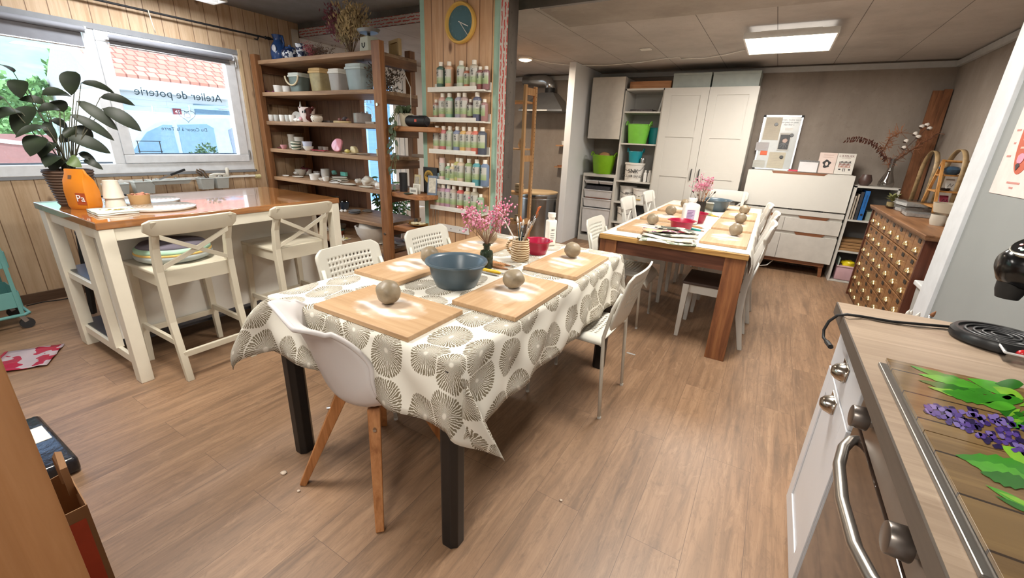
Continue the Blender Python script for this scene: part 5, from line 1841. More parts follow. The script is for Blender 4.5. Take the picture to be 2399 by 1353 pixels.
for nm, pts, z, lab in (('side_plank', [(-2.897, 2.78), (-2.48, 2.785), (-2.42, 2.81), (-2.44, 2.93), (-2.75, 2.978), (-2.897, 2.985)], 1.437, 'rough wooden plank carrying the black speaker beside the pillar'),
                        ('side_plank', [(-2.897, 2.75), (-2.66, 2.715), (-2.57, 2.71), (-2.50, 2.76), (-2.47, 2.93), (-2.66, 2.978), (-2.897, 2.985)], 0.884, 'rough wooden plank carrying cards and trailing vine beside the pillar'),
                        ('side_plank', [(-2.897, 2.75), (-2.66, 2.755), (-2.58, 2.80), (-2.50, 2.975), (-2.897, 2.985)], 0.577, 'rough wooden plank carrying the brown leaf dish beside the pillar')):
    o = MB().prism(pts, -.04, 0).build(nm, LIVE, bevel=0.006)
    o.location = (0, 0, z)
    tag(o, lab, 'plank', gl_)
tag(MB().box(-2.94, -2.71, 3.06, 3.12, 1.175, 1.205).build('driftwood', plain('#8a7868', 0.9), bevel=0.01), 'weathered wood strip lying inside the rack side at mid height', 'wood')

CW, WH2, GREYW = plain('#d8d3c8', 0.45), plain('#e6e3dc', 0.4), plain('#b9b8b2', 0.45)
DARKG, STONE = plain('#33353a', 0.25), plain('#8b8580', 0.35)
PINKG, LILAC, REDG = plain('#d29aa0', 0.25), plain('#c9cbdc', 0.3), plain('#9a2f3a', 0.4)


def place(u, v, si, y=None):
    z = SZ[si]
    if z < 1.3 and y is None:
        p = on_z(u, v, z)
        return Vector((min(max(p.x, -4.62), -3.06), min(max(p.y, YF + .05), YR - .12), z))
    p = on_y(u, v, y or 2.88)
    return Vector((p.x, y or 2.88, z))


def cup(u, v, si, r, h, m, lab, y=None, group=None, dz=0.0, flare=1.12, handle=False, tilt=0, name='cup', cat='cup'):
    p = place(u, v, si, y)
    p.z += dz
    t_ = .004
    prof = [(r * .78, 0), (r * .92, h * .08), (r, h * .5), (r * flare * .95, h), (r * flare * .95 - t_, h), (r - t_, h * .5), (r * .8, h * .12), (.001, h * .1)]
    if handle:
        c_ = thing(name, lab, cat, p, 0, group, rot=(tilt, 0, 0))
        MB().lathe(prof, n=24).build('body', m, c_, smooth=True)
        MB().tube([(r * .92, 0, h * .8), (r * 1.5, 0, h * .78), (r * 1.55, 0, h * .4), (r * .95, 0, h * .25)], .005, 6).build('handle', m, c_, smooth='all')
        return c_
    o = MB().lathe(prof, n=24).build(name, m, smooth=True)
    o.location = p
    o.rotation_euler = (tilt, 0, 0)
    return tag(o, lab, cat, group)


def bowl(u, v, si, r, h, m, lab, y=None, group=None, dz=0.0, sy=1.0, foot=.5):
    p = place(u, v, si, y)
    p.z += dz
    o = MB().lathe([(r * foot, 0), (r * (foot + .06), h * .05), (r * .88, h * .55), (r, h), (r - .006, h), (r * .84, h * .5), (r * foot, h * .14), (.001, h * .12)], n=32, sy=sy).build('bowl', m, smooth=True)
    o.location = p
    return tag(o, lab, 'bowl', group)


def plate(u, v, si, r, m, lab, y=None, group=None, dz=0.0, h=.012, sy=1.0, rot=(0, 0, 0), cat='plate', name='plate'):
    p = place(u, v, si, y)
    p.z += dz
    o = MB().lathe([(r * .7, 0), (r, h * .7), (r, h), (r * .95, h), (r * .7, h * .45), (.001, h * .4)], n=28, sy=sy).build(name, m, smooth=True)
    o.location = p
    o.rotation_euler = rot
    return tag(o, lab, cat, group)


# top shelf (seen from below)
BLUEP = plain('#2c4a7c', 0.2, var=0.25, scale=6)
t = NT('blue_white_glaze')
v = t.coord()
BLUEW = t.set(t.ramp(t.noise(v, 26, 2), [(0.46, '#1f2d4f'), (0.52, '#d9dde2')], 'CONSTANT'), 0.2, spec=0.6)
p = on_y(655, 128, 2.93)
jg2 = thing('blue_jug', 'tall blue glazed jug with white heart on top of the rack', 'jug', (p.x, 2.93, SZ[0]))
k_ = .28
MB().lathe([(.06, 0), (.075, .02), (.082, .09), (.07, .15), (.042, .195), (.04, .22), (.055, .255), (.05, .255), (.035, .22), (.036, .19), (.001, .17)], n=28).build('body', BLUEP, jg2, smooth=True)
MB().tube([(.045, 0, .245), (.085, 0, .235), (.095, 0, .18), (.075, 0, .13)], .009, 8).build('handle', BLUEP, jg2, smooth='all')
MB().ball((.025, -.068, .12), .034, 1, .35, 1.1, 12, 8).build('heart', plain('#dfe3ea', 0.3), jg2, smooth='all')
p = on_y(681, 130, 2.92)
tp_ = thing('blue_white_pot', 'round blue and white lidded pot on top of the rack', 'pot', (p.x, 2.92, SZ[0]))
MB().lathe([(.05, 0), (.078, .03), (.085, .07), (.07, .105), (.055, .115), (.001, .118)], n=28).build('body', BLUEW, tp_, smooth=True)
MB().lathe([(.05, .115), (.045, .13), (.012, .138), (.012, .15), (.001, .152)], n=20).build('lid', BLUEP, tp_, smooth=True)
cup(707, 128, 0, .045, .145, BLUEW, 'blue and white beaker right of the round pot on top of the rack', y=2.91, flare=1.25)
cup(722, 125, 0, .045, .10, plain('#55504f', 0.5), 'dull grey cup behind the blue beaker on top of the rack', y=3.05)
DRY = [plain('#c2ae86', 0.9), plain('#d2bf93', 0.9), plain('#6e5a48', 0.9)]


def dry_bunch(name, lab, loc, tips, mats, seed, size, nsub=14, spread=.05, kinds='leaf', stalk=None):
    b = thing(name, lab, 'dried flowers', loc)
    rr_ = random.Random(seed)
    sm_, fm = MB(), [MB() for _ in mats]
    for tp__, k in tips:
        tp__ = Vector(tp__)
        sm_.tube([(0, 0, 0), tp__ * .5 + Vector((rr_.uniform(-.01, .01), 0, .02)), tp__], .0022, 4)
        for _ in range(nsub):
            a_ = rr_.uniform(.55, 1.05)
            c_ = tp__ * a_ + Vector((rr_.gauss(0, spread), rr_.gauss(0, spread), rr_.gauss(0, spread)))
            if kinds == 'ball':
                fm[k].ball(c_, size * rr_.uniform(.6, 1.1), n=5, m=3)
            else:
                d_ = (tp__.normalized() + Vector((rr_.uniform(-1, 1), rr_.uniform(-1, 1), rr_.uniform(-1, 1))) * .7).normalized() * size
                s_ = d_.orthogonal().normalized() * size * .3
                fm[k].quad(c_ - d_, c_ + s_, c_ + d_, c_ - s_)
                s_ = d_.cross(s_).normalized() * size * .3
                fm[k].quad(c_ - d_, c_ + s_, c_ + d_, c_ - s_)
    sm_.build('stalks', stalk or plain('#6d5640', 0.9), b)
    for k, m in enumerate(mats):
        if len(fm[k].bm.verts):
            o_ = fm[k].build('dry_heads', m, b)
            o_['kind'] = 'stuff'
    return b


p = on_y(822, 116, 2.93)
rr = random.Random(3)
tips = []
for i in range(26):
    k = 0 if i % 3 else 1
    tips.append(((rr.uniform(-.12, .15), rr.uniform(-.10, .10), rr.uniform(.28, .40)), k))
tips += [((-.22 + rr.uniform(-.03, .03), rr.uniform(-.05, .05), rr.uniform(.28, .39)), 2) for _ in range(9)]
tips += [((-.09 + rr.uniform(-.05, .05), rr.uniform(-.05, .02), rr.uniform(.22, .30)), 3) for _ in range(7)]
db = dry_bunch('dried_bouquet', 'big bouquet of dried grasses standing on top of the rack', (p.x, 2.93, SZ[0]), tips, [DRY[0], DRY[1], plain('#96606a', 0.9), plain('#b5a786', 0.9)], 5, .02, 40, .028)
for i in range(18):
    pass
p = on_y(745, 118, 2.93)
tips = [((rr.uniform(.02, .30), rr.uniform(-.04, .04), rr.uniform(.02, .10)), 1) for _ in range(10)] + [((-.06 + rr.uniform(-.03, .05), rr.uniform(-.05, .04), rr.uniform(.03, .12)), 0) for _ in range(12)]
dry_bunch('dried_posy', 'posy with pink dried flowers lying on top of the rack', (p.x, 2.90, SZ[0] + .012), tips, [plain('#b5606c', 0.9), plain('#6b5347', 0.9)], 6, .010, 26, .018)
p = on_y(866, 118, 2.90)
sl_ = thing('kitchen_scale', 'old pale kitchen scale with silver tray on top of the rack', 'scale', (p.x, 2.90, SZ[0]), radians(-12))
MB().hexa([(-.075, -.06, 0), (.075, -.06, 0), (.075, .06, 0), (-.075, .06, 0), (-.065, -.05, .135), (.065, -.05, .135), (.065, .05, .135), (-.065, .05, .135)]).build('body', plain('#b4b7a4', 0.5), sl_, bevel=0.008)
MB().box(-.01, .01, -.01, .01, .135, .165).build('neck', MATBLACK, sl_)
MB().lathe([(.001, .165), (.10, .168), (.125, .19), (.122, .192), (.098, .173), (.001, .170)], n=24, sy=.7).build('tray', plain('#a9abaa', .5, .8), sl_, smooth=True)
MB().tube([(-.022, -.057, .085), (-.02, -.0575, .06), (0, -.058, .048), (.02, -.0575, .06), (.022, -.057, .085)], .004, 6).build('dial', MATBLACK, sl_)
p = on_y(926, 122, 3.05)
wf = thing('wooden_tray', 'pale wooden tray on edge at right end of the rack top', 'tray', (p.x + .02, 3.05, SZ[0]), radians(-20))
WTR = plain('#9c8258', 0.6)
MB().box(-.10, .10, -.012, 0, 0, .13).build('board', WTR, wf, bevel=.004)
MB().box(-.10, -.075, -.03, -.012, 0, .13).box(.075, .10, -.03, -.012, 0, .13).box(-.075, .075, -.03, -.012, .105, .13).build('rim', WTR, wf)

# second shelf
cup(652, 208, 1, .043, .075, WH2, 'white cup at left end of the second shelf', y=2.86)
cup(672, 206, 1, .043, .075, WH2, 'white cup left of the grey-blue bucket on the second shelf', y=2.92)
pf = on_y(628, 208, 2.80)
tag(MB().sheet([[(pf.x - .07 + .14 * i / 5, 2.80 + .08 * j / 4, SZ[1] + .012 + .012 * sin(i * 1.3 + j)) for i in range(6)] for j in range(5)]).build('pink_wrapper', plain('#b84c93', 0.3), smooth='all', solid=.002), 'crumpled pink wrapper at left end of the second shelf', 'wrapper')


def bucket(u, vb, w, h, m, mlid, lab, handle=None, y=2.90, lid=True, tilt=0, translucent=None):
    p = on_y(u, vb, y)
    b = thing('bucket', lab, 'bucket', (p.x, y, SZ[1]), 0, 'lidded buckets on the rack')
    rings = []
    for z, s_ in ((0, .80), (.012, .84), (h * .8, .97)):
        rr_ = []
        for i in range(24):
            a = 2 * pi * i / 24
            ca, sa = cos(a), sin(a)
            q = (abs(ca) ** 4 + abs(sa) ** 4) ** -.25
            rr_.append((w * s_ * ca * q, w * .8 * s_ * sa * q, z))
        rings.append(rr_)
    MB().ring_surface(rings).build('tub', m, b, smooth=True)
    rings = []
    for z, s_ in ((h * .80, 1.0), (h * .80, 1.06), (h * .88, 1.06), (h * .90, .98), (h, .97)) if lid else ((h * .78, 1.0), (h * .78, 1.05), (h * .84, 1.05), (h * .84, .96), (h * .6, .93)):
        rr_ = []
        for i in range(24):
            a = 2 * pi * i / 24
            ca, sa = cos(a), sin(a)
            q = (abs(ca) ** 4 + abs(sa) ** 4) ** -.25
            rr_.append((w * s_ * ca * q, w * .8 * s_ * sa * q, z))
        rings.append(rr_)
    MB().ring_surface(rings).build('lid', mlid, b, smooth=True)
    if handle:
        hm, drop = handle
        pts = [(w * 1.08 * cos(pi * k / 10), -w * .84, h * .84 - drop * sin(pi * k / 10)) for k in range(11)] if drop > 0 else [(w * 1.08 * cos(pi * k / 10), -w * .3, h * .84 - drop * sin(pi * k / 10)) for k in range(11)]
        MB().tube(pts, .009, 6).build('handle', hm, b, smooth='all')
    return b


PLW = plain('#d9d6cb', 0.45)
bucket(703, 205, .098, .185, plain('#6d7c79', 0.4), plain('#c3c8bf', 0.45), 'grey-green bucket with cream strap handle on the second shelf', (plain('#d8c9a8', 0.5), .085), y=2.92)
bucket(753, 206, .100, .215, plain('#a0926a', 0.4, var=.2), plain('#c9a86f', 0.45), 'yellowish bucket with tan lid on the second shelf', None, y=2.93)
bucket(795, 204, .085, .195, plain('#a7a29d', 0.4), PLW, 'cloudy clear tub with double white lid on the second shelf', None, y=2.90)
bucket(845, 203, .118, .225, plain('#93a1a3', 0.35), plain('#b3c1bf', 0.4), 'large grey-blue lidded bucket near the right post on the second shelf', (plain('#c9c3ae', 0.5), -.02), y=2.92)
p = on_y(935, 190, 3.02)
tips = [((rr.uniform(-.16, .10), rr.uniform(-.1, .1), rr.uniform(-.02, .22)), 0) for _ in range(22)]
dry_bunch('dried_hydrangea', 'dark dried flowers spilling over right end of the second shelf', (-3.14, 2.99, SZ[1] + .03), tips, [plain('#5b5145', 0.95)], 8, .016, 26, .03)

# third shelf
gc = 'small white cups in a row on the third shelf'
for i, (u, lab) in enumerate(((637, 'small white cup at left end of the third shelf row'), (650, 'second small white cup from left on the third shelf'), (663, 'third small white cup from left on the third shelf'), (676, 'fourth small white cup from left on the third shelf'), (686, 'fifth small white cup from left on the third shelf'))):
    cup(u, 284, 2, .030, .064, GREYW if i % 2 else WH2, lab, y=2.80, group=gc, flare=1.1)
plate(697, 284, 2, .055, WH2, 'white saucer leaning on edge behind the small cups', y=2.98, rot=(radians(80), 0, radians(20)), dz=.055)
for i, (u, lab) in enumerate(((695, 'left crumpled white ceramic scrap before the cow jug'), (703, 'right crumpled white ceramic scrap before the cow jug'))):
    o = MB().ball((0, 0, .018), .026, 1.2, .8, .7, 10, 8, .5, i).build('ceramic_scrap', WH2, smooth='all')
    o.location = place(u, 286, 2, 2.80)
    tag(o, lab, 'pottery')
t = NT('cow_patches')
v = t.coord()
COW = t.set(t.ramp(t.noise(t.mapping(v, (1, 1, 1), loc=(3, 1, .2)), 11, 1), [(0.40, '#5a2a26'), (0.44, '#d9c9c2')], 'CONSTANT'), 0.25)
p = place(722, 284, 2, 2.86)
cw = thing('cow_jug', 'white and brown patched cow-shaped jug on the third shelf', 'jug', p, 0)
MB().lathe([(.055, 0), (.068, .02), (.074, .06), (.085, .11), (.09, .14), (.084, .14), (.07, .06), (.001, .02)], n=24, sx=1.0, sy=.85).build('body', COW, cw, smooth=True)
MB().tube([(-.08, 0, .10), (-.10, 0, .15), (-.098, 0, .195)], [.016, .010, .003], 8).build('horn', WH2, cw, smooth='all')
MB().tube([(.07, 0, .12), (.10, 0, .14), (.115, 0, .13)], [.016, .014, .006], 8).build('ear', COW, cw, smooth='all')
MB().ball((-.03, -.062, .03), .022, 1.2, .6, .9, 12, 8).build('snout', PINKG, cw, smooth='all')
for x in (.02, .05):
    MB().ball((x, -.066 + x * .1, .10), .012, 1, .4, 1.5, 10, 6).build('eye', MATBLACK, cw, smooth='all')
p = place(743, 285, 2, 2.80)
t = NT('scribbled_glaze')
v = t.coord()
SCR = t.set(t.ramp(t.noise(v, 60, 2), [(0.6, '#ddd3c4'), (0.64, '#5a4636')], 'CONSTANT'), 0.3)
lp = thing('rimmed_pot', 'small cream pot with dark rim line on the third shelf', 'pot', p)
MB().lathe([(.04, 0), (.052, .02), (.056, .045), (.048, .062), (.056, .074), (.052, .074), (.043, .06), (.05, .045), (.001, .012)], n=28).build('body', SCR, lp, smooth=True)
MB().lathe([(.0565, .066), (.0575, .070), (.0565, .073)], n=28).build('rim_line', plain('#54392f', 0.4), lp)
tag(MB().box(-.055, .055, -.03, .03, 0, .022).build('dark_tile', plain('#4a403c', 0.6), loc=place(770, 286, 2, 2.88)), 'low dark tile between the rimmed pot and the tray', 'tile')
tr_ = thing('wooden_dish', 'flat wooden dish with odd bits on the third shelf', 'dish', place(802, 287, 2, 2.84))
MB().prism([(-.11 + (.02 if a in (0, 3) else 0), 0) for a in ()] or [(.105 * cos(2 * pi * i / 20) * (1 + .1 * cos(2 * pi * i / 10)), .055 * sin(2 * pi * i / 20)) for i in range(20)], 0, .020).build('dish', plain('#b59a6c', 0.6), tr_, bevel=.004)
for i, (x, r, c_) in enumerate(((-.03, .016, '#7a4a44'), (.0, .014, '#5a3230'), (.035, .024, '#3a3034'), (.05, .018, '#8a5a50'))):
    MB().ball((x, .005 * i, .02 + r * .8), r, 1.2, 1, .9, 10, 7, .3, i).build('clay_bit', plain(c_, 0.6), tr_, smooth='all')
p = place(850, 289, 2, 2.86)
gp = thing('stoneware_pot', 'wide grey stoneware pot before the glass door on the third shelf', 'pot', p)
MB().lathe([(.070, 0), (.079, .008), (.080, .088), (.076, .088), (.074, .012), (.001, .010)], n=32).build('body', plain('#837b76', 0.3, var=.2), gp, smooth=True)
MB().lathe([(.074, .086), (.05, .094), (.012, .096), (.012, .104), (.001, .105)], n=24).build('lid', plain('#77706b', 0.3), gp, smooth=True)
tag(MB().box(-.055, .055, -.035, .035, 0, .018).build('stone_tile', plain('#9b8d80', 0.6), bevel=.003, loc=place(873, 290, 2, 2.80)), 'flat stone tile near right post on the third shelf', 'tile')

# fourth shelf
bowl(666, 349, 3, .036, .042, PINKG, 'small pink bowl at left end of the fourth shelf', y=2.80)
plate(661, 350, 3, .05, plain('#7e3f47', 0.4), 'dark red saucer under the small pink bowl', y=2.86)
gs = 'stacked white cups on the fourth shelf'
for k in range(3):
    cup(686, 350, 3, .036, .058, CW, ['bottom', 'middle', 'top'][k] + ' cup of the left white stack on the fourth shelf', y=2.96, group=gs, dz=.046 * k)
for k in range(2):
    cup(703, 351, 3, .046, .072, CW, ['lower', 'upper'][k] + ' cup of the right white stack on the fourth shelf', y=2.98, group=gs, dz=.055 * k)
t = NT('green_scale_pattern')
v = t.coord()
w = t.new('ShaderNodeTexWave', bands_direction='Z')
w.inputs['Scale'].default_value = 11
w.inputs['Distortion'].default_value = 3.5
t.link(v, w.inputs['Vector'])
GRN = t.set(t.ramp(w.outputs['Fac'], [(0.45, '#4d5a48'), (0.52, '#cfcab8')], 'CONSTANT'), 0.35)
cup(695, 352, 3, .048, .085, GRN, 'cream cup with green zigzag pattern on the fourth shelf', y=2.80, name='patterned_cup')
bowl(723, 352, 3, .052, .045, WH2, 'lower white bowl of the pair on the fourth shelf', y=2.82)
bowl(722, 352, 3, .050, .055, LILAC, 'pale lilac bowl stacked on the white bowl', y=2.83, dz=.034, foot=.7)
for i, (u, lab) in enumerate(((741, 'left crumpled red ceramic leaf on the fourth shelf'), (757, 'right crumpled red ceramic leaf on the fourth shelf'))):
    o = MB().sheet([[(.06 * (a / 5 - .5) * 2, .03 * (b_ / 4 - .5) * 2, .012 + .012 * noise.noise(Vector((a * .7, b_ * .7, i)))) for a in range(6)] for b_ in range(5)]).build('red_leaf_dish', REDG, smooth='all', solid=.004)
    o.location = place(u, 354, 3, 2.80)
    tag(o, lab, 'pottery')
for i, (u, lab) in enumerate(((752, 'left small grey cup behind the red leaf dishes'), (763, 'right small grey cup behind the red leaf dishes'))):
    cup(u, 352, 3, .026, .044, plain('#9a908a', 0.5), lab, y=2.95)
p = place(789, 357, 3, 2.82)
hp_ = []
for i in range(40):
    a = 2 * pi * i / 40
    hp_.append((.060 * (1 + .10 * sin(2 * a + .6) - .12 * cos(3 * a)) * cos(a), .075 + .072 * (1 + .12 * cos(2 * a)) * sin(a)))
o = MB().prism(hp_, -.012, .012, 'y').build('pink_slab', plain('#d08a96', 0.12, var=.12), bevel=.008, seg=3, smooth=True)
o.location = p + Vector((0, 0, .0))
o.rotation_euler = (radians(-14), 0, radians(8))
tag(o, 'shiny pink wavy ceramic slab standing upright on the fourth shelf', 'pottery')
plate(822, 360, 3, .075, plain('#c9b99c', 0.4), 'cream plate holding yellow lumps on the fourth shelf', y=2.80)
o = MB().prism([(-.035, 0), (.04, 0), (.038, .03), (.02, .055), (-.01, .062), (-.028, .055)], -.02, .02, 'y').build('yellow_wedge', plain('#cdbd92', 0.5), bevel=.006, smooth=True)
o.location = place(830, 358, 3, 2.83) + Vector((0, 0, .013))
tag(o, 'pale yellow rounded wedge on the cream plate', 'pottery')
o = MB().ball((0, 0, .014), .028, 1.2, .8, .6, 12, 8, .3, 4).build('yellow_lump', plain('#c8b86a', 0.4), smooth='all')
o.location = place(814, 359, 3, 2.79) + Vector((0, 0, .012))
tag(o, 'yellow glazed lump left of the wedge', 'pottery')
plate(852, 361, 3, .070, plain('#b9b2a4', 0.4), 'pale oval plate near the glass door on the fourth shelf', y=2.84, sy=.8)
cup(889, 366, 3, .026, .06, plain('#c9c39a', 0.5), 'small yellowish beaker beside right post on the fourth shelf', y=2.86)

# fifth shelf
bowl(674, 407, 4, .062, .070, CW, 'wobbly white bowl at left end of the fifth shelf', dz=0)
plate(665, 412, 4, .05, WH2, 'white oval saucer in front of the wobbly bowl', sy=.5)
plate(698, 415, 4, .075, CW, 'flat white plate with white knots on the fifth shelf', sy=.6)
for i, (u, v_, lab) in enumerate(((690, 411, 'left white ceramic knot on the flat plate'), (700, 411, 'right white ceramic knot on the flat plate'))):
    o = MB().ball((0, 0, .018), .022, 1.2, 1, .8, 10, 8, .5, i + 3).build('ceramic_knot', WH2, smooth='all')
    q = place(u, v_, 4)
    o.location = q + Vector((0, 0, .010))
    tag(o, lab, 'pottery')
cup(709, 408, 4, .030, .048, WH2, 'small white tea cup behind the flat plate on the fifth shelf')
cup(720, 405, 4, .032, .055, CW, 'small white cup behind the saucer on the fifth shelf')
plate(724, 410, 4, .058, WH2, 'white saucer carrying a cup on the fifth shelf')
cup(731, 409, 4, .040, .055, WH2, 'white cup standing on the saucer on the fifth shelf', dz=.013)
bowl(738, 421, 4, .054, .062, WH2, 'thick white bowl at front of the fifth shelf', foot=.75)
cup(764, 415, 4, .046, .092, WH2, 'tall white mug in middle of the fifth shelf', flare=1.05)
bowl(755, 423, 4, .035, .028, WH2, 'tiny white dish left of the tall mug')
for i, (u, v_, lab) in enumerate(((781, 411, 'left grey cup in back row of the fifth shelf'), (791, 410, 'right grey cup in back row of the fifth shelf'))):
    cup(u, v_, 4, .030, .055, plain('#aaa6a2', 0.5), lab)
bowl(764, 424, 4, .034, .045, WH2, 'little white dish right under the stacked plates', foot=.7)
for k in range(3):
    plate(796, 425 - k, 4, .105 - .008 * k, [CW, plain('#d3cfc0', 0.5), CW][k], ['bottom', 'middle', 'top'][k] + ' plate of the pale stack on the fifth shelf', dz=.013 * k, sy=.75, group='stacked plates on the fifth shelf')
tag(MB().box(-.042, .042, -.014, .014, 0, .040).build('mint_block', plain('#5fb3a2', 0.5), bevel=.002, loc=place(807, 421, 4) + Vector((0, 0, .042))), 'turquoise block lying on the stacked plates', 'soap')
o = MB().ball((0, 0, .02), .035, 1.1, .7, .7, 12, 8, .4, 9).build('mint_lump', plain('#6fb0a5', 0.4), smooth='all')
o.location = place(795, 416, 4) + Vector((0, .03, .040))
tag(o, 'turquoise ceramic lump behind the turquoise block', 'pottery')
plate(776, 430, 4, .075, WH2, 'white leaf-shaped plate at front of the fifth shelf', sy=.45)
plate(815, 433, 4, .10, plain('#d0cabb', 0.5), 'cream oval plate right of the leaf plate on the fifth shelf', sy=.5)
o = MB().tube([(.018 * cos(a * .5), .006 * sin(a), .012 + .014 * sin(a * .5) ** 2) for a in range(14)], .006, 6).build('ceramic_ring', WH2, smooth='all')
o.location = place(800, 428, 4) + Vector((0, -.02, .004))
tag(o, 'small white ceramic ring beside the cream oval plate', 'pottery')
for i, (u, v_, lab) in enumerate(((839, 428, 'knotted white rose at the back on the fifth shelf'), (862, 433, 'large ruffled cream shell on the fifth shelf'), (878, 434, 'small ruffled shell beside right post on the fifth shelf'), (886, 438, 'white ruffled piece nearest the right post on the fifth shelf'))):
    r_ = (.030, .055, .035, .032)[i]
    o = MB().ball((0, 0, r_ * .6), r_, 1.2, .9, .75, 16, 12, .6, i + 20).build('ruffled_pottery', [CW, plain('#d6cdbd', .55), CW, WH2][i], smooth='all')
    o.location = place(u, v_, 4)
    tag(o, lab, 'pottery')
plate(846, 440, 4, .085, plain('#cfc8b8', 0.5), 'cream pointed plate near right post on the fifth shelf', sy=.5)
plate(881, 446, 4, .08, CW, 'flat white tile-like plate at right end of the fifth shelf', sy=.4)
o = MB().sheet([[(.10 * (a / 6 - .5), .06 * (b_ / 4 - .5), .06 + .05 * noise.noise(Vector((a * .6, b_ * .6, 4)))) for a in range(7)] for b_ in range(5)]).build('red_bag', plain('#8a4550', 0.4), smooth='all', solid=.03)
o.location = place(716, 398, 4, 3.10)
tag(o, 'dull red cloth bag at the back of the fifth shelf', 'bag')
o = MB().ball((0, 0, .05), .07, 1.6, .8, .75, 14, 10, .3, 2).build('dark_bag', plain('#2d2a31', 0.5), smooth='all')
o.location = place(674, 396, 4, 3.10)
tag(o, 'dark crumpled bag behind the wobbly bowl on the fifth shelf', 'bag')

# sixth shelf
cup(787, 494, 5, .046, .085, plain('#45332c', 0.2), 'dark brown mug with pale rim on the sixth shelf', flare=1.15)
cup(779, 484, 5, .035, .06, plain('#2a2626', 0.3), 'small black cup at left on the sixth shelf')
bowl(808, 490, 5, .052, .072, plain('#3a4450', 0.2), 'dark blue bowl on the sixth shelf', foot=.7)
plate(788, 480, 5, .075, plain('#8a8178', 0.5), 'tan plate lying across the dark cups at the back of the sixth shelf', dz=.088)
for k in range(2):
    plate(831, 500, 5, .062, plain('#7d8084', 0.35), ['lower', 'upper'][k] + ' grey round lid of the pair on the sixth shelf', dz=.018 * k, h=.018)
plate(861, 496, 5, .068, plain('#8b8379', 0.35), 'greyish leaf-shaped dish on the sixth shelf', sy=.6, h=.016)
plate(878, 493, 5, .050, plain('#6d6a66', 0.35), 'dark leaf dish before the glass door on the sixth shelf', sy=.6, h=.018)
for i, (u, lab) in enumerate(((801, 'tiny white shell left on the sixth shelf edge'), (809, 'tiny white shell right on the sixth shelf edge'))):
    o = MB().ball((0, 0, .012), .018, 1.3, .8, .8, 10, 7, .4, i).build('ceramic_shell', WH2, smooth='all')
    o.location = place(u, 496, 5)
    tag(o, lab, 'pottery')
jr = MB().lathe([(.045, 0), (.05, .01), (.05, .06), (.04, .075), (.04, .08), (.036, .075), (.046, .058), (.001, .006)], n=24).build('glass_jar', glass('jar_glass', '#d9dde0', 0.02, 0.15), smooth=True)
jr.location = place(839, 482, 5)
tag(jr, 'empty clear glass jar at the back of the sixth shelf', 'jar')

# bottom shelf
bb = MB().lathe([(.085, 0), (.10, .006), (.155, .10), (.172, .165), (.174, .175), (.160, .175), (.143, .10), (.09, .02), (.001, .018)], n=44).build('big_bowl', plain('#d6cec2', 0.6), smooth=True)
bb.location = (-3.335, 2.89, SZ[6])
tag(bb, 'large cream bowl on the bottom shelf of the rack', 'bowl')
bb = MB().lathe([(.135, .0), (.14, .01), (.115, .09), (.06, .118), (.001, .125)], n=40).build('plaster_dome', plain('#d9d1c4', 0.75), smooth=True)
bb.location = (-3.355, 2.895, SZ[6] + .115)
tag(bb, 'upturned cream bowl resting inside the large cream bowl', 'bowl')
tc = thing('terracotta_dish', 'terracotta dish with green glazed inside on the bottom shelf', 'dish', place(792, 549, 6))
MB().lathe([(.05, 0), (.07, .05), (.064, .05), (.05, .008), (.001, .006)], n=28).build('body', plain('#a9583a', 0.6), tc, smooth=True)
MB().lathe([(.001, .034), (.060, .036), (.0635, .0505), (.071, .052), (.0705, .049)], n=28).build('green_glaze', plain('#4f7f72', 0.2), tc, smooth=True)
for k in range(2):
    bowl(800, 545, 6, .058, .05, plain('#8a7a6c', 0.5), ['lower', 'upper'][k] + ' grey-brown bowl of the stack behind the terracotta dish', dz=.045 * k, y=None)
cup(779, 540, 6, .035, .06, plain('#8f8074', 0.5), 'brown mug half behind the island leg on the bottom shelf', handle=True)
cup(762, 540, 6, .04, .04, WH2, 'white cup seen through the stool back on the bottom shelf', handle=True)
tl = thing('yellow_tile', 'cream tile with yellow flower relief on the bottom shelf', 'tile', place(801, 560, 6), radians(8))
MB().box(-.075, .075, -.05, .05, 0, .010).build('slab', plain('#dcd4c0', 0.5), tl, bevel=.002)
for i in range(16):
    MB().ball((RND.uniform(-.065, .065), RND.uniform(-.04, .04), .011), .009, 1.3, 1, .5, 8, 5).build('petal', plain('#c9ba62', 0.5), tl, smooth='all')
for x in (-.015, .015):
    MB().cyl((x, .01, .01), (x, .01, .045), .009, .002, n=10).build('peg', WH2, tl)
gt3 = 'ceramic scraps on the bottom shelf'
rr = random.Random(9)
for i in range(7):
    u, v_ = 895 + 9 * i, 572 + (i % 3) * 5 - i
    o = MB().sheet([[(.035 * (a / 4 - .5) * 2, .022 * (b_ / 3 - .5) * 2, .010 + .010 * noise.noise(Vector((a, b_, i * 3.0)))) for a in range(5)] for b_ in range(4)]).build('ceramic_shard', [CW, STONE, plain('#a99c8c', .5)][i % 3], smooth='all', solid=.005)
    q = on_z(u, v_, SZ[6])
    o.location = (min(q.x, -2.68), min(max(q.y, YF + .03), YR - .1), SZ[6] + .004)
    o.rotation_euler = (0, 0, rr.uniform(0, 3))
    tag(o, 'small pottery shard lying on the board beside the rack post', 'pottery', gt3)
tag(MB().box(-2.895, -2.62, 2.75, 3.18, SZ[6] - .05, SZ[6] - .01).box(-2.895, -2.62, 2.75, 2.80, 0, SZ[6] - .05).box(-2.895, -2.62, 3.13, 3.18, 0, SZ[6] - .05).build('low_bench', plain('#7d5a40', 0.6)), 'low wooden bench at the foot of the rack beside the pillar', 'bench')

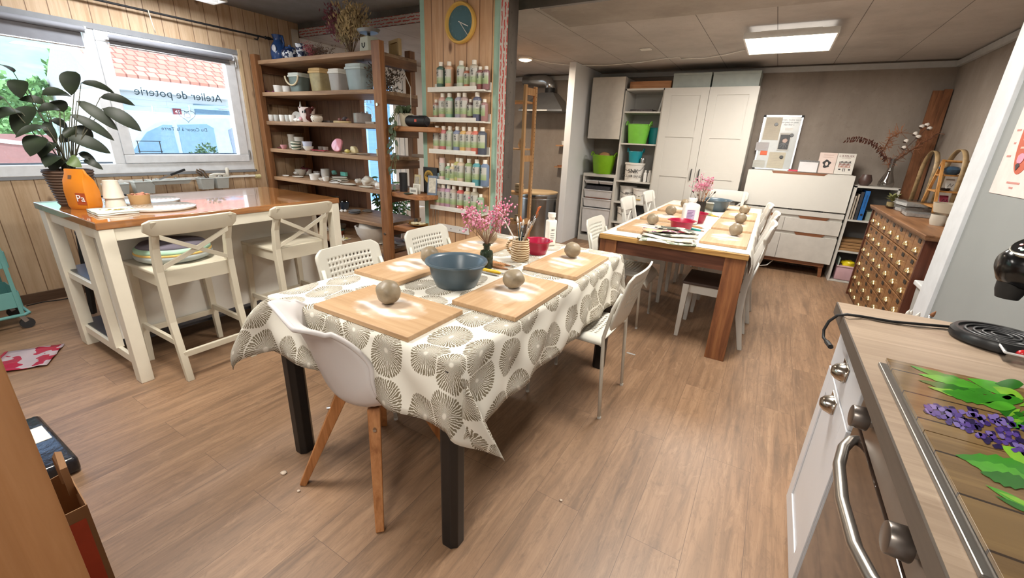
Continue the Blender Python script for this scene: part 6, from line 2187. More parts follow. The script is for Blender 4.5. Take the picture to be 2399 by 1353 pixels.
# things on the rough side planks
vp = thing('trailing_plant', 'trailing green vine in a cream pot on the upper side plank', 'plant', (-2.80, 2.87, 1.437))
MB().lathe([(.045, 0), (.062, .105), (.056, .105), (.042, .01), (.001, .09)], n=24).build('pot', plain('#c9c1a8', 0.5), vp, smooth=True)
VINE = plain('#3e4b30', 0.55, var=.15)
rr = random.Random(12)
for i in range(6):
    pts = [Vector((0, 0, .10))]
    d_ = Vector((rr.uniform(-.08, .03), -.10 + rr.uniform(-.02, .0), .05))
    pts += [d_ * .6 + Vector((0, 0, .12)), d_ + Vector((0, -.01, .02))]
    L = (.20, .30, .42, .50, .56, .36, .26)[i]
    for k in range(1, 8):
        pts.append(d_ + Vector((.018 * sin(k * 1.3 + i), -.012 - .003 * k, .02 - L * k / 7)))
    st = MB().tube(pts, .0022, 4).build('vine', plain('#6a6b45', 0.7), vp)
    m_ = MB()
    for k in range(1 + i % 2, len(pts), 2):
        a_ = rr.uniform(0, 2 * pi)
        leaf_blade(m_, pts[k], pts[k] + Vector((cos(a_) * .045, -.02, -.030 - rr.uniform(0, .02))), .014, .006, (0.3, -1, .3), 5)
    m_.build('vine_leaves', VINE, vp, smooth='all')
m_ = MB()
for i in range(9):
    a_ = i * 2.4
    leaf_blade(m_, (0, 0, .10), (.075 * cos(a_), .06 * sin(a_) - .03, .15 + .03 * sin(i)), .026, .01, (.3, -1, .4), 6)
m_.build('crown_leaves', VINE, vp, smooth='all')
p = on_y(977, 286, 2.83)
sp_ = thing('portable_speaker', 'black tube speaker with a small red mark on the side plank', 'speaker', (p.x, 2.835, 1.437), radians(3))
MB().cyl((-.098, 0, .045), (.098, 0, .045), .045, n=28).build('body', plain('#141416', 0.55), sp_, bevel=.012, smooth=True)
for s_ in (-1, 1):
    MB().cyl((s_ * .097, 0, .045), (s_ * .104, 0, .045), .036, n=24).build('end_cap', plain('#26262a', 0.3), sp_, smooth=True)
MB().box(.005, .027, -.0465, -.044, .037, .058).build('red_mark', plain('#b5422c', 0.4), sp_)
MB().tube([(-.03, -.02, .087), (.03, -.02, .087)], .002, 6).build('buttons', STEEL, sp_)
# cards and boxes on the lower plank
tb_ = thing('tree_card_box', 'black box with golden tree disc on the lower side plank', 'box', (-2.60, 2.945, .884), radians(-4))
MB().box(-.085, .085, -.012, .012, 0, .225).build('box', plain('#221f20', 0.4), tb_, bevel=.002)
MB().cyl((-.015, -.0125, .145), (-.015, -.0145, .145), .055, n=36).build('gold_disc', plain('#b8933f', 0.4), tb_)
m_ = MB()
m_.tube([(-.015, -.016, .10), (-.015, -.016, .14)], .006, 5)
for i in range(9):
    a_ = pi * (i + .5) / 9
    m_.tube([(-.015, -.016, .135), (-.015 + .042 * cos(a_), -.016, .145 + .040 * sin(a_))], .0022, 4)
m_.build('tree_print', MATBLACK, tb_)
gk = 'cards and booklets on the lower side plank'
for (x, y, w, h, rz, tl_, m, lab) in ((-2.735, 2.90, .075, .155, -.1, -.12, plain('#cbbf94', .6, var=.2), 'cream booklet left of the golden tree box'), (-2.66, 2.815, .080, .085, .05, -.15, plain('#d9d5c8', .6), 'upper white framed card before the golden tree box'),
                                      (-2.51, 2.85, .085, .165, .35, -.18, plain('#5f6b7c', .5, var=.35, scale=22), 'blue patterned card leaning right of the golden tree box'), (-2.465, 2.93, .09, .185, .3, -.1, plain('#6f8a92', .5, var=.35, scale=18), 'tall blue-green booklet by the pillar ledge')):
    b = thing('greeting_card', lab, 'card', (x, y, .884), rz, gk, rot=(tl_, 0, rz))
    MB().box(-w / 2, w / 2, -.004, .004, 0, h).build('card', m, b)
    MB().box(-w * .38, w * .38, -.0048, -.004, h * .12, h * .88).build('picture', plain('#b7b1a2', .6, var=.3, scale=40), b)
ch_ = thing('card_holder', 'small clear stand holding two white cards on the lower plank', 'card stand', (-2.655, 2.775, .884), .05)
MB().box(-.042, .042, -.003, .003, .0, .055).build('card', plain('#d6d2c6', .6), ch_)
MB().box(-.030, .030, -.0036, -.003, .018, .038).build('print', plain('#8f8a80', .6), ch_)
tag(MB().lathe([(.036, 0), (.036, .165), (.033, .165), (.033, .004), (.001, .004)], n=20).build('dark_tin', plain('#26272a', 0.35), smooth=True, loc=(-2.845, 2.85, .884)), 'tall dark cylinder behind the trailing vine on the lower plank', 'tin')
tag(MB().lathe([(.03, 0), (.042, .008), (.040, .01), (.001, .005)], n=20).build('green_dish', plain('#3c4a40', .3), smooth=True, loc=(-2.68, 2.735, .884)), 'small dark green dish at front of the lower plank', 'dish')
ld = thing('leaf_dish', 'glossy brown leaf-shaped dish with pale stones on the plank', 'dish', (-2.70, 2.865, .577), radians(14))
m_ = MB()
g = []
for i in range(9):
    k = i / 8
    wd_ = .062 * sin(pi * min(max(k, .03), .97)) ** .6
    g.append([(-.10 + .20 * k, wd_ * s_, .006 + .020 * abs(s_) ** 2 + .012 * (k - .5) ** 2 * 4) for s_ in (-1, -.6, -.2, .2, .6, 1)])
m_.sheet(g)
m_.build('dish', plain('#7a5c2e', .2), ld, smooth='all', solid=.005)
MB().tube([(.095, 0, .015), (.13, .01, .022), (.15, .02, .02)], .005, 6).build('stem', plain('#7a5c2e', .2), ld)
for i in range(5):
    MB().ball((-.04 + .025 * i, .012 * ((i % 3) - 1), .030), .020, 1.2, .9, .7, 10, 7, .4, i).build('stone', plain('#d2c7a4', .5), ld, smooth='all')
tag(MB().lathe([(.016, 0), (.018, .03), (.014, .03), (.012, .004), (.001, .004)], n=16).build('tiny_cup', plain('#59534e', .5), smooth=True, loc=(-2.88, 3.03, .577)), 'tiny dark cup standing on the side plank behind the leaf dish', 'cup')
for i, (u, z0) in enumerate(((1012, .42), (1018, .40), (1024, .44))):
    p = on_y(u, 500, 2.90)
    tag(MB().cyl((p.x, 2.90, .40), (p.x - .01, 2.93, .78), .0035, n=6).build('clear_rod', glass('rod_glass', '#e4e4dd', .05, .3)), 'thin clear rod leaning on the pillar below the bottles', 'rod', 'thin clear rods leaning on the pillar')
tag(MB().tube([on_y(928, 128, 3.0), on_y(962, 205, 3.0), on_y(963, 268, 2.9)], .004, 5).build('speaker_cable', plain('#c9c0b2', .6), smooth='all'), 'pale cable hanging down the rack to the black speaker', 'cable')

# bamboo plant beyond the rack, in the entrance
bp = thing('bamboo_plant', 'bushy green plant in a dark wicker pot by the glass door', 'plant', (-4.23, 3.93, 0))
MB().lathe([(.14, 0), (.19, .30), (.18, .30), (.13, .02), (.001, .26)], n=24).build('pot', plain('#2d2722', 0.8, bump=.8, scale=40), bp, smooth=True)
m_ = MB()
st = MB()
rr = random.Random(21)
for i in range(34):
    x, y = rr.gauss(0, .10), rr.gauss(0, .10)
    h = rr.uniform(.5, .85)
    st.tube([(x * .6, y * .6, .25), (x, y, h * .7), (x * 1.4, y * 1.4, h)], .004, 4)
    for k in range(9):
        z = .3 + (h - .25) * rr.random()
        a_ = rr.uniform(0, 6.28)
        leaf_blade(m_, (x, y, z), (x + .10 * cos(a_), y + .10 * sin(a_), z - rr.uniform(-.02, .07)), .013, .01, (1, -1, 1), 4)
st.build('canes', plain('#55633a', .6), bp)
m_.build('leaves', plain('#3f7040', .6, var=.2), bp)
hb = thing('bent_chair', 'pale bent-metal garden seat by the glass door', 'chair', (-4.45, 4.45, 0))
MB().tube([(-.2, .25, 0), (-.2, .25, .55), (-.2, .1, .62), (-.2, -.2, .58), (-.2, -.25, .0)], .014, 8).build('frame', WHITE, hb, smooth='all')
MB().tube([(.2, .25, 0), (.2, .25, .55), (.2, .1, .62), (.2, -.2, .58), (.2, -.25, .0)], .014, 8).build('frame', WHITE, hb, smooth='all')
MB().box(-.2, .2, -.22, .24, .38, .40).build('seat', WHITE, hb)

# ------------------------------------------------------------------ pillar: ledges, bottles, clock
gle = 'white picture ledges on the pillar'
LZ = [1.708, 1.482, 1.232, 0.986, 0.758]
LW = plain('#dedad0', 0.45)
for i, z in enumerate(LZ):
    l = thing('picture_ledge', ['top', 'second', 'third', 'fourth', 'lowest'][i] + ' white ledge carrying glaze bottles on the pillar', 'ledge', (-2.283, 2.986, z), 0, gle)
    MB().box(-.28, .28, -.104, 0, 0, .012).build('base', LW, l)
    MB().box(-.28, .205, -.104, -.092, .012, .036).build('lip', LW, l, bevel=.0015)
    MB().box(-.28, .28, -.012, 0, .012, .07).build('back', LW, l)
CAPW = plain('#e4dccd', .5)
t = NT('bottle_label')
v = t.coord()
sx_ = t.new('ShaderNodeSeparateXYZ')
t.link(v, sx_.inputs[0])
lc = t.ramp(sx_.outputs[2], [(0.0, '#86996a'), (.062, '#98a978'), (.092, '#a9b394'), (.098, '#bcbab1'), (1.0, '#c0bdb5')])
LABEL = t.set(lc, .45)


def bottle_proto(h, r):
    b = bpy.data.objects.new('glaze_bottle', None)
    MB().lathe([(r * .93, 0), (r, .004), (r, h * .74), (r * .96, h * .79), (r * .5, h * .855), (r * .42, h * .87), (.001, h * .87)], n=22).build('bottle', CAPW, b, smooth=True)
    MB().lathe([(r * .50, h * .855), (r * .50, h * .985), (r * .45, h), (.001, h)], n=18).build('cap', CAPW, b, smooth=True)
    m_ = MB()
    rows_ = []
    for z in (h * .24, h * .44, h * .72):
        rows_.append([((r + .0006) * cos(a), (r + .0006) * sin(a), z) for a in [radians(-165 + 150 * k / 12) for k in range(13)]])
    m_.sheet(rows_)
    m_.build('label', LABEL, b, smooth='all')
    # the dark vertical wordmark and small print, as strokes round the sleeve
    rr_ = r + .0013

    def P(a, z):
        return (rr_ * cos(radians(-98 + a)), rr_ * sin(radians(-98 + a)), z * h)
    m_ = MB()
    for st_ in (((-14, .50), (14, .50), (14, .56), (-14, .56)), ((-14, .53), (14, .53)), ((-16, .585), (-2, .61), (12, .585)), ((-12, .60), (-12, .64), (14, .64), (14, .60)), ((0, .60), (0, .64)), ((-14, .67), (2, .665), (16, .70))):
        m_.tube([P(*q) for q in st_], .0016, 4)
    m_.build('wordmark', INK, b)
    m_ = MB()
    for z_, l_ in ((.40, 14), (.36, 10), (.32, 12)):
        m_.tube([P(-l_, z_), P(0, z_), P(l_, z_)], .0010, 4)
    m_.build('small_print', plain('#5f6f4a', .6), b)
    return b


PB = {'L': bottle_proto(.207, .0355), 'S': bottle_proto(.160, .0285)}
for b in PB.values():
    COL.objects.link(b)
rowsB = [
    [(1036, 'L', '#4a6456', 'dark green', -8), (1055, 'L', '#c99f80', 'peach', -14), (1083, 'L', '#b7bfa9', 'pale sage', 0), (1097, 'S', '#b0694f', 'rust orange', 14), (1113, 'L', '#b9b09f', 'pale grey-beige', 12), (1127, 'S', '#86504a', 'red-brown', -4), (1141, 'S', '#8a6365', 'mauve-brown', -8)],
    [(1025, 'S', '#a97f70', 'dusty rose-brown', 2), (1040, 'L', '#c49c90', 'pale pink', 40), (1056, 'L', '#7fa38b', 'sea green', 6), (1078, 'L', '#9893a0', 'lavender grey', 6), (1091, 'L', '#ae9791', 'pinkish grey', -10), (1105, 'S', '#5f4a43', 'dark brown', -6), (1120, 'L', '#575a70', 'slate blue', 40), (1137, 'S', '#9c7470', 'mauve pink', -34)],
    [(1027, 'L', '#d5b4a4', 'pale peach', -16), (1042, 'L', '#bf7272', 'rose red', -8), (1057, 'L', '#b0b7a3', 'grey-green', -24), (1074, 'L', '#7d87a0', 'blue grey', 6), (1089, 'L', '#cfa869', 'mustard yellow', 6), (1103, 'L', '#cfa994', 'pink beige', 2), (1116, 'L', '#cf7462', 'coral', -6), (1132, 'L', '#4e5360', 'dark navy', -6)],
    [(1053, 'S', '#8db08f', 'mint green', 4), (1063, 'S', '#cfc09a', 'cream', 8), (1071, 'L', '#c5c07c', 'lime yellow', 12), (1083, 'L', '#ccb9a1', 'beige', 0), (1101, 'L', '#8f9f6f', 'olive green', -6), (1109, 'S', '#5580a0', 'bright blue', 8), (1119, 'L', '#5c9aa0', 'teal', 0), (1138, 'L', '#7587a0', 'steel blue', -22)],
    [(1030, 'L', '#b99a94', 'pinkish taupe', 0), (1040, 'L', '#b8939f', 'mauve', 4), (1054, 'L', '#b590a8', 'orchid', -24), (1066, 'L', '#b3a394', 'grey beige', -6), (1082, 'L', '#c9625c', 'coral red', 4), (1098, 'L', '#c8b79b', 'cream beige', -4), (1114, 'L', '#aca491', 'stone grey', 4), (1128, 'S', '#8fae8c', 'light green', 0)]]
ordn = ['top', 'second', 'third', 'fourth', 'lowest']
used = set()
for i, row in enumerate(rowsB):
    lastx = -9
    for j, (u, sz, c, nm, rz) in enumerate(row):
        z = LZ[i] + .0125
        p = on_y(u, 200 + 70 * i, 2.935)
        deep = .0
        if i == 3 and j in (2, 5):
            deep = .022
        if (i, j) in ((4, 1),):
            p.x += .01
        pos = (p.x, 2.935 - .012 + deep * 1.0, z)
        lab = f'{nm} glaze bottle on the {ordn[i]} ledge of the pillar'
        src = PB[sz]
        if sz not in used:
            used.add(sz)
            o = src
            o.location, o.rotation_euler = pos, (0, 0, radians(rz))
            tag(o, lab, 'bottle', 'glaze bottles on the pillar ledges')
        else:
            o = dup(src, pos, radians(rz), lab, 'glaze bottles on the pillar ledges')
        o.scale = (1, 1, 1)
        for k in kids(o):
            if k.name.startswith('bottle'):
                k.material_slots[0].link = 'OBJECT'
                k.material_slots[0].material = plain(c, .4, var=.03)
tb2 = thing('glaze_tube', 'wide pink tube bottle at left on the fourth ledge of the pillar', 'bottle', (on_y(1037, 400, 2.925).x, 2.925, LZ[3] + .0125))
MB().lathe([(.027, 0), (.029, .01), (.029, .165), (.027, .168), (.027, .20), (.001, .20)], n=22).build('tube', plain('#cdb0a8', .5), tb2, smooth=True)
MB().sheet([[(.0298 * cos(a), .0298 * sin(a), z) for a in [radians(-165 + 150 * k / 10) for k in range(11)]] for z in (.05, .09, .16)]).build('label', LABEL, tb2, smooth='all')
m_ = MB()
for st_ in (((-14, .055), (14, .055), (14, .075)), ((-14, .065), (-14, .085), (14, .085)), ((-10, .14), (12, .135)), ((-16, .15), (-6, .146))):
    m_.tube([(.0305 * cos(radians(-98 + a)), .0305 * sin(radians(-98 + a)), z) for a, z in st_], .002, 4)
m_.build('wordmark', INK, tb2)

ck = thing('wall_clock', 'round wall clock with blue-green face and yellow rim on the pillar', 'clock', (-2.290, 2.984, 2.195))
MB().lathe([(.112, 0), (.138, 0), (.142, .012), (.142, .034), (.136, .042), (.126, .042), (.120, .030), (.116, .010)], n=48, closed=True).xf(Matrix.Rotation(pi / 2, 4, 'X')).build('rim', plain('#d6ad57', .45), ck, smooth=True)
MB().cyl((0, -.006, 0), (0, -.016, 0), .119, n=48).build('dial', plain('#486c74', .5), ck)
HN = plain('#d9d6cf', .4)
MB().bar((-.018, -.021, .012), (.074, -.021, -.026), .006, .002, (0, 1, 0)).build('hour_hand', HN, ck)
MB().bar((-.01, -.024, .014), (.072, -.024, -.084), .0045, .002, (0, 1, 0)).build('minute_hand', HN, ck)
for k in range(12):
    a = pi / 2 - k * pi / 6
    words('numeral', str(k or 12), plain('#6f8d93', .6), .022, (.096 * cos(a), -.0168, .096 * sin(a)), (pi / 2, 0, 0), ck, extrude=.0003)
sk = thing('power_socket', 'white socket strip low on the pillar below the bottles', 'socket', (-2.30, 2.985, .585))
MB().box(-.26, .10, -.012, 0, -.03, .03).build('plate', WHITE, sk, bevel=.003)
for x in (-.2, -.1, 0):
    MB().cyl((x, -.0125, 0), (x, -.0135, 0), .005, n=10).build('screw', plain('#6a6a6a', .5), sk)
# ------------------------------------------------------------------ kiln corner
IV = wood('pale_rack_pine', '#c79c6c', '#a97b4c', 'z', 1, 0.55, knots=True, light='#d8b287')
RX, RY0, RY1 = -2.52, 4.43, 4.67
ivr = thing('narrow_rack', 'pale pine ladder rack with pots by the kiln', 'shelf', (RX, 4.55, 0))
for x in (-.50, 0):
    for y in (-.115, .115):
        MB().box(x - .016, x + .016, y - .022, y + .022, 0, 1.95).build('post', IV, ivr, bevel=.002)
    for z in (.42, 1.17, 1.89):
        MB().box(x - .010, x + .010, -.093, .093, z - .035, z + .035).build('rung', IV, ivr)
m_ = MB()
for k in range(44):
    m_.cyl((.0155, .115, .12 + k * .042), (.0175, .115, .12 + k * .042), .005, n=6)
o = m_.build('peg_holes', plain('#4d3622', .8), ivr)
o['kind'] = 'stuff'
NZ = [.42, .77, 1.28, 1.79]
for z in NZ:
    MB().box(-.484, -.017, -.13, .13, z - .018, z).build('shelf', IV, ivr)
TAN = plain('#b59d7d', .5, var=.15)
for (x, y, z, r, h, lab) in ((RX - .09, 4.56, 1.28, .045, .11, 'round tan vase on the pale rack by the kiln'), (RX - .10, 4.55, .42, .05, .075, 'low tan bowl on lowest shelf of the pale rack')):
    o = MB().lathe([(r * .6, 0), (r, h * .3), (r * .95, h * .6), (r * .6, h * .85), (r * .7, h), (r * .6, h), (.001, h * .7)], n=24).build('tan_pot', TAN, smooth=True)
    o.location = (x, y, z)
    tag(o, lab, 'pot')
for k in range(3):
    o = MB().lathe([(.04, 0), (.055, .012), (.055, .034), (.05, .034), (.001, .012)], n=24).build('stacked_dish', TAN, smooth=True)
    o.location = (RX - .09, 4.55, .77 + .034 * k)
    tag(o, ['bottom', 'middle', 'top'][k] + ' tan dish of the stack on the pale rack', 'dish', 'stacked tan dishes')
kl = thing('kiln', 'round stainless steel kiln with wooden lid under the hood', 'kiln', (-2.93, 5.66, 0))
SSTL = plain('#a9a9a9', .25, 1.0)
MB().cyl((0, 0, .04), (0, 0, .60), .285, n=48).build('drum', SSTL, kl, smooth=True)
MB().cyl((0, 0, .60), (0, 0, .655), .298, n=48).build('lid_band', SSTL, kl, smooth=True, bevel=.004)
MB().cyl((0, 0, .655), (0, 0, .672), .30, n=48).build('lid_top', plain('#c8ac84', .6), kl, smooth=True)
MB().cyl((0, 0, 0), (0, 0, .04), .25, n=32).build('base', MATBLACK, kl)
MB().box(.0, .12, -.315, -.297, .618, .642).build('handle', MATBLACK, kl, bevel=.004)
MB().tube([(.289 * cos(a), .289 * sin(a), .585) for a in [2 * pi * k / 40 for k in range(41)]], .006, 6).build('hoop', STEEL, kl)
MB().box(-.16, -.05, -.30, -.27, .08, .16).build('latch', STEEL, kl)
kc = thing('kiln_controller', 'dark control box on the floor right of the kiln', 'box', (-2.60, 6.0, 0))
MB().box(-.07, .08, -.12, .12, 0, .52).build('case', plain('#232427', .5), kc, bevel=.004)
MB().box(-.03, .03, -.122, -.12, .4, .46).build('display', plain('#55606a', .3), kc)
hd = thing('extractor_hood', 'grey metal extractor hood with silver duct over the kiln', 'hood', (-3.13, 6.17, 0))
HM = plain('#8f9091', .35, .8)
MB().ring_surface([[(-.36, -.22, 1.79), (.36, -.22, 1.79), (.36, .20, 1.79), (-.36, .20, 1.79)], [(-.36, -.22, 1.815), (.36, -.22, 1.815), (.36, .20, 1.815), (-.36, .20, 1.815)], [(-.12, -.02, 2.06), (.10, -.02, 2.06), (.10, .18, 2.06), (-.12, .18, 2.06)]]).build('canopy', HM, hd)
MB().box(-.30, .12, -.223, -.219, 1.795, 1.81).build('light_strip', WHITE, hd)
MB().cyl((0, .08, 2.06), (0, .08, 2.13), .075, n=24).build('collar', MATBLACK, hd, smooth=True)
MB().tube([(0, .08, 2.12), (0, .08, 2.17), (-.03, .08, 2.215), (-.09, .08, 2.24), (-.45, .08, 2.245)], .075, 18).build('duct', plain('#c3c5c6', .25, 1.0), hd, smooth='all')
gs2 = 'little wall shelves by the kiln'
for z, lab in ((1.33, 'upper little wooden wall shelf with a white cup by the kiln'), (1.012, 'lower little wooden wall shelf with a tan dish by the kiln')):
    o = MB().box(-2.97, -2.80, 6.25, 6.40, z - .018, z).build('wall_shelf', wood('little_shelf_wood', '#b88a62', '#956a45', 'x', 1, .6))
    tag(o, lab, 'shelf', gs2)
o = MB().lathe([(.03, 0), (.04, .06), (.036, .06), (.001, .01)], n=20).build('white_cup', WH2, smooth=True, loc=(-2.86, 6.31, 1.33))
tag(o, 'white cup on the upper little wall shelf by the kiln', 'cup')
o = MB().lathe([(.05, 0), (.06, .02), (.055, .02), (.001, .006)], n=20).build('tan_dish', plain('#a9704f', .6), smooth=True, loc=(-2.88, 6.31, 1.012))
tag(o, 'reddish dish on the lower little wall shelf by the kiln', 'dish')

# ------------------------------------------------------------------ white furniture along the back wall
WF = plain('#c6c3bc', .45, var=.015)
WFS = plain('#b9b6b0', .5, var=.015)
BK = 6.385
wc = thing('wall_cabinet', 'plain white wall cabinet hung beside the white partition', 'cabinet', (-2.10, 6.14, 1.44))
MB().box(-.22, .225, -.22, .245, 0, .762).build('body', WFS, wc)
MB().box(-.222, .227, -.24, -.2205, -.002, .764).build('door', plain('#bdb8b0', .4), wc, bevel=.002)
tf = thing('drawer_frame', 'white low frame with sliding plastic trays under the wall cabinet', 'drawer unit', (-2.10, 6.08, 0))
for s_ in (-1, 1):
    MB().box(s_ * .228 - .009, s_ * .228 + .009, -.16, .25, 0, .955).build('side', WF, tf)
MB().box(-.237, .237, -.162, .25, .93, .972).build('top', WF, tf, bevel=.002)
MB().box(-.219, .219, -.155, .25, 0, .07).build('plinth', WF, tf)
MB().box(-.219, .219, .24, .25, .07, .93).build('back', WFS, tf)
TRAY = plain('#d6d5d6', .4)
for z0, z1, n in ((.83, .875, 2), (.635, .748, 1), (.50, .622, 1), (.12, .485, 1)):
    for k in range(n):
        a = -.212 + k * .214
        b_ = a + (.424 if n == 1 else .21)
        m_ = MB()
        m_.hexa([(a + .012, -.13, z0), (b_ - .012, -.13, z0), (b_ - .012, .2, z0), (a + .012, .2, z0), (a, -.15, z1 - .012), (b_, -.15, z1 - .012), (b_, .22, z1 - .012), (a, .22, z1 - .012)])
        m_.box(a, b_, -.162, .22, z1 - .012, z1)
        m_.build('tray', TRAY, tf, bevel=.004)
for z, c_, lab in ((.755, '#3a3a40', 'dark stack of papers lying on the upper tray'), (.628, '#8a4f38', 'brown sheets lying on the middle tray')):
    o = MB().box(-2.28, -1.93, 5.93, 6.26, z, z + (.045 if c_ == '#3a3a40' else .006)).build('paper_stack', plain(c_, .7, var=.4, scale=60))
    tag(o, lab, 'papers')


def tub_bucket(name, lab, x, y, z, r0, r1, h, m, loops=True, sq=1.0):
    b = thing(name, lab, 'tub', (x, y, z))
    MB().lathe([(r0, 0), (r0 + .004, .004), (r1, h), (r1 + .006, h + .002), (r1 + .004, h + .008), (r1 - .004, h), (r0 - .004, .006), (.001, .006)], n=32, sy=sq).build('tub', m, b, smooth=True)
    if loops:
        for s_ in (-1, 1):
            MB().tube([(s_ * r1 * cos(a) * 1.0 + 0, r1 * .0 + (r1 * .55) * t_, h + .045 * sin(pi * (t_ + 1) / 2)) if False else (s_ * (r1 + .012 * sin(pi * (t_ + 1) / 2)), r1 * .45 * t_ * sq, h - .005 + .05 * sin(pi * (t_ + 1) / 2)) for t_, a in [(-1 + 2 * k / 8, 0) for k in range(9)]], .008, 6).build('handle', m, b, smooth='all')
    return b


LIME = plain('#7fb51f', .4)
LIME2 = plain('#7dc84a', .4)
TURQ = plain('#1f8f9d', .4)
tub_bucket('flexible_tub', 'lime green flexible tub standing on the white drawer frame', -2.095, 6.03, .972, .125, .165, .245, LIME)
o = MB().ball((0, 0, 0), .10, 1.1, 1, .5, 14, 8, .6, 4).build('brown_paper', plain('#a97f56', .8), smooth='all', loc=(-2.095, 6.03, 1.205))
tag(o, 'crumpled brown paper stuffed in the lime green tub', 'paper')
bl = thing('tall_bookcase', 'tall open white bookcase with tubs and paint pails', 'bookcase', (-1.613, 6.16, 0))
for s_ in (-1, 1):
    MB().box(s_ * .243 - .009, s_ * .243 + .009, -.24, .22, 0, 2.06).build('side', WF, bl)
BZ = [.08, .33, .615, .905, 1.395, 1.79]
for z in BZ:
    MB().box(-.234, .234, -.235, .21, z - .018, z).build('shelf', WF, bl)
MB().box(-.252, .252, -.24, .22, 2.04, 2.062).build('top', WF, bl)
MB().box(-.234, .234, .21, .22, .06, 2.04).build('back', WFS, bl)
MB().box(-.234, .234, -.225, -.21, 0, .062).build('plinth', WF, bl)
tub_bucket('flexible_tub', 'bright green flexible tub on the second shelf of the bookcase', -1.665, 6.06, 1.395, .115, .150, .235, LIME2)
tub_bucket('flexible_tub', 'turquoise flexible tub behind the bright green one', -1.465, 6.17, 1.395, .07, .088, .20, TURQ)
tub_bucket('flexible_tub', 'turquoise small tub standing on the paint pail lid', -1.665, 6.07, 1.148, .072, .098, .14, TURQ)
o = MB().lathe([(.03, 0), (.034, .05), (.03, .06), (.034, .065), (.001, .06)], n=20).build('steel_cup', SSTL, smooth=True, loc=(-1.545, 6.02, 1.1485))
tag(o, 'small steel beaker on the paint pail lid', 'cup')


def pail(x, y, z, r, h, lab, mark=None):
    b = thing('paint_pail', lab, 'pail', (x, y, z), 0, 'white paint pails in the bookcase')
    MB().lathe([(r * .9, 0), (r * .98, h * .9), (r * 1.04, h * .9), (r * 1.04, h), (.001, h)], n=32).build('pail', plain('#ddd9d3', .4), b, smooth=True)
    MB().tube([(-r, -.012, h * .84), (-r * .8, -r * .7, h * .62), (0, -r * 1.03, h * .5), (r * .8, -r * .7, h * .62), (r, -.012, h * .84)], .003, 5).build('wire_handle', MATBLACK, b)
    if mark:
        words('lettering', mark[0], INK, mark[1], (.02, -r * .97, h * .55), (pi / 2, 0, .1), b)
        words('lettering', mark[2], INK, mark[1] * .55, (.0, -r * .955, h * .28), (pi / 2, 0, .05), b)
    return b


pail(-1.65, 6.06, .905, .132, .243, 'white paint pail with dark brand mark on the fourth shelf', ('SNK', .075, "L'ECLAIR SAND"))
pail(-1.715, 6.11, .615, .115, .215, 'white paint pail at left on the lower shelf', ('80', .05, 'CLAY MIX'))
pail(-1.505, 6.04, .615, .118, .20, 'white paint pail with yellow label at right on the lower shelf')
MB().box(-.03, .03, -.118, -.114, .05, .12).build('label', plain('#d8d4c8', .5), bpy.data.objects['paint_pail.002'])
MB().box(-.03, .03, -.1195, -.118, .05, .06).build('yellow_stripe', plain('#d3a63a', .5), bpy.data.objects['paint_pail.002'])
pail(-1.70, 6.05, .33, .115, .21, 'white paint pail half hidden behind the left dining chair')
pail(-1.70, 6.05, .08, .125, .21, 'large white paint pail at the foot of the bookcase')
for i, (x, y) in enumerate(((-1.475, 5.985), (-1.425, 6.0), (-1.435, 6.08))):
    square_bottle('paint_bottle', ['left front', 'right front', 'rear'][i] + ' small white paint bottle beside the marked pail', (x, y, .905), .042, .155, .011, plain('#d9d7d4', .4), .2, MATBLACK if i > 2 else plain('#e6e3df', .4), None, 'small paint bottles in the bookcase')
o = MB().box(-1.81, -1.52, 6.0, 6.30, 1.79, 1.80).box(-1.80, -1.51, 6.01, 6.29, 1.80, 1.822).build('magazine_pile', plain('#4c4646', .7, var=.5, scale=40))
tag(o, 'dark pile of papers on the top shelf of the bookcase', 'papers')
o = MB().hexa([(-1.43, 5.99, 1.791), (-1.41, 5.99, 1.791), (-1.41, 6.25, 1.791), (-1.43, 6.25, 1.791), (-1.395, 5.99, 2.0), (-1.382, 5.99, 2.0), (-1.382, 6.25, 2.0), (-1.395, 6.25, 2.0)]).build('leaning_folder', plain('#b3b5b4', .5))
tag(o, 'grey folder leaning inside the top shelf of the bookcase', 'folder')
o = MB().box(-1.62, -1.40, 6.20, 6.36, .33, .58).build('grey_box', plain('#55565a', .6))
tag(o, 'dark grey box on a low shelf behind the right dining chair', 'box')

wd = thing('wardrobe', 'wide white wardrobe with two panelled doors', 'wardrobe', (-.835, 6.14, 0))
MB().box(-.525, .515, -.225, .245, 0, 2.06).build('body', WF, wd)
for x0, x1, hx in ((-.524, -.006, -.048), (-.002, .514, .042)):
    dm = MB()
    dm.box(x0, x1, -.240, -.2255, .02, 2.058)
    zs = [(.02, .10), (1.012, 1.098), (1.491, 1.570), (1.972, 2.058)]
    for a, b_ in zs:
        dm.box(x0, x1, -.2485, -.240, a, b_)
    for a, b_ in zip([z[1] for z in zs[:-1]], [z[0] for z in zs[1:]]):
        dm.box(x0, x0 + .09, -.2485, -.240, a, b_).box(x1 - .09, x1, -.2485, -.240, a, b_)
    dd = dm.build('door', plain('#c4c0b9', .42, var=.01), wd)
    MB().tube([(hx, -.2485, 1.118), (hx, -.275, 1.108), (hx, -.278, 1.05), (hx, -.275, .992), (hx, -.2485, .984)], .0065, 8).build('handle', MATBLACK, dd, smooth='all')
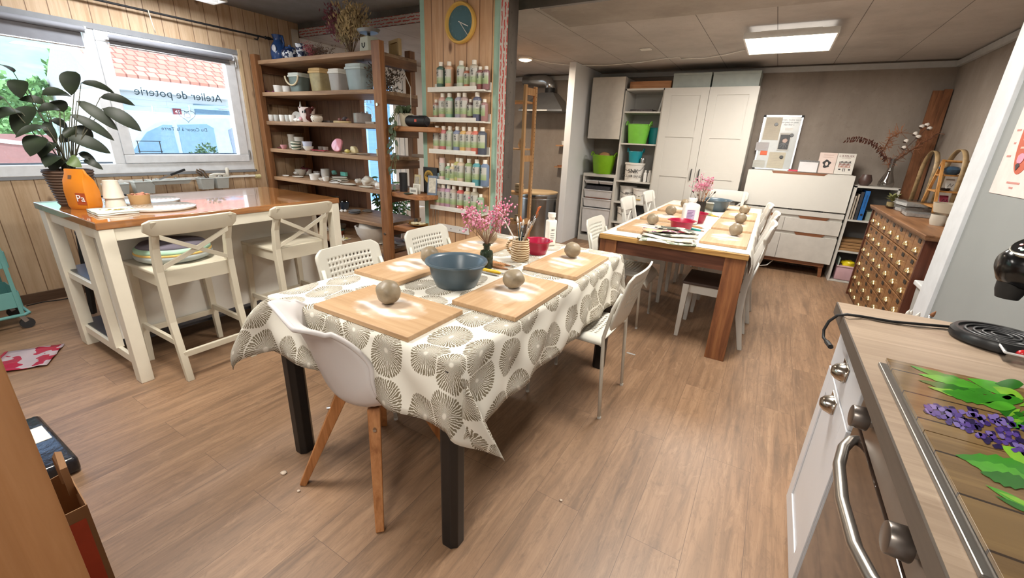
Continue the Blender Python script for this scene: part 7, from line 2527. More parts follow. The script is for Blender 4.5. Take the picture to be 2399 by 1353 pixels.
for x0, x1, c_, lab in ((-1.288, -.848, '#9aa19c', 'left grey-green storage box on top of the wardrobe'), (-.836, -.335, '#9aa19c', 'right grey-green storage box on top of the wardrobe')):
    b = thing('storage_box', lab, 'box', ((x0 + x1) / 2, 6.12, 2.061), 0, 'storage boxes on the wardrobe')
    w = (x1 - x0) / 2 - .004
    MB().box(-w, w, -.19, .22, 0, .15).build('box', plain(c_, .7), b)
    MB().box(-w - .003, w + .003, -.195, .225, .135, .162).build('lid', plain(c_, .65), b)
o = MB().box(-1.83, -1.31, 5.97, 6.36, 2.064, 2.15).build('wooden_case', wood('drawer_wood', '#b9875e', '#966441', 'x', 1, .5))
tag(o, 'brown wooden case lying on top of the bookcase', 'box')

# ------------------------------------------------------------------ secretary desk and what stands on it
LEGW = wood('desk_walnut', '#8a5a3c', '#6b4129', 'x', 1, .45, light='#a06c49')
dk = thing('secretary_desk', 'white secretary desk with wooden legs and notched drawers', 'desk', (.255, 6.12, 0))
MB().box(-.505, .515, -.215, .255, .165, .745).build('body', WF, dk)
MB().box(-.505, .515, -.18, .255, .745, 1.155).build('upper_body', WF, dk)
MB().hexa([(-.51, -.240, .758), (.52, -.240, .758), (.52, -.220, .758), (-.51, -.220, .758), (-.51, -.205, 1.158), (.52, -.205, 1.158), (.52, -.182, 1.158), (-.51, -.182, 1.158)]).build('flap', plain('#cbc8c1', .35, var=.01), dk, bevel=.002)
MB().hexa([(-.25, -.2085, 1.1365), (.24, -.2085, 1.1365), (.24, -.175, 1.1365), (-.25, -.175, 1.1365), (-.27, -.206, 1.160), (.27, -.206, 1.160), (.27, -.175, 1.160), (-.27, -.175, 1.160)]).build('finger_notch', LEGW, dk)
MB().box(-.51, .52, -.235, -.2155, .69, .742).build('fascia', WF, dk)
for x0, x1 in ((-.51, -.028), (-.024, .52)):
    d1 = MB().box(x0, x1, -.235, -.2155, .50, .655).build('drawer', plain('#c3bfb8', .4), dk, bevel=.0015)
    xc = (x0 + x1) / 2
    MB().hexa([(xc - .12, -.232, .652), (xc + .12, -.232, .652), (xc + .12, -.2156, .652), (xc - .12, -.2156, .652), (xc - .15, -.232, .687), (xc + .15, -.232, .687), (xc + .15, -.2156, .687), (xc - .15, -.2156, .687)]).build('finger_notch', LEGW, d1)
    d2 = MB().box(x0, x1, -.235, -.2155, .17, .465).build('door', plain('#c3bfb8', .4), dk, bevel=.0015)
    MB().hexa([(xc - .12, -.232, .462), (xc + .12, -.232, .462), (xc + .12, -.2156, .462), (xc - .12, -.2156, .462), (xc - .15, -.232, .497), (xc + .15, -.232, .497), (xc + .15, -.2156, .497), (xc - .15, -.2156, .497)]).build('finger_notch', LEGW, d2)
for x in (-.3, 0.0, .3):
    MB().box(x - .02, x + .02, -.228, -.21, .744, .757).build('hinge', MATBLACK, dk)
MB().box(-.46, .47, -.215, .2, .125, .165).build('base_frame', LEGW, dk)
for x in (-.43, .44):
    for y in (-.185, .18):
        MB().bar((x + (.02 if x > 0 else -.02), y, 0), (x, y, .165), .03, .03, (0, 1, 0), .05, .05).build('leg', LEGW, dk)
tag(MB().tube([(-.03, 5.99, .10), (.03, 5.93, .06), (.10, 5.90, .035), (.17, 5.92, .05), (.22, 5.97, .11), (.23, 6.0, .124)], .006, 6).build('white_cable', WHITE, smooth='all'), 'white cable drooping under the secretary desk', 'cable')

BX, BYY = -.025, 6.30
wb = thing('whiteboard', 'white magnetic board with pinned notes leaning above the desk', 'whiteboard', (BX, BYY, 1.16), 0, None, rot=(radians(-7), 0, 0))
MB().box(-.19, .19, -.008, .006, .0, .625).build('panel', plain('#b7bab9', .25), wb)
m_ = MB()
m_.box(-.205, -.19, -.012, .008, 0, .63).box(.19, .205, -.012, .008, 0, .63).box(-.19, .19, -.012, .008, .615, .63).box(-.19, .19, -.012, .008, 0, .012)
m_.build('frame', STEEL, wb)
for x in (-.195, .195):
    for z in (.01, .62):
        MB().box(x - .014, x + .014, -.014, .009, z - .014, z + .012).build('corner_cap', MATBLACK, wb, bevel=.004)
for tx, z, s_ in (('« Jamais, moitié vue à', .580, .026), ('que peut on peut', .552, .026), ('rien finir »', .524, .026)):
    words('handwriting', tx, INK, s_, (.075, -.0088, z), (pi / 2, 0, 0), wb, extrude=.0003)
gn = 'notes pinned on the whiteboard'


def note(x0, x1, z0, z1, c, lab, dy=.0095, rz=0, lines=0, kind='paper_note'):
    b = thing(kind, lab, 'note', Vector((BX, BYY, 1.16)) + Matrix.Rotation(radians(-7), 3, 'X') @ Vector(((x0 + x1) / 2, -dy, z0)), 0, gn, rot=(radians(-7), 0, 0))
    w = (x1 - x0) / 2
    MB().box(-w, w, -.0012, 0, 0, z1 - z0).build('sheet', plain(c, .7), b)
    for k in range(lines):
        zz = (z1 - z0) * (.88 - .8 * k / lines)
        MB().box(-w * .8, w * (.75 - .25 * (k % 3) / 2), -.0016, -.0012, zz, zz + .003).build('text_line', plain('#b3a79c', .7), b)
    return b


note(-.175, -.005, .345, .605, '#c2b9a8', 'large cream handwritten sheet at upper left of whiteboard', lines=9)
note(-.225, -.085, .215, .315, '#b5b1b4', 'pale lilac note overlapping left edge of whiteboard', .013, lines=5)
note(-.160, -.085, .165, .235, '#e2714f', 'orange sticky note on left of whiteboard', .0105)
note(-.215, -.085, .012, .10, '#babab2', 'cream card at lower left corner of whiteboard', .014, lines=2)
note(-.06, .115, .018, .205, '#c1b9a5', 'cream lined note at bottom middle of whiteboard', .0095, lines=8)
ph = note(.008, .125, .225, .43, '#c2bfb8', 'black and white flower photo card on whiteboard', .011, kind='photo_card')
MB().box(-.052, .052, -.0018, -.0012, .015, .185).build('photo', plain('#35373a', .5, var=.5, scale=30), ph)
MB().ball((.005, -.0025, .115), .026, 1, .08, 1, 14, 8, .3, 2).build('blossom', plain('#c9b0a6', .6), ph, smooth='all')
for k in range(5):
    leaf_blade(m_ := MB(), (.0, -.0026, .09), (.045 * cos(pi + k * .8), -.0028, .07 + .045 * sin(pi + k * .8)), .012, 0, (0, 1, 0), 5)
    m_.build('petal', plain('#6f7275', .6), ph)
note(.045, .125, .462, .486, '#efeeea', 'blank white strip under the handwriting on whiteboard', .0095)
gm = 'black magnets on the whiteboard'
for x, z, lab in ((-.058, .525, 'black magnet holding the cream handwritten sheet'), (.128, .405, 'black magnet holding the flower photo card'), (.075, .150, 'black magnet holding the cream lined note')):
    o = MB().cyl((0, -.013, 0), (0, -.024, 0), .021, .018, n=24).build('magnet', BLACK, smooth=True)
    o.location = Vector((BX, BYY, 1.16)) + Matrix.Rotation(radians(-7), 3, 'X') @ Vector((x, 0, z))
    o.rotation_euler = (radians(-7), 0, 0)
    tag(o, lab, 'magnet', gm)
o = MB().cyl((.15, 6.02, 1.172), (.24, 6.02, 1.172), .011, n=12).build('red_marker', plain('#c43a4e', .4), smooth=True)
tag(o, 'red marker lying on the desk top below the board', 'marker')
o = MB().cyl((.0, 6.04, 1.168), (.14, 6.02, 1.168), .007, n=10).build('white_marker', plain('#d9d7d0', .4), smooth=True)
tag(o, 'thin pale marker lying left of the red one', 'marker')
cal = thing('desk_calendar', 'small spiral desk calendar beside the whiteboard', 'calendar', (.335, 6.10, 1.159), 0, None, rot=(radians(-14), 0, 0))
MB().box(-.098, .098, -.004, .004, 0, .135).build('back', plain('#6f6d6c', .6), cal)
MB().box(-.09, .09, -.0055, -.004, .003, .115).build('page', plain('#d2cfd0', .6), cal)
m_ = MB()
for k in range(12):
    m_.tube([(-.08 + k * .0145, -.006, .115), (-.08 + k * .0145, -.009, .122), (-.08 + k * .0145, -.005, .128)], .0015, 4)
m_.build('spiral', STEEL, cal)
for x, c_, lab in ((.505, '#d3bfb6', 'pinkish book with dark vase drawing standing on the desk'), (.675, '#d5d0c8', "cream book titled L'ATELIER standing on the desk")):
    b = thing('book', lab, 'book', (x, 6.13, 1.159), 0, 'books on the desk', rot=(radians(-12), 0, 0))
    MB().box(-.083, .083, -.008, .008, 0, .228).build('cover', plain(c_, .5), b, bevel=.001)
    MB().box(-.081, .0835, -.006, .006, .002, .226).build('pages', PAPER, b)
    f = (pi / 2, 0, 0)
    if x < .6:
        MB().prism([(.035 * (1 + .25 * sin(5 * a)) * cos(a), .105 + .045 * (1 + .12 * cos(3 * a)) * sin(a)) for a in [2 * pi * k / 30 for k in range(30)]], -.0095, -.008, 'y').build('vase_print', INK, b)
        MB().prism([(.014 * cos(a), .105 + .022 * sin(a)) for a in [2 * pi * k / 16 for k in range(16)]], -.0102, -.0094, 'y').build('print_centre', plain(c_, .5), b)
        for z in (.20, .175):
            MB().box(-.045, .05, -.0092, -.008, z, z + .004).build('title_line', plain('#b59a90', .6), b)
    else:
        words('lettering', "L'ATELIER", plain('#6d3a38', .6), .032, (0, -.0085, .198), f, b)
        words('lettering', 'DU CERAMISTE', plain('#9c7f78', .6), .012, (0, -.0085, .176), f, b)
        for k in range(3):
            m_ = MB()
            for q in range(9):
                m_.box(-.055 + q * .012, -.047 + q * .012, -.0092, -.008, .125 - k * .024, .137 - k * .024 + .004 * ((q * 7 + k) % 3))
            m_.box(-.058, .056, -.0092, -.008, .121 - k * .024, .1235 - k * .024)
            m_.build('shelf_print', [INK, plain('#7d4a40', .6), plain('#a36c5c', .6)][k], b)
        MB().box(-.010, -.004, -.0092, -.008, .03, .066).box(.006, .012, -.0092, -.008, .03, .066).box(-.05, -.03, -.0092, -.008, .045, .06).box(.04, .058, -.0092, -.008, .045, .06).build('figure_print', INK, b)

# ------------------------------------------------------------------ low bookcase, vase, flowers, planks
lb_ = thing('low_bookcase', 'narrow low white bookcase with binders beside the desk', 'bookcase', (.975, 6.06, 0))
for s_ in (-1, 1):
    MB().box(s_ * .178 - .009, s_ * .178 + .009, -.22, .12, 0, 1.06).build('side', WF, lb_)
MB().box(-.187, .187, -.22, .12, 1.045, 1.063).build('top', WF, lb_)
for z in (.02, .36, .705):
    MB().box(-.169, .169, -.215, .11, z - .018, z).build('shelf', WF, lb_)
MB().box(-.169, .169, .11, .12, 0, 1.045).build('back', plain('#6d6b69', .7), lb_)
gbk = 'binders and books in the low bookcase'
for x, w, h, c_, lab in ((.822, .014, .25, '#c9bfae', 'thin cream booklet leaning at left of the low bookcase'), (.845, .014, .27, '#a69a8c', 'tan booklet second from left in the low bookcase'), (.872, .026, .295, '#34353b', 'dark folder left of the blue binder'), (.912, .040, .31, '#1f63a8', 'blue lever-arch binder in the low bookcase')):
    b = thing('binder', lab, 'binder', (x, 5.98, .706), 0, gbk)
    MB().box(-w / 2, w / 2, -.12, .12, 0, h).build('cover', plain(c_, .5), b, bevel=.001)
    if w > .03:
        MB().cyl((0, -.121, .06), (0, -.123, .06), .011, n=16).build('finger_hole', MATBLACK, b)
        words('spine_text', 'Livre de recettes', plain('#10305a', .5), .020, (0, -.1206, .20), (pi / 2, -pi / 2, 0), b, extrude=.0003)
o = MB().box(.96, 1.08, 5.90, 6.10, .706, .80).build('green_carton', plain('#8b978c', .6))
tag(o, 'small grey-green carton right of the blue binder', 'box')
for k in range(4):
    o = MB().box(.815, 1.12, 5.86 + .01 * k, 6.12, .362 + .030 * k, .388 + .030 * k).build('wooden_board', wood('stacked_board_wood', '#a98256', '#82603c', 'x', 1, .55), bevel=.002)
    tag(o, ['bottom', 'second', 'third', 'top'][k] + ' wooden board of the stack in the low bookcase', 'board', 'stacked boards in the low bookcase')
pb_ = thing('pink_tub', 'pink lidded tub with yellow bag on the low bookcase floor', 'tub', (.955, 5.96, .022))
MB().box(-.11, .11, -.10, .10, 0, .15).build('tub', plain('#c09aa0', .5), pb_, bevel=.015, seg=3, smooth=True)
MB().box(-.115, .115, -.105, .105, .15, .165).build('rim', plain('#c9a5aa', .5), pb_, bevel=.004)
MB().ball((-.01, -.02, .18), .07, 1, .9, .6, 14, 10, .5, 7).build('yellow_bag', plain('#d9c41f', .3), pb_, smooth='all')
MB().box(-.11, -.10, -.1, .1, .165, .25).build('open_lid', plain('#9aa69c', .5), pb_)
o = MB().box(1.0, 1.02, 5.70, 5.83, 0, .33).build('green_board', plain('#5f7f76', .6), bevel=.004)
tag(o, 'grey-green board standing between low bookcase and drawer chest', 'board')
o = MB().lathe([(.035, 0), (.055, .03), (.06, .06), (.045, .10), (.04, .115), (.032, .108), (.045, .06), (.001, .02)], n=28).build('brown_bowl', plain('#4a3631', .4), smooth=True, loc=(.872, 5.97, 1.063))
tag(o, 'dark brown rounded bowl on the low bookcase', 'bowl')
vs_ = thing('glass_vase', 'clear glass bottle vase on the low bookcase', 'vase', (1.055, 6.0, 1.063))
MB().lathe([(.055, 0), (.068, .01), (.066, .05), (.03, .15), (.022, .20), (.027, .29), (.023, .29), (.018, .2), (.026, .15), (.062, .05), (.001, .012)], n=28).build('glass', glass('vase_glass', '#e3e1df', .02, .16), vs_, smooth=True)
MB().tube([(.0, 0, .02), (-.01, 0, .15), (-.035, 0, .30)], .004, 5).build('stem', plain('#6b4035', .7), vs_)
tips = [(on_y(u, v_, 6.0) - Vector((1.055, 6.0, 1.30))) for u, v_ in ((1980, 327), (2005, 322), (2030, 324), (2050, 338), (2066, 356))]
eu = thing('dried_branch', 'dark red dried leaf branch arching left out of the glass vase', 'dried flowers', (1.045, 5.99, 1.31))
pts = [Vector((0, 0, -.10)), Vector((-.02, 0, .05))] + [on_y(u, v_, 5.99) - Vector((1.045, 5.99, 1.31)) for u, v_ in ((2072, 372), (2058, 346), (2038, 332), (2012, 325), (1978, 328))]
MB().tube(pts, [.003, .003, .003, .0025, .002, .0018, .001], 5).build('stalk', plain('#5b3a30', .8), eu)
m_ = MB()
rr = random.Random(31)
for k in range(64):
    t_ = .28 + .70 * k / 63
    i = min(int(t_ * (len(pts) - 1)), len(pts) - 2)
    c_ = pts[i].lerp(pts[i + 1], t_ * (len(pts) - 1) - i)
    leaf_blade(m_, c_, c_ + Vector((rr.uniform(-.025, .02), rr.uniform(-.02, .02), (-1) ** k * .030)), .011, .003, (1, -1, 0), 4)
m_.build('leaves', plain('#6a4136', .8), eu)
for nm, lab, uv_, colr, ball in (('dried_branch', 'cotton branch with white bolls leaning right by the vase', ((2085, 385), (2110, 360), (2140, 330), (2175, 296)), '#e0d8cf', True), ('dried_branch', 'brown feathery dried branch leaning right by the vase', ((2085, 385), (2120, 362), (2160, 336), (2200, 312)), '#7f5138', False), ('dried_branch', 'orange feathery dried branch rising from the vase', ((2082, 385), (2070, 352), (2085, 322), (2112, 310)), '#8f5c3c', False)):
    b = thing(nm, lab, 'dried flowers', (1.06, 6.0, 1.30))
    pts = [Vector((0, 0, -.12))] + [on_y(u, v_, 6.0) - Vector((1.06, 6.0, 1.30)) for u, v_ in uv_]
    MB().tube(pts, .0028, 5).build('stalk', plain('#5b4336', .8), b)
    if ball:
        for u, v_ in ((2118, 345), (2123, 330), (2145, 313), (2152, 320), (2160, 296), (2172, 292), (2178, 300)):
            q = on_y(u, v_, 6.0 - .01 * (u % 3)) - Vector((1.06, 6.0, 1.30))
            cb_ = MB().ball(q, .021, 1, 1, .9, 10, 7, .25, u).build('cotton_boll', plain(colr, .95), b, smooth='all')
            MB().ball(q - Vector((.006, 0, .010)), .018, 1, 1, .7, 8, 5).build('boll_husk', plain('#4d3a30', .9), cb_)
    else:
        m_ = MB()
        for k in range(120):
            t_ = rr.uniform(.25, 1)
            i = min(int(t_ * (len(pts) - 1)), len(pts) - 2)
            c_ = pts[i].lerp(pts[i + 1], t_ * (len(pts) - 1) - i)
            m_.tube([c_, c_ + Vector((rr.gauss(0, .035), rr.gauss(0, .03), rr.gauss(.01, .035)))], .0022, 3)
        o = m_.build('plumes', plain(colr, .9), b)
        o['kind'] = 'stuff'
PLK = wood('leaning_plank', '#8c5c3c', '#684229', 'z', .8, .55, light='#a2704c')
gp_ = 'planks leaning in the far right corner'
for x0, x1, y0, lab, h in ((1.255, 1.335, 6.05, 'wide brown plank leaning in the far right corner', 2.03), (1.337, 1.388, 6.03, 'narrow brown plank leaning at the right wall corner', 2.04)):
    o = MB().hexa([(x0 - .03, y0, 0), (x1 - .004, y0, 0), (x1 - .004, y0 + .03, 0), (x0 - .03, y0 + .03, 0), (x0 - .01, y0 + .26, h), (x1, y0 + .26, h), (x1, y0 + .29, h), (x0 - .01, y0 + .29, h)]).build('plank', PLK)
    tag(o, lab, 'plank', gp_)

# ------------------------------------------------------------------ apothecary drawer chest
AP = wood('apothecary_oak', '#8e6544', '#6f4b30', 'y', 1, .45, light='#a07653')
APD = wood('apothecary_drawer', '#91663f', '#6f4a2b', 'y', 1.3, .45, light='#a67a50')
APS = wood('apothecary_mahogany', '#5d3323', '#452417', 'z', 1, .4, light='#6f4130')
AZ = .915
ap = thing('apothecary_chest', 'oak apothecary chest of many small brass-handled drawers', 'chest', (1.15, 4.50, 0))
MB().hexa([(-.245, -.945, AZ - .035), (.24, -.945, AZ - .035), (.24, .955, AZ - .035), (-.245, .955, AZ - .035), (-.255, -.955, AZ - .012), (.24, -.955, AZ - .012), (.24, .965, AZ - .012), (-.255, .965, AZ - .012)]).box(-.255, .24, -.955, .965, AZ - .012, AZ).build('top', AP, ap, bevel=.003)
MB().box(-.205, .235, -.90, .90, .03, AZ - .035).build('carcass', APS, ap)
MB().box(-.235, .235, -.905, -.88, 0, AZ - .035).build('end_panel', APS, ap)
MB().box(-.235, .235, .88, .905, 0, AZ - .035).build('end_panel', APS, ap)
MB().box(-.215, .2, -.88, .88, 0, .03).build('plinth', APS, ap)
hmesh = lmesh = dmesh = None
for r in range(6):
    for c in range(7):
        y0 = -.878 + c * .251
        z0 = .024 + r * .1425
        if dmesh is None:
            d = MB().box(-.017, 0, 0, .243, 0, .1345).build('drawer', APD, ap, bevel=.002)
            h = MB().lathe([(.0, .0), (.012, .003), (.026, .014), (.034, .030), (.036, .034), (.031, .032), (.022, .018), (.001, .010)], n=18).xf(Matrix.Rotation(radians(180), 4, 'X')).xf(Matrix.Scale(.62, 4, (1, 0, 0))).build('brass_pull', BRASS, d, smooth='all')
            l = MB().box(-.003, 0, -.030, .030, -.013, .013).build('label_holder', plain('#2d2823', .5, .2), d)
            dmesh, hmesh, lmesh = d, h, l
        else:
            d, h, l = dmesh.copy(), hmesh.copy(), lmesh.copy()
            for q in (d, h, l):
                COL.objects.link(q)
            d.parent, h.parent, l.parent = ap, d, d
        d.location = (-.2055, y0, z0)
        h.location = (-.022, .1215, .072)
        l.location = (-.017, .1215, .112)
for u, v_, z_ in ():
    pass
# things on the chest
CLR = glass('clear_box_plastic', '#e9ecee', .1, .25)
for k, (x, y, rz, lab) in enumerate(((1.12, 5.02, .1, 'lower clear plastic box of glaze samples on the drawer chest'), (1.10, 4.72, -.06, 'nearer flat clear box on the drawer chest'), (1.12, 5.03, .16, 'upper clear plastic box of glaze samples on the drawer chest'))):
    b = thing('clear_box', lab, 'box', (x, y, AZ + (.052 if k == 2 else 0)), rz, 'clear boxes on the drawer chest')
    MB().box(-.10, .10, -.12, .12, 0, .045).build('box', CLR, b, bevel=.004)
    MB().box(-.09, .09, -.11, .11, .003, .026).build('contents', plain('#cbc8c4', .6, var=.25, scale=45), b)
    MB().box(-.103, .103, -.123, .123, .0455, .051).build('lid', glass('clear_lid', '#f2f4f5', .15, .3), b)
gcp = 'white cups on the drawer chest'
CREAMG = plain('#c2bbae', .35)
for i, (x, y, r, h, dz, lab) in enumerate(((1.09, 4.18, .047, .075, 0, 'left white cup supporting the wide bowl on the chest'), (1.15, 4.06, .047, .07, 0, 'white cup right of the bowl support on the chest'), (1.13, 3.86, .047, .075, 0, 'nearest white cup at right on the chest'), (1.20, 3.93, .045, .07, 0, 'white cup half hidden by the partition on the chest'))):
    o = MB().lathe([(r * .8, 0), (r, h * .4), (r, h), (r * .92, h), (r * .9, h * .3), (.001, .01)], n=28).build('white_cup', CREAMG, smooth=True, loc=(x, y, AZ))
    tag(o, lab, 'cup', gcp)
o = MB().lathe([(.055, 0), (.080, .02), (.095, .085), (.089, .085), (.074, .022), (.001, .012)], n=36).build('wide_bowl', plain('#b7ab98', .35), smooth=True, loc=(1.13, 4.19, AZ + .072))
tag(o, 'wide cream bowl stacked on white cups on the drawer chest', 'bowl')
LW_ = wood('ladder_rack_bamboo', '#b98548', '#93642f', 'z', 1, .45, light='#cf9d60')
lr = thing('ladder_rack', 'small bamboo ladder rack with three shelves on the drawer chest', 'rack', (1.17, 4.74, AZ))
for x in (0, .19):
    MB().bar((x, -.10, 0), (x, .13, .445), .018, .018).build('front_leg', LW_, lr)
    MB().bar((x, .34, 0), (x, .13, .445), .018, .018).build('rear_leg', LW_, lr)
MB().cyl((0, .13, .437), (.19, .13, .437), .009).build('top_bar', LW_, lr)
for z, y0, y1 in ((.09, -.04, .28), (.21, .02, .22), (.335, .08, .17)):
    MB().box(-.012, .20, y0, y1, z - .012, z).build('shelf', LW_, lr)
o = thing('blue_teapot', 'small dark blue teapot on the top shelf of the bamboo rack', 'teapot', (1.24, 4.865, AZ + .335))
MB().lathe([(.035, 0), (.055, .02), (.058, .04), (.035, .062), (.001, .066)], n=28).build('body', plain('#2f4558', .2, var=.2), o, smooth=True)
MB().tube([(-.05, 0, .03), (-.075, 0, .045), (-.085, 0, .058)], [.014, .009, .007], 8).build('spout', plain('#2f4558', .2, var=.2), o, smooth='all')
for i, (x, y, z, c_, w, h, lab) in enumerate(((1.27, 4.86, .21, '#d8d4cc', .06, .10, 'white card with drawing on the middle shelf of bamboo rack'), (1.25, 4.80, .09, '#a8465a', .06, .09, 'pink-red card on the lower shelf of bamboo rack'))):
    o = thing('art_card', lab, 'card', (x, y, AZ + z), 0, None, rot=(radians(-25), 0, .25))
    MB().box(-w / 2, w / 2, -.002, .002, 0, h).build('card', plain(c_, .6), o, bevel=.001)
    MB().tube([(-.02, -.003, .03), (.0, -.003, .06), (.005, -.003, .03), (.02, -.003, .055)], .0018, 4).build('drawing', INK, o)
for i, (x, y, z, r, lab) in enumerate(((1.22, 4.83, .21, .045, 'black dish on the middle shelf of bamboo rack'), (1.25, 4.76, .09, .05, 'dark glossy dish on the lower shelf of bamboo rack'), (1.06, 5.22, 0, .10, 'black rimmed tray on the drawer chest behind the rack'))):
    o = MB().lathe([(r * .8, 0), (r, .02), (r * .95, .02), (r * .75, .006), (.001, .005)], n=28).build('black_dish', plain('#1f1f24', .15), smooth=True, loc=(x, y, AZ + z))
    tag(o, lab, 'dish')
sc_ = thing('small_plant', 'small pale green succulent on the drawer chest', 'plant', (1.02, 5.30, AZ))
MB().lathe([(.03, 0), (.038, .05), (.033, .05), (.001, .04)], n=20).build('pot', plain('#8b7a55', .6), sc_, smooth=True)
m_ = MB()
for k in range(16):
    a = k * 2.4
    leaf_blade(m_, (0, 0, .05), (.06 * cos(a), .06 * sin(a), .09 + .025 * (k % 3)), .016, .008, (0, 0, 1), 5)
m_.build('leaves', plain('#77794c', .6), sc_, smooth='all')
HOOPM = wood('hoop_wood', '#a68d68', '#85704f', 'y', 1, .5)
for (x, y, r, lab) in ((1.22, 5.42, .21, 'left bent-wood hoop standing on the drawer chest'), (1.29, 5.02, .225, 'right bent-wood hoop standing on the drawer chest')):
    g = []
    for k in range(25):
        a = pi * k / 24
        g.append([(x - .018, y + r * cos(a), AZ + .33 + r * .9 * sin(a)), (x + .018, y + r * cos(a), AZ + .33 + r * .9 * sin(a))])
    g = [[(x - .018, y + r * 1.02, AZ), (x + .018, y + r * 1.02, AZ)]] + g + [[(x - .018, y - r * 1.02, AZ), (x + .018, y - r * 1.02, AZ)]]
    o = MB().sheet(g).build('wooden_hoop', HOOPM, smooth='all', solid=.004)
    tag(o, lab, 'hoop', 'bent-wood hoops on the drawer chest')
lbx = thing('lidded_bin', 'cloudy plastic bin with white lid between chest and grey partition', 'bin', (1.10, 3.40, 0))
MB().hexa([(-.14, -.12, 0), (.16, -.12, 0), (.16, .12, 0), (-.14, .12, 0), (-.165, -.135, .60), (.18, -.135, .60), (.18, .135, .60), (-.165, .135, .60)]).build('bin', plain('#a8a9a6', .4), lbx, bevel=.01)
MB().box(-.18, .195, -.15, .15, .60, .63).build('lid', plain('#d0d2d2', .4), lbx, bevel=.006)
po = thing('poster', 'pale pink poster with red oval on the grey partition', 'poster', (GP - .001, 2.715, 1.225))
MB().box(-.002, 0, -.20, .20, 0, .62).build('sheet', plain('#dcc5c0', .6), po)
MB().prism([(.105 * cos(a), .305 + .215 * sin(a)) for a in [2 * pi * k / 40 for k in range(40)]], -.0032, -.002, 'x').build('red_oval', plain('#b0563f', .6), po)
for k in range(10):
    z = .16 + .035 * k
    w = .085 * sqrt(max(.05, 1 - ((z - .305) / .215) ** 2))
    MB().box(-.0042, -.0032, -w, w * .8, z, z + .008).build('text_line', plain('#d3a394', .6), po)
for k in range(7):
    MB().box(-.003, -.002, .125, .165 - .02 * (k % 2), .16 + .055 * k, .168 + .055 * k).build('margin_text', plain('#b88078', .6), po)
    MB().box(-.003, -.002, -.165, -.125, .16 + .055 * k, .168 + .055 * k).build('margin_text', plain('#b88078', .6), po)
MB().box(-.003, -.002, -.06, .06, .05, .058).build('text_line', plain('#b88078', .6), po)
MB().box(-.003, -.002, -.015, .02, .03, .037).build('text_line', plain('#b88078', .6), po)
MB().prism([(.018 + .03 * cos(a), .155 + .022 * sin(a)) for a in [2 * pi * k / 16 for k in range(16)]], -.005, -.0042, 'x').build('pink_print', plain('#d58aa0', .6), po)
MB().prism([(.0, .125), (.02, .105), (.04, .128), (.02, .138)], -.005, -.0042, 'x').build('dark_print', plain('#3a3034', .6), po)
# ------------------------------------------------------------------ kitchen counter
CZ = .90
WT = planks('worktop_laminate', 0, 1, .11, 1.6, '#a9947f', '#8c7764', '#bda994', '#947f6b', .4, gapw=.001, bumpy=.03)
ct = thing('worktop', 'pale oak laminate worktop along the grey partition', 'worktop', (.58, .60, CZ))
MB().box(-.305, .32, -1.4, 1.09, -.038, 0).build('slab', WT, ct)
MB().box(-.309, -.3045, -1.4, 1.09, -.038, -.0006).build('edge_band', wood('shaded_edge_band', '#655b52', '#534a43', 'y', 1, .5), ct)
CW_ = plain('#d3d5da', .35, var=.01)
kc_ = thing('base_cabinet', 'white kitchen base cabinet with bell-shaped nickel pulls', 'cabinet', (.60, 1.45, 0))
MB().box(-.275, .29, -.205, .225, .10, CZ - .0385).build('carcass', CW_, kc_)
MB().box(-.23, .29, -.205, .225, 0, .10).build('plinth', CW_, kc_)
NICK = plain('#b9b2a8', .18, 1.0)


def bell(parent, y, z):
    b = MB().lathe([(.001, .034), (.012, .032), (.022, .022), (.028, .006), (.030, 0), (.026, 0), (.02, .016), (.001, .026)], n=24, sx=1.0, sy=1.25).xf(Matrix.Rotation(-pi / 2, 4, 'Y')).build('bell_pull', NICK, parent, smooth='all')
    b.location = (-.297, y, z)
    MB().box(-.003, .0, -.043, .043, -.012, .030).build('back_plate', NICK, b, bevel=.004)


d1 = MB().box(-.296, -.276, -.203, .222, .685, CZ - .042).build('drawer', CW_, kc_, bevel=.003)
bell(d1, .0, .757)
m_ = MB().box(-.292, -.276, -.203, .222, .105, .680)
for a, b_, c, d in ((-.203, -.135, .105, .68), (.155, .222, .105, .68), (-.135, .155, .105, .175), (-.135, .155, .61, .68)):
    m_.box(-.297, -.292, a, b_, c, d)
d2 = m_.build('door', CW_, kc_, bevel=.001)
bell(d2, .01, .640)

ov = thing('oven', 'stainless built-in oven with dark glass door and bowed handle', 'oven', (.60, .93, 0))
MB().box(-.27, .28, -.30, .30, .06, CZ - .0385).build('body', MATBLACK, ov)
OS = plain('#8a8078', .32, .85)
MB().box(-.292, -.27, -.298, .298, .742, CZ - .042).build('control_panel', OS, ov, bevel=.002)
MB().box(-.275, -.268, -.298, .298, .730, .742).build('door_gap', BLACK, ov)
dg = MB().box(-.292, -.27, -.298, .298, .12, .730).build('door', plain('#3a2d26', .04, spec=1.0), ov, bevel=.002)
MB().tube([(-.29, .235, .712), (-.306, .225, .710), (-.322, .19, .706), (-.336, .12, .70), (-.342, 0, .698), (-.336, -.12, .70), (-.322, -.19, .706), (-.306, -.225, .710), (-.29, -.235, .712)], .012, 12).build('handle', plain('#a9a59f', .3, .9), dg, smooth='all')
for y in (.185, -.19):
    if True:
        kb = MB().cyl((-.292, y, .798), (-.300, y, .798), .016, n=20).build('knob_stem', STEEL, ov)
        MB().cyl((-.300, y, .798), (-.332, y, .798), .027, .025, n=28).build('knob', plain('#77706b', .3, .8), kb, smooth=True, bevel=.003)
MB().box(-.25, .28, -.30, .30, 0, .06).build('plinth', CW_, ov)
c2 = thing('base_cabinet', 'white kitchen base cabinet at the near end past the oven', 'cabinet', (.60, -.10, 0))
MB().box(-.275, .29, -.70, .725, .10, CZ - .0385).build('carcass', CW_, c2)
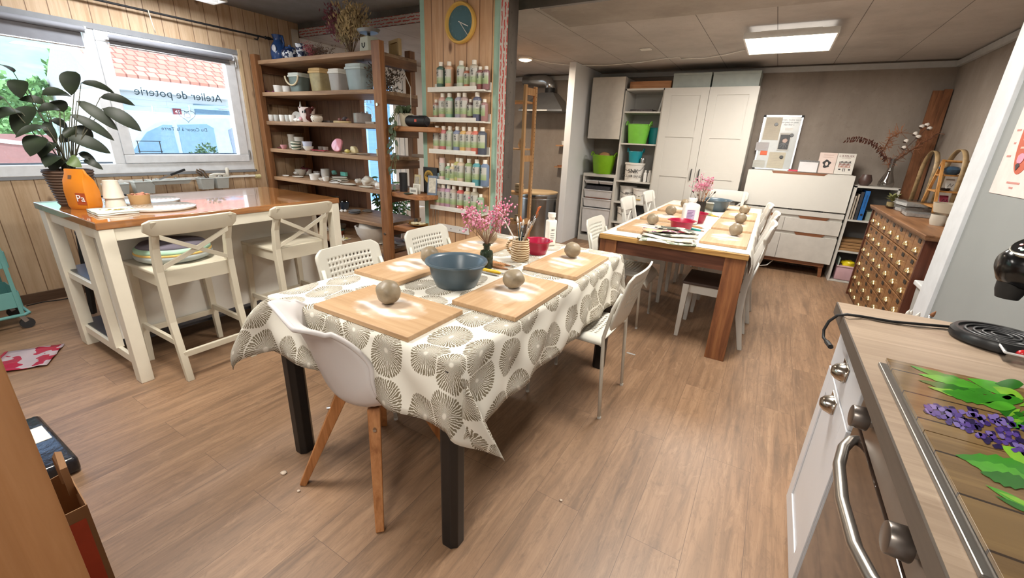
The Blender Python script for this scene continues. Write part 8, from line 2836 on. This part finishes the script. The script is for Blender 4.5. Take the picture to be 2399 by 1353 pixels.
MB().box(-.296, -.276, -.69, .715, .105, CZ - .042).build('door', CW_, c2, bevel=.003)
MB().box(-.23, .29, -.70, .725, 0, .10).build('plinth', CW_, c2)
hbn = thing('hob', 'cooker hob with steel edge strip under the printed glass cover', 'hob', (.58, .90, CZ))
MB().box(-.255, .265, -.30, .30, 0, .006).build('glass_top', plain('#3f3d3b', .1), hbn)
MB().box(-.277, -.256, -.31, .30, 0, .009).build('steel_strip', plain('#77736e', .35, .7), hbn, bevel=.002)

# printed glass covers
PWD = planks('printed_wood', 0, 1, .105, 1.9, '#725a3d', '#4b3826', '#94794f', '#33251a', .12, gapw=.006, bumpy=.0, seedmix=.8)
PWD.node_tree.nodes['Principled BSDF'].inputs['Specular IOR Level'].default_value = 0.25
PT = CZ + .0172
gcv = thing('glass_cover', 'glass hob cover printed with wood planks, herbs and lavender', 'cover', (0, 0, 0))
MB().box(.318, .845, .585, .901, CZ + .0095, CZ + .0165).build('glass_plate', PWD, gcv, bevel=.001)
PM = MB().box(.318, .845, .903, 1.215, CZ + .0095, CZ + .0165)
for x in (.345, .82):
    for y in (.61, .88, .925, 1.19):
        MB().cyl((x, y, CZ + .006), (x, y, CZ + .0096), .008, n=10).build('foot', plain('#c9c9c9', .4), gcv)
GRNS = [plain('#35801f', .15, var=.25), plain('#4c9a2a', .15, var=.25), plain('#27651b', .15, var=.25), plain('#78ad33', .15, var=.25)]


def flat(u, v, k=0):
    p = on_z(u, v, PT)
    return Vector((p.x, p.y, PT + .00012 * k))


def printed_leaf(mb, a, b_, wpx, k=0, tooth=0):
    a, b_ = Vector(a), Vector(b_)
    d_ = b_ - a
    n_ = Vector((-d_.y, d_.x)).normalized()
    L, R = [], []
    N = 10
    for i in range(1, N):
        t_ = i / N
        w = wpx * sin(pi * t_ ** .8) * (1 + (.35 * (i % 2) if tooth else 0))
        c_ = a + d_ * t_
        L.append(flat(*(c_ + n_ * w), k))
        R.append(flat(*(c_ - n_ * w), k))
    mb.poly([flat(*a, k)] + L + [flat(*b_, k)] + R[::-1])


PL = [((2330, 925), (2131, 855), 9), ((2300, 908), (2150, 875), 8), ((2310, 930), (2150, 889), 8), ((2345, 950), (2172, 905), 8), ((2330, 940), (2205, 915), 12), ((2385, 925), (2265, 885), 13), ((2399, 900), (2330, 898), 12), ((2399, 935), (2325, 905), 12), ((2399, 940), (2280, 930), 13), ((2380, 955), (2300, 945), 11), ((2399, 980), (2330, 950), 14), ((2420, 1000), (2345, 985), 12),
      ((2420, 1105), (2237, 1065), 17), ((2420, 1130), (2262, 1078), 15), ((2420, 1140), (2295, 1105), 14), ((2420, 1085), (2345, 1043), 16), ((2420, 1120), (2370, 1075), 12), ((2425, 1195), (2308, 1135), 8), ((2425, 1205), (2330, 1160), 6), ((2425, 1190), (2335, 1150), 5)]
PUR = [plain('#3b2a6a', .15), plain('#55408a', .15), plain('#271d45', .15), plain('#7565a4', .15)]
rr = random.Random(2)


def inked(k, *a):
    n = set(PM.bm.faces)
    printed_leaf(PM, *a)
    for f_ in PM.bm.faces:
        if f_ not in n:
            f_.material_index = k


for i, (a, b_, w) in enumerate(PL):
    inked(1 + i % 4, a, b_, w, 1 + i % 5, i < 5 or 12 <= i < 15)
for i in range(14):
    a = (2399 + rr.uniform(-30, 20), 960 + rr.uniform(-30, 40))
    inked(1 + i % 4, a, (a[0] - rr.uniform(15, 35), a[1] + rr.uniform(-12, 18)), 5, 2 + i % 3)
for i in range(170):
    t_ = (i + rr.random()) / 170
    c_ = Vector((2172 + 250 * t_, 955 + 80 * t_))
    wid = 6 + 32 * min(1, t_ * 1.6)
    c_ += Vector((rr.uniform(-6, 6), rr.uniform(-wid, wid)))
    inked(5 + i % 4, c_ + Vector((8, 4)), c_ - Vector((10, 5 + rr.uniform(-6, 6))), 5.2, 1 + i % 6)
PM.build('glass_plate', [PWD] + GRNS + PUR, gcv)

# coffee machine
cm = thing('coffee_machine', 'black rounded coffee machine with ringed drip tray on the worktop', 'coffee machine', (.612, 1.555, CZ))
GB = plain('#0e0e10', .2, spec=.45)
MB().lathe([(.088, 0), (.094, .006), (.094, .022), (.088, .030), (.080, .030), (.078, .024), (.001, .024)], n=44, sx=1.05).build('drip_tray', plain('#1c1c1e', .35), cm, smooth=True)
for r in (.018, .034, .050, .066):
    MB().tube([(r * 1.05 * cos(2 * pi * k / 36), r * sin(2 * pi * k / 36), .027) for k in range(37)], .0028, 6).build('grill_ring', plain('#4a4a4c', .3), cm, smooth='all')
rings = []
for x, z, rx, ry in ((.125, .0, .075, .085), (.120, .06, .052, .07), (.115, .12, .048, .062), (.112, .18, .055, .066), (.092, .235, .078, .075), (.075, .30, .082, .078), (.085, .355, .06, .06), (.09, .375, .02, .02)):
    rings.append([(x + rx * cos(2 * pi * k / 28), ry * sin(2 * pi * k / 28), z) for k in range(28)])
MB().ring_surface(rings).build('body', GB, cm, smooth='all')
rings = []
for x, z, r in ((.075, .225, .062), (.03, .215, .060), (-.02, .208, .055), (-.052, .212, .042), (-.064, .218, .022)):
    rings.append([(x, r * cos(2 * pi * k / 28), z + r * sin(2 * pi * k / 28)) for k in range(28)])
MB().ring_surface(rings).build('head', GB, cm, smooth='all')
MB().lathe([(.022, .0), (.028, .02), (.03, .05), (.001, .055)], n=24).build('spout', MATBLACK, cm, smooth=True, loc=(-.022, 0, .128))
cp = MB().cyl((0, 0, 0), (0, 0, .006), .047, n=36).build('control_panel', plain('#101012', .2), cm, smooth=True)
cp.location = (-.008, -.012, .267)
cp.rotation_euler = (radians(14), radians(-26), 0)
MB().lathe([(.0475, -.006), (.053, 0), (.0475, .0075)], n=36, closed=True).build('silver_rim', plain('#a9a598', .25, .9), cp, smooth='all')
for k, (a, c_) in enumerate(((-2.0, '#e9e9e9'), (-2.5, '#d9d9d9'), (3.0, '#dedede'), (2.4, '#e8564a'), (1.6, '#e8564a'), (2.0, '#ffb0a0'), (-3.0, '#8fd0b0'))):
    MB().cyl((.033 * cos(a), .033 * sin(a), .006), (.033 * cos(a), .033 * sin(a), .0072), .0034, n=10).build('indicator', glow('indicator_' + str(k), c_, .8), cp)
MB().lathe([(.009, .006), (.012, .006), (.012, .0076), (.009, .0076)], n=20, closed=True).build('power_ring', WHITE, cp)
cpts = [on_z(2238, 766, CZ + .012), on_z(2170, 760, CZ + .006), on_z(2090, 753, CZ + .006), on_z(2020, 741, CZ + .006), on_z(1985, 736, CZ + .012)]
cpts += [on_x(1962, 738, .262), on_x(1942, 752, .245), on_x(1930, 772, .240), on_x(1929, 790, .242), on_x(1938, 802, .248)]
cd = MB().tube(cpts, .0042, 8).build('charging_cable', MATBLACK, smooth='all')
tag(cd, 'black cable running over worktop and hanging off its corner', 'cable')
MB().tube([on_x(1937, 800, .248), on_x(1946, 812, .252)], .007, 8).build('plug', MATBLACK, cd)
cpts = [on_z(2238, 772, CZ + .003), on_z(2150, 766, CZ + .003), on_z(2060, 752, CZ + .003), on_z(1998, 738, CZ + .003)]
tag(MB().tube(cpts, .0018, 5).build('thin_wire', plain('#5a5046', .5), smooth='all'), 'thin dark wire lying beside the black cable on worktop', 'cable')
a, b_ = on_z(2334, 812, CZ), on_z(2399, 850, CZ)
pt = thing('plastic_tray', 'clear plastic tray with red sweet in front of the coffee machine', 'tray', (.655, 1.452, CZ), radians(-8))
CLT = glass('tray_plastic', '#eef0f2', .08, .22)
MB().box(-.07, .07, -.045, .045, 0, .002).box(-.07, -.068, -.045, .045, .002, .025).box(.068, .07, -.045, .045, .002, .025).box(-.068, .068, .043, .045, .002, .025).box(-.068, .068, -.045, -.043, .002, .025).build('walls', CLT, pt)
MB().tube([(-.074, -.049, .025), (.074, -.049, .025), (.074, .049, .025), (-.074, .049, .025), (-.074, -.049, .025)], .003, 6).build('rim', plain('#d9dadb', .3), pt)
o = thing('lollipop', 'red sweet with green collar and white stick in the plastic tray', 'sweet', (.625, 1.462, CZ + .0145))
MB().ball((0, 0, 0), .012, 1.2, 1, .9, 14, 10).build('red_ball', plain('#c8262a', .25), o, smooth='all')
MB().tube([(.012, -.003, 0), (.026, -.006, 0)], [.006, .005], 8).build('collar', plain('#3f9a4a', .4), o)
MB().tube([(.026, -.006, 0), (.046, -.01, -.002)], .0022, 6).build('stick', WHITE, o)

# tools in a crate behind the counter
cr_ = thing('tool_crate', 'low wooden crate standing hidden behind the worktop end', 'crate', (.52, 1.86, 0))
CRM = wood('crate_wood', '#b58f62', '#8f6d45', 'x', 1, .6)
MB().box(-.15, .16, -.09, .09, .72, .735).box(-.15, -.14, -.09, .09, 0, .78).box(.15, .16, -.09, .09, 0, .78).box(-.14, .15, -.09, -.08, .60, .78).box(-.14, .15, .08, .09, .60, .78).build('crate', CRM, cr_)
gtl = 'tools standing behind the worktop'
for i, (u, v_, lean, hc, hr, lab) in enumerate(((2062, 724, 0, 'tan', 'brown', 'stub of a wooden tool handle at left behind the worktop'), (2132, 722, .0, 'tan', 'white', 'pale-tipped tool left of the partition behind the worktop'), (2140, 722, .01, 'tan', 'white', 'silver-tipped tool behind the worktop'), (2158, 728, .02, 'tan', 'white', 'slanted silver-tipped tool behind the worktop'), (2198, 724, .05, 'tan', 'brown', 'brown paint brush leaning right behind the worktop'))):
    tp = on_y(u, v_, 1.80)
    bs_ = Vector((tp.x - lean, 1.83, .736))
    brush(bs_, tp, hc, hr, (tp - bs_).length, lab, group=gtl, hw=.005, head=.02, r=.006)
p = F2(1472, 828) if False else on_z(1478, 828, 0)
o = MB().box(-.03, .03, -.008, .008, 0, .0015).build('tape_scrap', plain('#a9aaa8', .5), loc=(p.x, p.y, 0))
tag(o, 'scrap of grey tape on the floor by the right chair', 'scrap')
for i, (u, v_, r) in enumerate(((665, 1108, .012), (1314, 1172, .006), (700, 1150, .006))):
    p = on_z(u, v_, 0)
    o = MB().ball((0, 0, .003), r, 1.2, 1, .3, 8, 5, .3, i).build('clay_crumb', plain('#c9b7a4', .7), smooth='all', loc=(p.x, p.y, 0))
    tag(o, ['clay crumb on floor near the black table leg', 'white clay crumb in middle of the open floor', 'small clay crumb near the shell chair leg'][i], 'crumb')
